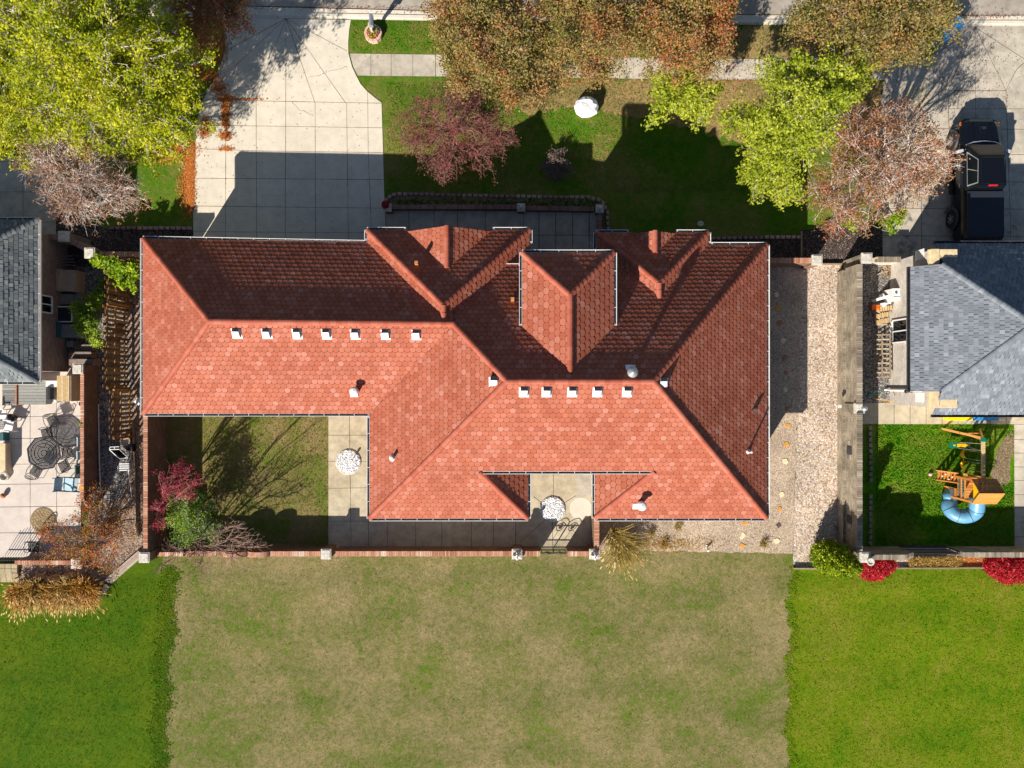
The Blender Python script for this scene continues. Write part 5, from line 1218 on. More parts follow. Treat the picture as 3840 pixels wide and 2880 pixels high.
def tree(name, label, base, lobes, leafmat, bark='bark', size=.06, nleaf=9000, nbr=16, ntw=7, r0=.12, spread=.16, flat=.5, twlen=.6, twr=.006, seed=0, fork=1.4, group=None, cat='tree', clump=14, tonebias=0, asp=.55, up=.25, brr=.022, crown=True, tonez=0.0, drop=0.0):
    rr = np.random.RandomState(seed + 100)
    bx0, by0 = base; t = thing(name, (bx0, by0, 0), label, cat, group)
    wood = MB(); fk = np.array([bx0, by0, fork])
    wood.tube([(bx0, by0, -.05), (bx0 + rr.uniform(-.05, .05), by0, fork * .5), fk], [r0 * 1.25, r0, r0 * .85], 8)
    tips = []; tw_pts = []
    per = max(1, nbr)
    for (lx_, ly_, lz_, lr_) in lobes:
        c = np.array([lx_, ly_, lz_]); rl = max(.02, r0 * .5)
        mid = (fk + c) / 2 + np.array([rr.uniform(-.2, .2), rr.uniform(-.2, .2), .15 * np.linalg.norm(c - fk)])
        limb = [fk, fk * .55 + mid * .45 + rr.uniform(-.08, .08, 3), mid, mid * .5 + c * .5 + rr.uniform(-.1, .1, 3), c]
        wood.tube(limb, [rl * 1.1, rl, rl * .8, rl * .6, rl * .35], 6)
        k = max(3, int(per * lr_))
        for i in range(k):
            s = rr.uniform(.35, 1.0); idx = s * 4; i0 = min(3, int(idx)); p = limb[i0] * (1 - (idx - i0)) + limb[i0 + 1] * (idx - i0)
            d = rr.randn(3); d[2] = d[2] * .8 + up; d /= np.linalg.norm(d); e = c + d * lr_ * rr.uniform(.65, 1.02)
            m = (p + e) / 2 + rr.uniform(-.12, .12, 3) * lr_ + np.array([0, 0, .05])
            q = [p, p * .5 + m * .5 + rr.uniform(-.04, .04, 3), m, m * .5 + e * .5 + rr.uniform(-.05, .05, 3), e]
            wood.tube(q, [brr, brr * .85, brr * .65, brr * .45, brr * .25], 5, cap=False)
            for j in range(ntw):
                s2 = rr.uniform(.25, 1.0) * 4; i1 = min(3, int(s2)); a = q[i1] * (1 - (s2 - i1)) + q[i1 + 1] * (s2 - i1)
                dd = (e - p) / (np.linalg.norm(e - p) + 1e-6) + rr.randn(3) * .75; dd[2] += up * .6 - drop; dd /= np.linalg.norm(dd)
                Lt = twlen * rr.uniform(.5, 1.2); b = a + dd * Lt; mm = (a + b) / 2 + rr.uniform(-.05, .05, 3)
                wood.tube([a, mm, b], [twr, twr * .8, twr * .4], 3, cap=False)
                tw_pts.append((a, mm, b))
                if twlen > .35:
                    for _ in range(2):
                        q2 = mm * .5 + b * .5; d2 = dd + rr.randn(3) * .7; d2 /= np.linalg.norm(d2); b2 = q2 + d2 * Lt * .45; wood.tube([q2, b2], [twr * .7, twr * .3], 3, cap=False); tw_pts.append((q2, (q2 + b2) / 2, b2))
    wood.obj('trunk', M[bark], t)
    if nleaf and crown:
        T = np.array(tw_pts); n = len(T)
        ncl = max(1, nleaf // clump); ti = rr.randint(0, n, ncl); s = rr.beta(2.2, 1.0, ncl)[:, None]
        cc = np.where(s < .5, T[ti, 0] * (1 - 2 * s) + T[ti, 1] * 2 * s, T[ti, 1] * (2 - 2 * s) + T[ti, 2] * (2 * s - 1))
        sp_ = .5 + .5 * np.sin(cc[:, 0] * 1.7 + seed) * np.sin(cc[:, 1] * 1.9 + seed * 2) + .25 * np.sin(cc[:, 0] * 4.1 + cc[:, 1] * 3.3)
        ct = .55 * rr.rand(ncl) + .45 * np.clip(sp_, 0, 1)
        cen = np.repeat(cc, clump, 0) + rr.randn(ncl * clump, 3) * spread * np.array([1, 1, .7])
        tone = np.repeat(ct, clump) * .65 + rr.rand(ncl * clump) * .35 + tonebias
        cen[:, 2] = np.maximum(cen[:, 2], .04)
        a, b = leaves(rr, cen, size, flat, asp)
        quads_obj('crown', cen, a, b, tone, leafmat, t)
    return t
def lob(u, v, z, rpx):
    p = P(u, v, z); return (p[0], p[1], z, rpx / F * (H - z))
F_yel = foliage('yellow_green_leaves', [(0, L(74, 104, 6)), (.25, L(130, 148, 8)), (.6, L(182, 184, 22)), (1, L(212, 206, 62))], .35)
F_yel2 = foliage('fresh_yellow_leaves', [(0, L(112, 132, 22)), (.4, L(158, 170, 42)), (.8, L(188, 192, 66)), (1, L(208, 206, 100))], .35)
F_org = foliage('autumn_orange_leaves', [(0, L(64, 66, 26)), (.16, L(108, 108, 42)), (.34, L(146, 136, 66)), (.5, L(160, 134, 84)), (.66, L(170, 114, 68)), (.82, L(182, 94, 50)), (.93, L(170, 72, 46)), (.97, L(150, 164, 48)), (1, L(186, 192, 76))], .3)
F_red = foliage('autumn_red_leaves', [(0, L(96, 78, 46)), (.25, L(138, 110, 70)), (.5, L(164, 122, 82)), (.7, L(168, 94, 64)), (.88, L(188, 112, 66)), (1, L(126, 132, 58))], .3)
F_rust = foliage('rust_leaves', [(0, L(92, 72, 50)), (.5, L(144, 98, 66)), (1, L(184, 120, 74))], .3)
F_pk = foliage('pink_red_leaves', [(0, L(88, 76, 58)), (.4, L(122, 88, 72)), (.65, L(140, 66, 64)), (1, L(166, 78, 74))], .3)
F_grn = foliage('green_leaves', [(0, L(40, 72, 16)), (.5, L(86, 122, 26)), (.85, L(150, 176, 40)), (1, L(196, 206, 70))], .3)
F_brt = foliage('bright_green_leaves', [(0, L(76, 112, 10)), (.5, L(140, 170, 20)), (1, L(196, 206, 40))], .35)
F_arb = foliage('arborvitae', [(0, L(62, 92, 4)), (.5, L(116, 140, 8)), (.85, L(160, 170, 14)), (1, L(184, 184, 30))], .15)
F_crim = foliage('crimson_bush', [(0, L(110, 10, 24)), (.5, L(180, 20, 40)), (.85, L(216, 50, 60)), (1, L(230, 96, 90))], .25)
F_str = foliage('straw', [(0, L(130, 100, 34)), (.4, L(176, 138, 60)), (.75, L(198, 164, 90)), (1, L(212, 184, 122))], .3)
F_gold = foliage('golden_straw', [(0, L(140, 92, 18)), (.4, L(184, 128, 40)), (.75, L(204, 160, 76)), (1, L(216, 182, 112))], .3)

# the big yellow green tree, upper left
tree('yellow_tree', 'largest tree, broad bright yellow green crown at the upper left', G(430, 330),
     [lob(u, v, z, r) for u, v, z, r in ((90, 80, 6.5, 150), (250, 60, 7.5, 150), (420, 30, 7.5, 140), (560, 70, 6.6, 130), (60, 260, 6.0, 150), (220, 230, 8.0, 150), (400, 200, 8.3, 150), (560, 220, 7.2, 140), (680, 250, 6.2, 110), (60, 420, 5.5, 130), (200, 420, 6.2, 130), (360, 400, 6.8, 140), (520, 420, 6.3, 130), (660, 390, 5.6, 120), (430, 520, 4.6, 80), (560, 500, 4.4, 110), (150, -60, 6.5, 140), (400, -90, 6.5, 150), (-60, 350, 5.4, 140), (640, 480, 4.2, 70), (545, 565, 3.4, 50), (60, 545, 4, 60), (-80, 120, 6, 150))],
     F_yel, 'bark_pale', size=.062, nleaf=105000, nbr=17, ntw=6, r0=.22, spread=.13, flat=.7, twlen=.75, twr=.008, seed=1, fork=2.2, clump=16, brr=.03)
# orange trees along the street
for i, (lab, base, lobs, n) in enumerate((
    ('orange brown street tree over the front walk, left one of the middle row', (1830, 190), ((1690, 60, 5.6, 95), (1790, 40, 6.4, 110), (1900, 60, 6.6, 110), (1700, 170, 5.4, 95), (1800, 180, 6.6, 110), (1920, 190, 6.4, 110), (1760, 290, 4.8, 75), (1870, 300, 5.2, 90), (1960, 320, 4.6, 60), (1980, 120, 6, 90), (1850, -60, 6, 120), (1680, -40, 5.5, 90)), 46000),
    ('orange brown street tree in the middle of the row above the white boulder', (2190, 130), ((2080, 40, 6.2, 110), (2200, 20, 6.8, 110), (2310, 40, 6.4, 100), (2080, 150, 6.0, 100), (2200, 150, 6.6, 105), (2310, 160, 6.0, 100), (2130, 250, 4.6, 70), (2240, 240, 4.4, 60), (2040, 240, 4.8, 70), (2200, -80, 6, 120)), 40000),
    ('orange brown street tree, right one of the middle row', (2540, 110), ((2420, 40, 6.2, 100), (2540, 20, 6.8, 110), (2650, 40, 6.2, 95), (2400, 150, 5.8, 85), (2500, 160, 6.2, 95), (2610, 150, 6.0, 95), (2560, 235, 5.0, 75), (2690, 110, 5.4, 70), (2720, 20, 5.6, 75), (2540, -90, 6, 110), (2640, 215, 4.6, 55)), 42000),
    ('orange and green street tree by the right driveway', (3230, 120), ((3020, 50, 6.0, 90), (3140, 30, 6.8, 110), (3280, 20, 7.0, 115), (3420, 40, 6.4, 105), (3510, 60, 5.6, 75), (3060, 130, 5.6, 85), (3190, 140, 6.6, 105), (3330, 140, 6.4, 105), (3440, 140, 5.6, 80), (3140, 215, 4.8, 60), (3270, 210, 5.0, 65), (3180, -80, 6, 120), (3400, -80, 6, 110)), 46000))):
    tree('autumn_tree', lab, G(*base), [lob(*q) for q in lobs], F_org, 'bark', size=.052, nleaf=int(n * 1.05), nbr=16, ntw=6, r0=.15, spread=.17, flat=.45, twlen=.6, seed=10 + i, fork=2.0, group='autumn trees along the street', clump=18, tonebias=(-.08, -.08, .0, -.15)[i])
tree('autumn_tree', 'thin red brown tree at the left kerb beside the big yellow tree', G(770, 90), [lob(*q) for q in ((700, 30, 4.2, 70), (790, 20, 4.5, 80), (870, 40, 4.2, 65), (720, 130, 3.2, 60), (800, 110, 3.6, 60), (760, 190, 2.2, 45), (890, 0, 4, 50), (780, -60, 4, 90))], F_red, 'bark_dark', size=.055, nleaf=11000, nbr=15, ntw=6, r0=.09, spread=.13, seed=21, fork=.9, clump=8)
tree('young_tree', 'small yellow tree standing alone on the front lawn beside the house shadow', G(2530, 420), [lob(*q) for q in ((2510, 320, 4.0, 50), (2570, 330, 4.2, 55), (2530, 390, 3.9, 48), (2600, 385, 3.6, 48), (2620, 340, 3.8, 40), (2470, 350, 3.4, 35), (2470, 430, 3.0, 32), (2580, 270, 4.2, 34), (2660, 370, 3.2, 26), (2555, 420, 3.2, 28), (2625, 425, 3.0, 22))], F_yel2, 'bark_pale', size=.075, nleaf=9000, nbr=16, ntw=5, r0=.06, spread=.11, flat=.7, twlen=.45, seed=22, fork=1.5, clump=10)
tree('yellow_tree', 'tall yellow green tree between the sidewalk and the red brown tree', G(2930, 470), [lob(*q) for q in ((2960, 280, 5.6, 70), (3060, 290, 6.0, 80), (3150, 300, 6.0, 75), (2950, 380, 6.2, 80), (3050, 390, 6.6, 85), (3130, 360, 6.0, 70), (2960, 480, 5.8, 80), (3050, 480, 5.8, 70), (2830, 480, 4.4, 55), (2760, 450, 3.6, 40), (2880, 560, 4.6, 70), (2970, 570, 4.6, 65), (2870, 660, 3.6, 65), (2930, 720, 3.0, 55), (3220, 280, 5.0, 40), (2830, 630, 3.2, 40), (2900, 260, 5, 40))],
     F_yel2, 'bark_pale', size=.064, nleaf=46000, nbr=17, ntw=6, r0=.13, spread=.12, flat=.7, twlen=.6, seed=23, fork=1.8, clump=14, tonebias=-.04)
tree('autumn_tree', 'red brown half bare tree left of the black pickup truck', G(3230, 690), [lob(*q) for q in ((3220, 440, 4.2, 60), (3330, 450, 4.8, 75), (3430, 480, 4.6, 70), (3180, 540, 4.6, 75), (3290, 560, 5.2, 85), (3400, 580, 5.2, 85), (3480, 600, 4.4, 70), (3120, 640, 4.4, 75), (3220, 680, 5.0, 85), (3340, 690, 5.0, 85), (3440, 700, 4.2, 70), (3060, 740, 3.6, 55), (3140, 780, 4.0, 70), (3250, 800, 3.6, 65), (3110, 850, 2.8, 45), (3190, 400, 4, 40), (3520, 650, 3.6, 40))],
     F_red, 'bark_pale', size=.046, nleaf=19000, nbr=17, ntw=6, r0=.14, spread=.13, flat=.35, twlen=.6, twr=.009, seed=24, fork=1.2, clump=8, brr=.026)
tree('young_tree', 'sprig of bright green leaves at the edge of the red brown tree and the driveway', G(3335, 880), [lob(*q) for q in ((3350, 820, 1.6, 26), (3380, 818, 1.5, 22), (3325, 835, 1.4, 18), (3340, 860, 1.1, 12), (3180, 850, 1.2, 22))], F_brt, 'bark', size=.055, nleaf=1400, nbr=14, ntw=4, r0=.03, spread=.07, twlen=.2, seed=25, fork=.5, clump=8)
tree('bare_tree', 'nearly bare pale twigged tree under the big yellow tree at the left', G(360, 700), [lob(*q) for q in ((160, 520, 4.2, 80), (260, 540, 4.8, 90), (370, 560, 4.8, 85), (180, 630, 4.6, 85), (290, 650, 5.2, 95), (400, 650, 4.8, 85), (470, 700, 4.0, 65), (220, 740, 4.4, 75), (320, 760, 4.8, 80), (420, 760, 4.2, 65), (130, 600, 3.8, 60), (500, 740, 3.4, 45), (360, 810, 3.8, 55), (270, 800, 3.6, 45), (460, 570, 3.8, 60))],
     F_rust, 'bark_pale', size=.05, nleaf=6500, nbr=18, ntw=8, r0=.13, spread=.12, flat=.3, twlen=.55, twr=.0075, seed=26, fork=1.0, clump=8, brr=.022)
tree('bare_tree', 'round red twigged almost leafless tree left of the white boulder', G(1700, 500), [lob(*q) for q in ((1600, 400, 2.6, 75), (1690, 370, 3.2, 80), (1780, 390, 3.0, 80), (1860, 430, 2.6, 70), (1560, 480, 2.4, 70), (1660, 480, 3.6, 80), (1760, 480, 3.6, 80), (1860, 510, 2.8, 70), (1600, 560, 2.5, 75), (1700, 580, 3.0, 80), (1800, 580, 2.8, 80), (1630, 620, 2.0, 50), (1660, 650, 1.8, 40), (1540, 540, 2.0, 45), (1880, 540, 2.2, 50), (1760, 320, 2.6, 50))],
     F_pk, 'twig_red', size=.038, nleaf=11000, nbr=19, ntw=8, r0=.11, spread=.08, flat=.3, twlen=.5, twr=.005, seed=27, fork=.7, clump=6, brr=.02)
tree('twiggy_shrub', 'low round grey purple twig shrub in the shadow on the front lawn', G(2087, 622), [lob(*q) for q in ((2065, 605, .42, 34), (2105, 598, .42, 34), (2118, 635, .42, 32), (2082, 648, .40, 34), (2052, 632, .35, 26))], foliage('grey_purple_twigs', [(0, L(84, 72, 68)), (1, L(134, 116, 106))], .1), 'bark_dark', size=.03, nleaf=6500, nbr=36, ntw=6, r0=.03, spread=.06, twlen=.2, twr=.006, seed=28, fork=.15, clump=6, cat='shrub', brr=.01)
# left side: ivy, shrubs
tree('ivy', 'bright green climbing ivy spilling over the top of the wooden fence', G(450, 1010), [lob(*q) for q in ((400, 985, 1.9, 22), (440, 990, 2.1, 30), (480, 1000, 2.0, 26), (430, 1030, 2.0, 26), (470, 1045, 1.8, 26), (500, 1040, 1.6, 20), (515, 985, 1.5, 18), (360, 980, 1.7, 12), (480, 1070, 1.4, 20))], F_brt, 'bark_dark', size=.075, nleaf=2600, nbr=18, ntw=4, r0=.03, spread=.08, twlen=.2, seed=30, fork=1.0, clump=8, cat='climbing plant', flat=.8)
tree('shrub', 'small yellow green shrub between the wooden fence and the air conditioner, upper one', G(385, 1115), [lob(*q) for q in ((365, 1115, 1.1, 26), (350, 1140, 1.2, 26), (385, 1100, .9, 18), (390, 1060, .8, 14), (372, 1150, 1.0, 16))], F_grn, 'bark_dark', size=.045, nleaf=2200, nbr=30, ntw=4, r0=.03, spread=.07, twlen=.2, seed=31, fork=.3, clump=8, cat='shrub', tonebias=.15)
tree('shrub', 'larger yellow green shrub left of the wooden fence, beside the green bin', G(345, 1215), [lob(*q) for q in ((300, 1160, 1.5, 26), (320, 1190, 1.5, 32), (350, 1220, 1.4, 36), (300, 1230, 1.4, 26), (350, 1260, 1.3, 28), (365, 1280, 1.1, 18), (330, 1170, 1.4, 24))], F_grn, 'bark_dark', size=.04, nleaf=6500, nbr=30, ntw=5, r0=.04, spread=.07, twlen=.22, seed=32, fork=.4, clump=8, cat='shrub', tonebias=.2)
tree('autumn_bush', 'wide half bare bush with orange and yellow leaves over the corner of the left patio', G(360, 2010), [lob(*q) for q in ((250, 1990, 1.9, 50), (330, 1960, 2.2, 55), (400, 1950, 2.0, 50), (350, 1880, 1.8, 50), (290, 2040, 1.9, 50), (370, 2030, 2.2, 55), (440, 2010, 1.9, 50), (240, 2060, 1.5, 36), (320, 2090, 1.6, 40), (400, 2090, 1.6, 42), (180, 1990, 1.4, 36), (450, 1920, 1.5, 36), (360, 1840, 1.3, 30), (420, 2120, 1.2, 28), (170, 2080, 1.0, 30), (460, 1960, 1.4, 40))],
     foliage('orange_yellow_mixed', [(0, L(84, 78, 20)), (.3, L(130, 110, 26)), (.55, L(196, 118, 36)), (.8, L(212, 96, 48)), (1, L(196, 186, 60))], .3), 'bark', size=.042, nleaf=6500, nbr=18, ntw=7, r0=.05, spread=.09, flat=.3, twlen=.38, twr=.0075, seed=33, fork=.3, clump=8, cat='bush', brr=.014)
tree('bare_bush', 'crimson twigged bush against the tall left wall of the courtyard', G(640, 1900), [lob(*q) for q in ((650, 1770, 2.6, 50), (700, 1790, 2.6, 48), (630, 1830, 2.8, 40), (740, 1800, 2.2, 30), (600, 1900, 2.4, 36), (690, 1750, 2.2, 34), (600, 1960, 2.2, 26), (720, 1840, 2.0, 30))],
     foliage('magenta_leaves', [(0, L(112, 24, 40)), (.6, L(166, 46, 66)), (1, L(196, 90, 100))], .3), 'twig_red', size=.034, nleaf=3600, nbr=20, ntw=8, r0=.07, spread=.05, twlen=.35, twr=.008, seed=34, fork=.8, clump=5, cat='bush', brr=.02)
tree('shrub', 'green leafy shrub with yellow leaves in the lower left corner of the courtyard', G(720, 1940), [lob(*q) for q in ((680, 1880, 1.6, 34), (730, 1870, 1.4, 40), (700, 1930, 1.8, 40), (760, 1950, 1.6, 45), (720, 1990, 1.5, 40), (790, 1990, 1.2, 36), (650, 1940, 1.2, 30), (780, 1890, 1.0, 26), (690, 2010, 1.2, 30))],
     F_grn, 'bark_pale', size=.045, nleaf=6500, nbr=20, ntw=6, r0=.04, spread=.13, twlen=.45, seed=35, fork=.4, clump=8, cat='shrub', tonebias=.08)
tree('bare_bush', 'bare pale twigged bush hanging over the back wall at the lower left', G(800, 2030), [lob(*q) for q in ((850, 2030, 1.8, 60), (920, 2000, 2.0, 60), (780, 2080, 1.6, 60), (880, 2090, 1.4, 60), (700, 2090, 1.4, 50), (620, 2110, 1.2, 50), (960, 2050, 1.6, 46), (870, 1970, 1.8, 36), (760, 2140, 1.0, 50), (660, 2060, 1.4, 36))],
     F_rust, 'twig_pink', size=.03, nleaf=0, nbr=13, ntw=6, r0=.05, spread=.05, twlen=.45, twr=.007, seed=36, fork=.4, clump=5, cat='bush', brr=.015)
# big bare tree whose shadow crosses the courtyard is out of frame below the left wall: thin multi stem
tree('bare_tree', 'slender bare multi stemmed tree in the courtyard corner casting long twig shadows', G(770, 2010), [lob(*q) for q in ((790, 2010, 4.2, 40), (740, 2040, 3.9, 36), (830, 2060, 3.8, 36))], F_rust, 'bark_dark', size=.03, nleaf=0, nbr=3, ntw=2, r0=.05, spread=.05, twlen=.5, twr=.008, seed=37, fork=.3, brr=.016)

# dense conifer right, crimson bushes
def dense_bush(name, label, base, lobes, mat, n, size, seed, cat='shrub', flat=.1, asp=.5, bark='bark_dark', shell=.75, upq=0):
    rr = np.random.RandomState(seed); t = thing(name, (base[0], base[1], 0), label, cat)
    wood = MB(); wood.tube([(base[0], base[1], 0), (base[0], base[1], .3)], .05, 6)
    for l in lobes: wood.tube([(base[0], base[1], .2), l[:3]], [.03, .008], 5)
    wood.obj('trunk', M[bark], t)
    w_ = np.array([l[3] ** 2 for l in lobes]); w_ = w_ / w_.sum(); idx = rr.choice(len(lobes), n, p=w_)
    Lb = np.array(lobes); d = rr.randn(n, 3); d /= np.linalg.norm(d, axis=1)[:, None]
    bump = 1 + .14 * np.sin(d[:, 0] * 9 + idx) * np.sin(d[:, 1] * 8 + 2 * idx) + .08 * np.sin(d[:, 2] * 15 + idx)
    rad = Lb[idx, 3] * rr.uniform(shell, 1.0, n) * bump
    cen = Lb[idx, :3] + d * rad[:, None]; cen[:, 2] = np.maximum(cen[:, 2], .03)
    a, b = leaves(rr, cen, size, flat, asp)
    if upq: a[:, 2] += upq * size; 
    quads_obj('crown', cen, a, b, rr.rand(n), mat, t); return t
ax_, ay_ = G(3082, 2068)
dense_bush('arborvitae', 'dense yellow green conical arborvitae at the lower end of the gravel path', (ax_, ay_), [(ax_ + q[0] * .8, ay_ + q[1], q[2], q[3]) for q in ((0, -.1, .6, .78), (.0, 0, 1.3, .80), (.05, -.02, 1.9, .66), (.1, .02, 2.5, .52), (.1, 0, 3.0, .38), (.1, 0, 3.4, .22), (-.35, .2, .9, .5), (.35, -.2, 1.2, .5))], F_arb, 26000, .05, 41, flat=0, cat='conifer', shell=.7)
x, y = G(3235, 2115); dense_bush('crimson_bush', 'crimson bush right of the arborvitae, at the corner of the grey wall', (x, y), [(x, y, .45, .62), (x + .5, y, .5, .62), (x - .45, y + .1, .35, .45), (x + .9, y + .1, .4, .50), (x + .3, y - .25, .35, .5)], F_crim, 12000, .04, 42, flat=.3)
x, y = G(3730, 2120); dense_bush('crimson_bush', 'crimson bush at the right edge in front of the low grey wall', (x, y), [(x, y, .5, .66), (x + .7, y, .55, .7), (x + 1.4, y, .5, .7), (x + .4, y - .35, .35, .5), (x - .3, y, .35, .45)], F_crim, 15000, .04, 43, flat=.3)
# ornamental grasses
def grass_clump(label, clumps, n, mat, lean=(0, 0), Ln=1.1, seed=0, name='ornamental_grass', cat='ornamental grass', wd=.010, plume=True):
    rr = np.random.RandomState(seed); x0, y0 = G(*clumps[0][:2]); t = thing(name, (x0, y0, 0), label, cat)
    mb = MB()
    for (u, v, r) in clumps:
        x, y = G(u, v)
        for k in range(n):
            a = rr.rand() * 6.283; el_ = rr.uniform(.25, 1.0); l = Ln * rr.uniform(.6, 1.1) * r
            hd = np.array([math.cos(a) * (1 - el_) * 1.4 + lean[0], math.sin(a) * (1 - el_) * 1.4 + lean[1], 0])
            p0 = np.array([x, y, 0]) + rr.uniform(-.14, .14, 3) * (1, 1, 0); p1 = p0 + hd * l * .35 + np.array([0, 0, l * .55]); p2 = p0 + hd * l * .9 + np.array([0, 0, l * (.62 + .2 * el_)]); p3 = p0 + hd * l * 1.25 + np.array([0, 0, l * (.5 + .25 * el_)])
            s = np.cross(hd + .001, (0, 0, 1)); s /= np.linalg.norm(s) + 1e-9; T = rr.rand()
            w0 = wd
            vs = [p0 - s * w0, p0 + s * w0, p1 + s * w0, p1 - s * w0, p2 + s * w0 * .8, p2 - s * w0 * .8, p3]
            mb.add(vs, [(0, 1, 2, 3), (3, 2, 4, 5), (5, 4, 6)], 0, T * .7)
            if plume and rr.rand() < .16:
                d = p3 - p2; d /= np.linalg.norm(d) + 1e-9; pe = p3 + d * .2; mb.add([p3 - s * .018, p3 + s * .018, (p3 + pe) / 2 + s * .03 + (0, 0, .01), pe, (p3 + pe) / 2 - s * .03], [(0, 1, 2, 3, 4)], 0, .8 + .2 * rr.rand())
    mb.obj('blades', mat, t); return t
F_gg = foliage('grass_green_gold', [(0, L(110, 108, 40)), (.3, L(156, 138, 66)), (.6, L(192, 160, 92)), (1, L(220, 190, 132))], .3)
grass_clump('large straw coloured grass clump at the back wall corner behind the courtyard gate', [(2300, 1990, 1.15), (2330, 2020, 1.1), (2315, 2050, 1.0)], 300, F_gg, lean=(.22, -.45), Ln=.98, seed=51)
for i, (u, v, s, lab) in enumerate(((105, 2205, 1.0, 'leftmost golden grass clump at the lower left bed'), (165, 2195, 1.05, 'second golden grass clump from the left'), (225, 2205, .95, 'third golden grass clump from the left'), (285, 2195, 1.05, 'fourth golden grass clump from the left'), (345, 2190, 1.05, 'rightmost golden grass clump beside the pale timbers'))):
    grass_clump(lab, [(u - 10, v - 5, s), (u + 14, v + 12, s * .85)], 420, F_gold if i % 2 == 0 else F_str, lean=(-.1, -.42), Ln=.85, seed=52 + i, wd=.013)
for i, (u, v, lab) in enumerate(((2540, 1975, 'tiny green gold tuft in the gravel behind the right wing'), (2490, 2040, 'small dry brown tuft at the lawn edge behind the right wing'), (2440, 2000, 'small dark tuft right of the large grass clump'), (2860, 2040, 'small grey green tuft near the end of the stepping stones'))):
    grass_clump(lab, [(u, v, .5)], 90, F_gg if i != 1 else F_str, Ln=.6, seed=60 + i, plume=False, wd=.008)
# front planting bed: row of perennials
F_per = foliage('perennials', [(0, L(40, 66, 24)), (.5, L(84, 116, 40)), (.8, L(130, 150, 60)), (1, L(170, 140, 80))], .3)
rr = np.random.RandomState(70); k = 0
for u in range(1500, 2250, 27):
    v = 757 + rr.uniform(-4, 6) + (u - 1500) * .010; x, y = G(u, v)
    mb = MB(); n = 34 if rr.rand() > .2 else 12
    for j in range(n):
        a = rr.rand() * 6.28; l = rr.uniform(.12, .32); c = np.array([x, y, .0]); d = np.array([math.cos(a), math.sin(a), 0]); s = np.array([-d[1], d[0], 0])
        p1 = c + d * l * .5 + (0, 0, l * .6); p2 = c + d * l + (0, 0, l * .45)
        mb.add([c, p1 - s * .022, p2, p1 + s * .022], [(0, 1, 2, 3)], 0, rr.rand())
    sp = ('strap leaved perennial', 'leafy green perennial')[k % 2]
    o = mb.obj('perennial', F_per, loc=(x, y, 0), label='%s in the bed along the low front wall' % sp, cat='plant', group='perennials in the front planting bed'); k += 1
# leaf litter
def litter(name, regions, n, mat, seed, size=.035, z=.035, label=None):
    rr = np.random.RandomState(seed); cs = []
    tot = sum(r[4] for r in regions)
    for (u, v, su, sv, w_) in regions:
        k = int(n * w_ / tot); q = np.column_stack([u + rr.randn(k) * su, v + rr.randn(k) * sv]); cs.append(q)
    q = np.vstack(cs); cen = np.column_stack([(q[:, 0] - 1920) / F * H, (1440 - q[:, 1]) / F * H, z + rr.rand(len(q)) * .015])
    a, b = leaves(rr, cen, size, 2.5, .6); return quads_obj(name, cen, a, b, rr.rand(len(q)), mat, None, (0, 0, 0), kind='stuff', label=label)
F_lit = foliage('orange_litter', [(0, L(150, 84, 36)), (.5, L(196, 112, 46)), (1, L(222, 146, 76))], .15)
reg = [(715, y_, 8, 16, .9) for y_ in range(560, 800, 24)] + [(660, 560, 40, 18, 2.2), (620, 590, 30, 14, 1.2), (848, 400, 8, 22, 1.2), (846, 450, 7, 18, 1.2), (852, 372, 14, 8, .8), (820, 330, 16, 14, .8), (790, 285, 20, 14, 1.2), (775, 470, 12, 16, .7), (845, 510, 12, 8, .8), (765, 500, 12, 12, .4), (740, 262, 22, 12, .6), (850, 558, 14, 5, .4), (900, 373, 50, 2, .5), (690, 690, 12, 60, 1.0), (830, 170, 14, 30, .8), (805, 210, 20, 20, .8)]
litter('fallen_leaves', reg, 12000, F_lit, 80, .035)
F_lit2 = foliage('brown_litter', [(0, L(96, 60, 44)), (.6, L(140, 84, 56)), (1, L(184, 110, 70))], .1)
rr = np.random.RandomState(81)
reg = [(3650, 250, 110, 130, 2), (3300, 300, 160, 60, 1), (2760, 250, 100, 20, .6), (1300, 30, 250, 4, 1.0), (1700, 48, 200, 5, .6), (3650, 62, 120, 4, 1.0), (3300, 60, 250, 6, .6), (2650, 302, 250, 3, 1), (2500, 300, 300, 30, 1.4), (2000, 330, 150, 40, .7)]
litter('fallen_leaves', reg, 3400, F_lit2, 82, .028)
rr2 = np.random.RandomState(85); n_ = 2600
q = np.column_stack([rr2.uniform(3402, 3600, n_), rr2.uniform(2088, 2126, n_)]); cen = np.column_stack([(q[:, 0] - 1920) / F * H, (1440 - q[:, 1]) / F * H, .02 + .14 * rr2.rand(n_)]); a, b = leaves(rr2, cen, .10, .6, .10)
quads_obj('dry_grass', cen, a, b, rr2.rand(n_), F_str, None, (0, 0, 0), kind='stuff')
q = np.column_stack([rr2.uniform(3595, 3695, 700), rr2.uniform(2088, 2126, 700)]); cen = np.column_stack([(q[:, 0] - 1920) / F * H, (1440 - q[:, 1]) / F * H, .02 + .02 * rr2.rand(700)]); a, b = leaves(rr2, cen, .035, 2, .7)
quads_obj('fallen_leaves', cen, a, b, rr2.rand(700), F_lit, None, (0, 0, 0), kind='stuff')
# straw wisps and dry growth in the gravel behind the right wing
n_ = 1500; q = np.column_stack([2470 + rr2.randn(n_) * 110, 2040 + rr2.randn(n_) * 16]); q = q[(q[:, 0] > 2260) & (q[:, 1] > 1955)]; n_ = len(q); cen = np.column_stack([(q[:, 0] - 1920) / F * H, (1440 - q[:, 1]) / F * H, .02 + .05 * rr2.rand(n_)]); a, b = leaves(rr2, cen, .07, 1.2, .12)
quads_obj('dry_grass', cen, a, b, rr2.rand(n_), F_str, None, (0, 0, 0), kind='stuff')
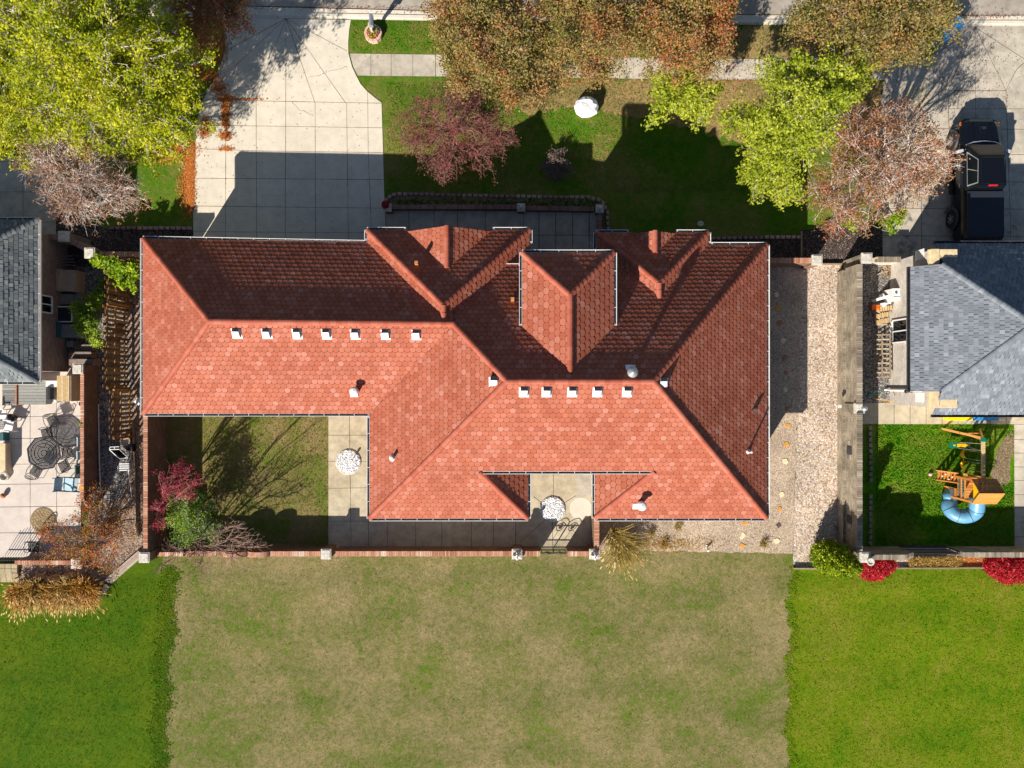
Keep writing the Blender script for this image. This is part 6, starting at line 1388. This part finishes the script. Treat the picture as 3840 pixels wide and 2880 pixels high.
# scattered dark specks on the driveways
q = np.column_stack([rr.uniform(740, 1430, 330), rr.uniform(110, 890, 330)]); q2 = np.column_stack([rr.uniform(3330, 3840, 300), rr.uniform(110, 890, 300)]); q = np.vstack([q, q2])
cen = np.column_stack([(q[:, 0] - 1920) / F * H, (1440 - q[:, 1]) / F * H, np.full(len(q), .034)]); a, b = leaves(rr, cen, .026, 2.5, .7)
quads_obj('fallen_leaves', cen, a, b, rr.rand(len(q)), M['bark_dark'], None, (0, 0, 0), kind='stuff')
# grass tufts breaking up the lawns
def tufts(name, rects, n, mat, seed, s=.055, z=.02, keep=None):
    rr = np.random.RandomState(seed); ar = [(r[2] - r[0]) * (r[3] - r[1]) for r in rects]; T = sum(ar); cs = []
    for r, A in zip(rects, ar):
        k = int(n * A / T); cs.append(np.column_stack([rr.uniform(r[0], r[2], k), rr.uniform(r[1], r[3], k)]))
    q = np.vstack(cs)
    if keep: q = q[keep(q)]
    cen = np.column_stack([(q[:, 0] - 1920) / F * H, (1440 - q[:, 1]) / F * H, np.full(len(q), z) + rr.rand(len(q)) * .02])
    nn = len(q); d = rr.randn(nn, 3); d[:, 2] = np.abs(d[:, 2]) * .5 + .15; d /= np.linalg.norm(d, axis=1)[:, None]; sd = np.cross(d, rr.randn(nn, 3)); sd /= np.linalg.norm(sd, axis=1)[:, None]
    sc = s * rr.uniform(.5, 1.3, nn)[:, None]
    return quads_obj(name, cen, d * sc, sd * sc * .28, rr.rand(nn), mat, None, (0, 0, 0), kind='stuff')
tufts('grass', [(612, 2090, 2965, 2900)], 42000, M['lawn_c'], 90, s=.03)
tufts('grass', [(0, 2290, 604, 2900), (430, 2170, 610, 2300)], 12000, M['lawn_l'], 91, s=.034)
tufts('grass', [(2975, 2138, 3860, 2900)], 22000, M['lawn_r'], 92, s=.036)
tufts('grass', [(1450, 310, 3300, 720), (1320, 80, 3300, 195)], 50000, M['lawn_f'], 93, s=.038, keep=lambda q: ~((np.abs(q[:, 0] - 2195) < 40) & (np.abs(q[:, 1] - 410) < 40)))
tufts('grass', [(3285, 1596, 3800, 2045)], 22000, M['lawn_p'], 94, s=.055, keep=lambda q: ~((q[:, 0] > 3722 + 12 * np.sin(q[:, 1] / 13)) & (q[:, 1] > 1640) & (q[:, 1] < 1815)))
tufts('grass', [(630, 1560, 1230, 2045)], 14000, M['lawn_y'], 95, s=.036)
def border(mat, xs, seed, n, spread, s=.05):
    rr = np.random.RandomState(seed); v = rr.uniform(2120, 2900, n); u = np.interp(v, *xs) + rr.randn(n) * spread + 10 * np.sin(v / 37) + 6 * np.sin(v / 11)
    cen = np.column_stack([(u - 1920) / F * H, (1440 - v) / F * H, .018 + rr.rand(n) * .01]); a, b = leaves(rr, cen, s, 2.0, .6)
    return quads_obj('grass', cen, a, b, rr.rand(n), mat, None, (0, 0, 0), kind='stuff')
border(M['lawn_l'], ([2120, 2250, 2450, 2700, 2900], [625, 640, 612, 604, 596]), 96, 7000, 15)
border(M['lawn_r'], ([2120, 2900], [2972, 2960]), 97, 2600, 7)
# ---------------------------------------------------------------- left patio furniture
def iron_chair(x, y, rz, lab):
    t = thing('patio_chair', (x, y, 0), lab, 'chair', 'black iron chairs round the patio table'); cs, sn = math.cos(rz), math.sin(rz)
    W = lambda a, b, z: (x + a * cs - b * sn, y + a * sn + b * cs, z)
    m = MB()
    for i in range(9): m.bar(W(-.24 + .06 * i, -.24, .43), W(-.24 + .06 * i, .24, .43), .03, .015)
    for i in range(9): m.bar(W(-.24, -.24 + .06 * i, .432), W(.24, -.24 + .06 * i, .432), .028, .015)
    m.obj('seat', M['black'], t)
    m = MB(); pts = [W(-.26 * math.cos(a), .26 + .06 * math.sin(a), .45 + .45 * math.sin(a)) for a in [math.pi * k / 12 for k in range(13)]]; m.tube(pts, .018, 6)
    pts = [W(.15 * math.cos(a), .30, .70 + .13 * math.sin(a)) for a in [math.pi * k / 8 for k in range(17)]]; m.tube(pts, .012, 5)
    for i in range(5): m.bar(W(-.16 + .08 * i, .27, .44), W(-.12 + .06 * i, .31, .80), .012)
    m.obj('backrest', M['black'], t)
    for s in (-1, 1):
        m = MB(); m.tube([W(s * .26, .26, .66), W(s * .30, .0, .68), W(s * .28, -.22, .64), W(s * .25, -.26, .43)], .016, 6); m.obj('armrest', M['black'], t)
        for q in (-.22, .24): m = MB(); m.tube([W(s * .23, q, .43), W(s * .26, q * 1.15, .01)], .014, 5); m.obj('leg', M['black'], t)
cx, cy = P(165, 1699, .72)[:2]
t = thing('patio_table', (cx, cy, 0), 'octagonal black iron mesh table on the left patio', 'table')
m = MB(); Rr = .82; oc = [(cx + Rr * math.cos(R(22.5 + 45 * i + 8)), cy + Rr * math.sin(R(22.5 + 45 * i + 8))) for i in range(8)]
for i in range(8): m.bar((*oc[i], .72), (*oc[(i + 1) % 8], .72), .06, .03)
reg = oc
for k in range(-17, 18):
    for dr in (0, 1):
        c0 = k * .048; st = [(c0 - .014, -1), (c0 + .014, -1), (c0 + .014, 1), (c0 - .014, 1)]; st = [(cx + a, cy + b) for a, b in st] if dr == 0 else [(cx + b, cy + a) for a, b in st][::-1]
        pl = clip2(st, reg)
        if len(pl) > 2: z = .722 + dr * .004; n = len(pl); m.add([(*p, z) for p in pl], [tuple(range(n))], 0)
for r_ in (.14, .30, .46, .62):
    pts = [(cx + r_ * math.cos(a), cy + r_ * math.sin(a), .728) for a in [2 * math.pi * j / 24 for j in range(25)]]; m.tube(pts, .014, 4)
m.obj('table_top', M['black'], t)
for i in range(4): m = MB(); a = R(45 + 90 * i); m.tube([(cx + .5 * math.cos(a), cy + .5 * math.sin(a), .71), (cx + .3 * math.cos(a), cy + .3 * math.sin(a), .35), (cx + .55 * math.cos(a), cy + .55 * math.sin(a), .02)], .022, 6); m.obj('leg', M['black'], t)
for (u, v, a, lab) in ((172, 1625, -75, 'black iron chair at the upper side of the octagonal table'), (248, 1697, -80, 'black iron chair right of the octagonal table'), (238, 1748, 205, 'black iron chair at the lower right of the octagonal table'), (132, 1768, 150, 'black iron chair at the lower left of the octagonal table'), (122, 2052, 0, 'black iron chair alone in the shade by the bottom left wall'), (196, 1578, 25, 'black iron chair turned away above the octagonal table')):
    x, y = P(u, v, .5)[:2]; iron_chair(x, y, R(a), lab)
# sling lounge chair
x, y = P(246, 1815, .45)[:2]; t = thing('lounge_chair', (x, y, 0), 'pale blue sling lounge chair with navy frame near the brown wall', 'lounge chair')
m = MB(); rz = R(-6)
for i in range(3): pass
m.box((x - .26, y, .62), (.36, .62, .03), rz, tilt=('y', .9)); m.box((x + .10, y - .02, .42), (.50, .62, .03), rz, tilt=('y', -.1)); m.box((x + .42, y - .04, .38), (.22, .62, .03), rz, tilt=('y', .3)); m.obj('sling', M['fabric'], t)
M['navy'] = plain('navy_frame', L(38, 44, 74), .5, 0, .1)
for s in (-1, 1):
    m = MB(); m.tube([(x - .52, y + s * .34 + .04, .10), (x - .3, y + s * .34 + .03, .66), (x + .1, y + s * .34, .62), (x + .55, y + s * .34 - .05, .40), (x + .6, y + s * .34 - .05, .02)], .022, 6); m.tube([(x - .42, y + s * .32, .8), (x - .1, y + s * .33, .42), (x + .6, y + s * .33 - .04, .38)], .02, 6); m.obj('frame', M['navy'], t)
# folding chairs with mint fabric against the wall
for i, (u, v, lab) in enumerate(((297, 1655, 'mint folding chair against the brown wall, upper one'), (296, 1707, 'mint folding chair against the brown wall, middle one'), (290, 1760, 'grey green folding chair against the brown wall, lower one'))):
    x, y = P(u, v, .5)[:2]; t = thing('folding_chair', (x, y, 0), lab, 'chair', 'folding chairs against the brown wall')
    m = MB(); m.box((x, y, .45), (.30, .40, .03), .05); m.box((x + .16, y, .72), (.04, .38, .40)); m.obj('sling', M['fabric' if i < 2 else 'teal'], t)
    m = MB()
    for s in (-1, 1): m.tube([(x - .16, y + s * .21, .02), (x + .18, y + s * .21, .92)], .014, 5); m.tube([(x + .16, y + s * .2, .02), (x - .14, y + s * .2, .46)], .014, 5)
    m.obj('frame', M['navy'], t)
# white plastic chairs
for i, (u, v, a, lab) in enumerate(((28, 1596, 80, 'white plastic chair at the left edge, lower one'), (4, 1556, 95, 'white plastic chair at the left edge, upper one'))):
    x, y = P(u, v, .5)[:2]; rz = R(a); t = thing('plastic_chair', (x, y, 0), lab, 'chair', 'white plastic chairs at the left edge'); cs, sn = math.cos(rz), math.sin(rz); W = lambda a_, b_, z: (x + a_ * cs - b_ * sn, y + a_ * sn + b_ * cs, z)
    m = MB(); m.box(W(0, 0, .42), (.46, .44, .04), rz); m.obj('seat', M['white'], t)
    m = MB()
    for k in range(5): m.bar(W(-.18 + .09 * k, .22, .44), W(-.2 + .1 * k, .34, .88), .07, .02)
    m.bar(W(-.25, .345, .88), W(.25, .345, .88), .05); m.obj('backrest', M['white'], t)
    for s in (-1, 1):
        m = MB(); m.bar(W(s * .26, -.22, .64), W(s * .26, .28, .66), .06, .03); m.obj('armrest', M['white'], t)
        for q in (-.2, .2): m = MB(); m.bar(W(s * .22, q, .62 if q < 0 else .44), W(s * .27, q * 1.3, .01), .04); m.obj('leg', M['white'], t)
# grey slatted deck with benches
def slat_box(nm, lab, cat, px0, v0, px1, v1, h, m_, along='x', n=6, tops=None):
    a = P(px0, v0, h); b = P(px1, v1, h); x0, x1 = sorted((a[0], b[0])); y0, y1 = sorted((a[1], b[1])); t = thing(nm, ((x0 + x1) / 2, (y0 + y1) / 2, 0), lab, cat)
    q = MB(); q.bx(x0 + .02, y0 + .02, 0, x1 - .02, y1 - .02, h - .04); q.obj('frame', m_, t)
    q = MB()
    for i in range(n):
        if along == 'x': q.bx(x0, y0 + (y1 - y0) * i / n + .006, h - .04, x1, y0 + (y1 - y0) * (i + 1) / n - .006, h)
        else: q.bx(x0 + (x1 - x0) * i / n + .006, y0, h - .04, x0 + (x1 - x0) * (i + 1) / n - .006, y1, h)
    q.obj('slats', m_, t); return t
M['deckgrey'] = toned('grey_deck', [(0, L(120, 120, 118)), (1, L(160, 160, 154))], .7, .3, 10, .2, .3)
slat_box('wooden_deck', 'grey slatted deck platform left of the thin brown post, below the grey roof', 'deck', 8, 1425, 58, 1521, .42, M['deckgrey'], n=10)
slat_box('wooden_deck', 'grey slatted deck platform right of the thin brown post, below the grey roof', 'deck', 64, 1425, 172, 1518, .46, M['deckgrey'], n=8)
x, y = P(61, 1475, .5)[:2]; mb = MB(); mb.bx(x - .03, y - .6, 0, x + .03, y + .6, .52); mb.obj('plank', M['flag3'], loc=(x, y, 0), label='thin brown board standing between the two grey decks', cat='board')
t = thing('cabinet', P(242, 1478)[:3], 'tall beige storage cabinet with ribbed top beside the grill', 'cabinet'); a = P(213, 1505, .9); b = P(268, 1440, .9)
mb = MB(); mb.bx(a[0], a[1], 0, b[0] - .05, b[1] + .4, .85); mb.obj('body', M['beige_cover'], t); mb = MB()
for i in range(6): mb.bx(a[0] + i * .1, a[1], .85, a[0] + i * .1 + .09, b[1] + .4, .89)
mb.obj('top', M['wood_pale'], t)
t = thing('grill', P(190, 1475), 'barbecue grill with white side shelf and black lid next to the grey deck', 'grill'); c = P(186, 1476, .9)
mb = MB(); mb.box((c[0], c[1], .4), (.3, .5, .8)); mb.obj('cart', M['deckgrey'], t)
mb = MB(); mb.tube([(c[0], c[1] - .28, .86), (c[0], c[1] + .28, .86)], .17, 12, squash=.9); mb.obj('lid', M['dark'], t, smooth=False)
mb = MB(); mb.bx(c[0] - .2, c[1] + .32, .84, c[0] + .5, c[1] + .62, .88); mb.obj('shelf', M['white'], t)
mb = MB(); x, y = P(203, 1498, .5)[:2]; mb.lathe((x, y, 0), [(.15, 0), (.17, .3), (.12, .4), (.05, .46), (.02, .5)], 16); mb.obj('gas_bottle', M['steel'], loc=(x, y, 0), label='grey gas bottle beside the beige cabinet', cat='gas bottle')
# small pieces at the left edge
t = thing('cooler', P(2, 1713), 'cream lidded cooler chest at the left edge of the patio', 'cooler'); a = P(-14, 1765, .5); b = P(19, 1664, .5)
mb = MB(); mb.bx(a[0], a[1], 0, b[0], b[1], .44); mb.obj('body', M['beige_cover'], t); mb = MB(); mb.bx(a[0] - .02, a[1] - .02, .44, b[0] + .02, b[1] + .02, .52); mb.obj('lid', M['beige'], t)
mb = MB(); a = P(2, 1638, .4); mb.box((a[0], a[1], .22), (.34, .42, .44), taper=.9); mb.obj('teal_tub', M['teal'], loc=(a[0], a[1], 0), label='teal tub at the left edge below the white chairs', cat='tub')
mb = MB(); a = P(38, 1568, .3); mb.lathe((a[0], a[1], 0), [(.15, 0), (.22, .3), (.18, .3), (.16, .25)], 16); mb.blob((a[0], a[1], .3), (.16, .16, .08), 1, .2); mb.obj('plant_pot', M['dark'], loc=(a[0], a[1], 0), label='black pot in the shade beside the white plastic chairs', cat='pot')
mb = MB(); a = P(12, 1788, .2); mb.lathe((a[0], a[1], 0), [(.2, 0), (.24, .18), (.18, .2), (.16, .08)], 16); mb.obj('stone_bowl', M['stone'], loc=(a[0], a[1], 0), label='pale stone bowl at the left edge below the cooler', cat='bowl')
mb = MB(); a = P(8, 1860, .2); mb.lathe((a[0], a[1], 0), [(.06, 0), (.13, .12), (.12, .2), (.05, .26)], 14); mb.obj('glass_lamp', M['flag3'], loc=(a[0], a[1], 0), label='small red brown lamp on the sunlit patio at the left edge', cat='lamp')
for (u, v, m_, lab) in ((307, 1514, 'dark', 'small black urn hanging on the brown wall near the cabinet'), (305, 1590, 'dark', 'hanging basket of yellow flowers on the brown wall'), (309, 1828, 'flag1', 'orange terracotta plate on the brown wall cap')):
    a = P(u, v, 1.1); t = thing('wall_planter', (a[0], a[1], .9), lab, 'planter'); mb = MB()
    mb.lathe((a[0], a[1], .95), [(.05, 0), (.11, .15), (.12, .22), (.08, .22)] if m_ == 'dark' else [(.1, .21), (.13, .225), (.12, .24), (.02, .235)], 14); mb.obj('bowl', M[m_], t)
    if v == 1590:
        q = MB()
        for k in range(40): aa = random.random() * 6.28; r_ = .09 * random.random(); q.box((a[0] + r_ * math.cos(aa), a[1] + r_ * math.sin(aa), 1.18 + random.random() * .03), (.03, .03, .01), tilt=('x', .3))
        q.obj('flowers', F_brt, t)
# round cobble disc
x, y = G(163, 1950); mb = MB(); mb.lathe((x, y, .016), [(.63, 0), (.63, .012), (.60, .014)], 40); rr = np.random.RandomState(4)
for ring, n in ((.07, 1), (.17, 7), (.29, 12), (.41, 17), (.53, 22)):
    for i in range(n):
        a = 2 * math.pi * i / n + ring * 5; hw = min(.055, math.pi * max(ring, .06) / n * .88); mb.box((x + ring * math.cos(a) * (n > 1), y + ring * math.sin(a) * (n > 1), .032), (.10, hw * 2, .014), a)
mb.obj('cobble_circle', M['cobble'], loc=(x, y, 0), label='round cobbled disc set in the left patio', cat='paving circle')
# stepped pavers bottom left
t = thing('paver_steps', P(32, 2150), 'tan paver landing and step at the bottom left gate', 'steps')
for r_ in range(4):
    q = MB()
    for c_ in range(-2, 3):
        a = P(23 * c_, 2114 + r_ * 18, .1); b = P(23 * c_ + 21.5, 2114 + r_ * 18 + 16.5, .1); q.bx(a[0], b[1], 0, b[0], a[1], (.17, .17, .1, .04)[r_])
    q.obj('paver_row', M['paver'], t)
t = thing('iron_gate', (-24.6, -8.5, 0), 'black iron gate in the opening at the bottom left corner', 'gate'); mb = MB()
for i in range(9): mb.bar((-25.0 + i * .13, -8.5, .05), (-25.0 + i * .13, -8.5, .9 + .12 * math.sin(math.pi * i / 8)), .02)
mb.bar((-25.0, -8.5, .25), (-23.9, -8.5, .25), .03); mb.bar((-25.0, -8.5, .8), (-23.9, -8.5, .8), .03); mb.obj('gate_leaf', M['black'], t)

# ---------------------------------------------------------------- narrow yard between grey house and fence
a = P(161, 1098, .75); b = P(288, 1000, .75)
t = thing('covered_furniture', ((a[0] + b[0]) / 2, (a[1] + b[1]) / 2, 0), 'large beige covered furniture beside the left grey house wall', 'covered furniture')
mb = MB(); mb.box(((a[0] + b[0]) / 2 - .3, (a[1] + b[1]) / 2, .45), (abs(a[0] - b[0]) * .52, 1.10, .90), -.07, taper=.94); mb.obj('cover', M['beige_cover'], t)
mb = MB(); mb.box(((a[0] + b[0]) / 2 + .42, (a[1] + b[1]) / 2 - .04, .38), (abs(a[0] - b[0]) * .44, 1.08, .76), -.07, taper=.94); mb.obj('cover_flap', M['beige_cover'], t)
t = thing('air_conditioner', P(240, 1165), 'square air conditioner with dark grille and pale rim beside the left house window', 'air conditioner'); a = P(240, 1178, .8)
mb = MB(); mb.box((a[0], a[1], .38), (.78, .78, .76)); mb.obj('casing', M['deckgrey'], t)
mb = MB()
for s in (-1, 1): mb.box((a[0] + s * .36, a[1], .775), (.05, .78, .03)); mb.box((a[0], a[1] + s * .36, .775), (.67, .05, .031))
mb.obj('rim', M['white'], t); mb = MB(); mb.box((a[0], a[1], .765), (.68, .68, .012))
for i in range(9): mb.bar((a[0] - .33, a[1] - .32 + i * .08, .776), (a[0] + .33, a[1] - .32 + i * .08, .776), .015, .01)
mb.obj('grille', M['dark'], t)
mb = MB(); a = P(240, 1122, .6); mb.box((a[0], a[1], .3), (.9, .5, .6)); mb.box((a[0] + .62, a[1] - .3, .25), (.30, 1.2, .5)); mb.obj('storage_bench', M['deckgrey'], loc=(a[0], a[1], 0), label='grey box bench between the beige cover and the air conditioner', cat='bench')
t = thing('wheeled_bin', P(240, 1236), 'grey wheeled bin with green lid lying beside the air conditioner', 'bin'); a = P(200, 1237, .8); b = P(262, 1240, .6)
mb = MB(); mb.box((a[0], a[1], .5), (.62, .72, .9), 0, taper=1.05); mb.obj('lid', M['teal'], t); mb = MB(); mb.box((b[0], b[1], .35), (1.0, .68, .7), 0, taper=.9); mb.obj('body', M['deckgrey'], t)
mb = MB(); mb.tube([(b[0] + .42, b[1] - .1, .72), (b[0] + .42, b[1] + .1, .72)], .15, 14); mb.obj('wheel', M['deckgrey'], t)
mb = MB(); a = P(179, 1297, .3); mb.box((a[0], a[1], .15), (.5, .3, .3), .05); mb.obj('black_box', M['dark'], loc=(a[0], a[1], 0), label='small black box on the brick path by the left house', cat='box')
mb = MB(); a = P(261, 1290, .3); mb.box((a[0], a[1], .15), (.3, .3, .3)); mb.obj('small_box', M['deckgrey'], loc=(a[0], a[1], 0), label='small grey box above the stack of tan pavers', cat='box')
for i, (u, v, w_, h, lab) in enumerate(((312, 1304, .95, .25, 'top row of the tan paver stack by the left house'), (300, 1331, 1.1, .45, 'middle row of the tan paver stack by the left house'), (305, 1358, 1.2, .62, 'bottom, tallest row of the tan paver stack by the left house'))):
    a = P(u, v, h); mb = MB()
    for k in range(3): mb.bx(a[0] - w_ / 2 + k * w_ / 3, a[1] - .16, 0, a[0] - w_ / 2 + (k + 1) * w_ / 3 - .01, a[1] + .15, h)
    mb.obj('paver_stack', M['tan_wall'], loc=(a[0], a[1], 0), label=lab, cat='pavers', group='paver stacks by the left house')
mb = MB()
for i in range(4): a = P(170 + i * 10, 962 + i * 9, .2); b = P(270 + i * 4, 960 + i * 12, .5); mb.tube([a, b], .03, 6)
mb.obj('pipe_bundle', M['steel'], loc=P(220, 970), label='bundle of grey pipes lying in deep shade beside the left grey house', cat='pipes')
# bird house on a pole, wheelbarrow
t = thing('bird_house', P(494, 1863), 'white slatted bird house on a leaning white pole in the left gravel strip', 'bird house'); a = P(494, 1863, 0); b = P(481, 1762, 1.5)
mb = MB(); mb.tube([a, b], .02, 6); mb.obj('pole', M['white'], t)
mb = MB(); c = P(471, 1750, 1.55); mb.box((c[0], c[1], 1.5), (.46, .30, .26), .03); mb.obj('house', M['deckgrey'], t)
mb = MB()
for i in range(4): mb.bar((c[0] - .23, c[1] - .16 + i * .1, 1.66 + (.02 if i % 2 else 0)), (c[0] + .23, c[1] - .15 + i * .1, 1.66 + (.02 if i % 2 else 0)), .05, .02)
mb.obj('roof', M['white'], t)
t = thing('wheelbarrow', P(455, 1700), 'dark wheelbarrow with pale rim tipped beside the bird house', 'wheelbarrow'); c = P(452, 1700, .4)
mb = MB(); vs = [(c[0] - .45, c[1] + .2, .55), (c[0] + .05, c[1] + .22, .6), (c[0] + .42, c[1] - .2, .5), (c[0] - .05, c[1] - .25, .42), (c[0] - .2, c[1] + .1, .12), (c[0] + .0, c[1] + .1, .12), (c[0] + .15, c[1] - .1, .12), (c[0] + .02, c[1] - .1, .12)]
mb.add(vs, [(0, 1, 5, 4), (1, 2, 6, 5), (2, 3, 7, 6), (3, 0, 4, 7), (4, 5, 6, 7)]); mb.obj('tray', M['dark'], t)
mb = MB()
for i in range(4): mb.tube([vs[i], vs[(i + 1) % 4]], .02, 5)
mb.bar(vs[0], (c[0] - .42, c[1] + .32, .55), .03); mb.bar((c[0] - .42, c[1] + .32, .55), (c[0] + .05, c[1] + .34, .6), .03); mb.bar((c[0] - .2, c[1] + .33, .57), (c[0] - .2, c[1] + .2, .57), .03)
mb.obj('frame', M['white'], t)
mb = MB(); mb.tube([(c[0] + .5, c[1] + .25, .2), (c[0] + .56, c[1] + .25, .2)], .2, 16); mb.obj('wheel', M['tyre'], t)
mb = MB(); c = P(462, 1655, .5); mb.lathe((c[0], c[1], 0), [(.18, 0), (.25, .35), (.2, .36), (.18, .3)], 14); mb.obj('dry_planter', M['beige_cover'], loc=(c[0], c[1], 0), label='tan tub with dry plants at the end of the wooden fence', cat='planter')

# ---------------------------------------------------------------- narrow yard beside the right grey house
def tx(u, v, z): return P(u, v, z)
t = thing('garden_ladder', P(3310, 1330), 'weathered ladder like wooden frame along the right grey house wall', 'ladder'); a = P(3284, 1415, .3); b = P(3334, 1255, .45)
mb = MB(); n = 9
for i in range(n + 1):
    y = a[1] + (b[1] - a[1]) * i / n; mb.bar((a[0], y, .10), (b[0], y, .50), .07, .035)
mb.obj('rung', M['wood_grey'], t)
for x_, z_ in ((b[0], .50), ((a[0] + b[0]) / 2, .30)): mb = MB(); mb.bar((x_, a[1] - .04, z_ + .04), (x_, b[1] + .04, z_ + .04), .06, .05); mb.obj('rail', M['wood_grey'], t)
for i, (v, lab) in enumerate(((1162, 'upper one of three pale slatted garden chairs folded along the right house'), (1186, 'middle one of three pale slatted garden chairs folded along the right house'), (1209, 'lower one of three pale slatted garden chairs folded along the right house'))):
    a = P(3283, v, .2); b = P(3346 - i * 6, v - 6, .6); t = thing('garden_chair', ((a[0] + b[0]) / 2, a[1], 0), lab, 'chair', 'pale slatted garden chairs')
    mb = MB()
    for k in range(5):
        f0, f1 = .28 + k * .145, .28 + k * .145 + .135; mb.bx(a[0] + (b[0] - a[0]) * f0, a[1] - .11 + .05 * (k + 2) / 5, .30 + .06 * k, a[0] + (b[0] - a[0]) * f1, a[1] + .12 + .05 * (k + 2) / 5, .34 + .06 * k)
    mb.obj('backrest', M['wood_pale'], t); mb = MB()
    for k in range(2): mb.bx(a[0] + k * .1, a[1] - .10, .18, a[0] + k * .1 + .09, a[1] + .10, .22)
    mb.obj('seat', M['wood_pale'], t); mb = MB(); mb.bar((a[0], a[1] - .12, .05), (a[0] + .5, a[1] - .12, .35), .04); mb.bar((a[0], a[1] + .12, .05), (a[0] + .5, a[1] + .12, .35), .04); mb.obj('leg', M['wood_pale'], t)
t = thing('utility_box', P(3355, 1105), 'white utility cabinet with grey spout beside the right grey house', 'utility cabinet'); c = P(3362, 1104, .9)
mb = MB(); mb.box((c[0], c[1], .5), (.42, .56, .9)); mb.obj('cabinet', M['white'], t)
mb = MB(); mb.bar((c[0] - .2, c[1] - .05, .55), (c[0] - .75, c[1] - .22, .06), .12, .06); mb.obj('ramp', M['white'], t)
mb = MB(); mb.box((c[0] - .02, c[1] - .12, .956), (.3, .02, .012)); mb.box((c[0] - .05, c[1] + .08, .97), (.08, .12, .03), .4); mb.obj('hatch', M['teal'], t)
for i, (u, v, lab) in enumerate(((3316, 1143, 'left of two small white posts beside the white utility cabinet'), (3334, 1133, 'right of two small white posts beside the white utility cabinet'))):
    c = P(u, v, .4); mb = MB(); mb.box((c[0], c[1], .22), (.17, .2, .44), .1); mb.box((c[0] + .05, c[1] + .04, .47), (.06, .1, .06), .3); mb.obj('white_post', M['white'], loc=(c[0], c[1], 0), label=lab, cat='post')
c = P(3287, 1152, .3); mb = MB(); mb.box((c[0], c[1], .12), (.36, .24, .24)); mb.box((c[0] + .04, c[1] - .03, .25), (.22, .06, .02)); mb.obj('orange_crate', M['orangel'], loc=(c[0], c[1], 0), label='small orange red crate in front of the slatted chairs', cat='crate')
c = P(3362, 1042, .4); mb = MB(); mb.box((c[0], c[1], .2), (.16, .24, .4)); mb.obj('stone_block', M['beige'], loc=(c[0], c[1], 0), label='small beige block against the right grey house wall', cat='block')
mb = MB()
for i in range(40): c = P(3330 + random.uniform(-26, 30), 1010 + random.uniform(-22, 26), .1); mb.box((c[0], c[1], random.uniform(.03, .15)), (random.uniform(.2, .42), random.uniform(.04, .09), .05), random.uniform(0, 3))
mb.obj('scrap_pile', M['wood_grey'], loc=P(3330, 1010), label='heap of broken pale sticks beside the right grey house corner', cat='wood pile')
t = thing('garden_umbrella', P(3256, 1487), 'small folded teal umbrella leaning near the pale pier', 'umbrella'); mb = MB(); mb.tube([P(3250, 1490, .9), P(3262, 1478, .5)], [.03, .13], 8); mb.obj('canopy', M['teal'], t); mb = MB(); mb.tube([P(3262, 1478, .5), P(3324, 1452, .6)], .015, 5); mb.obj('pole', M['green_p'], t)
mb = MB(); mb.tube([P(3280, 1496, .1), P(3346, 1505, .7)], .015, 5); mb.box(P(3346, 1505, .7), (.12, .04, .04)); mb.obj('broom', M['yellow'], loc=P(3310, 1500), label='thin broom with yellow end on the walk beside the grey house', cat='broom')
c = P(3144, 1524, 1.0); mb = MB(); mb.box((c[0] + .05, c[1], 1.0), (.1, .12, .16)); mb.box((c[0] + .02, c[1], 1.1), (.16, .16, .03)); mb.obj('wall_lantern', M['pipe'], loc=(c[0], c[1], .9), label='tiny lantern on the path side of the tall grey wall', cat='lantern')
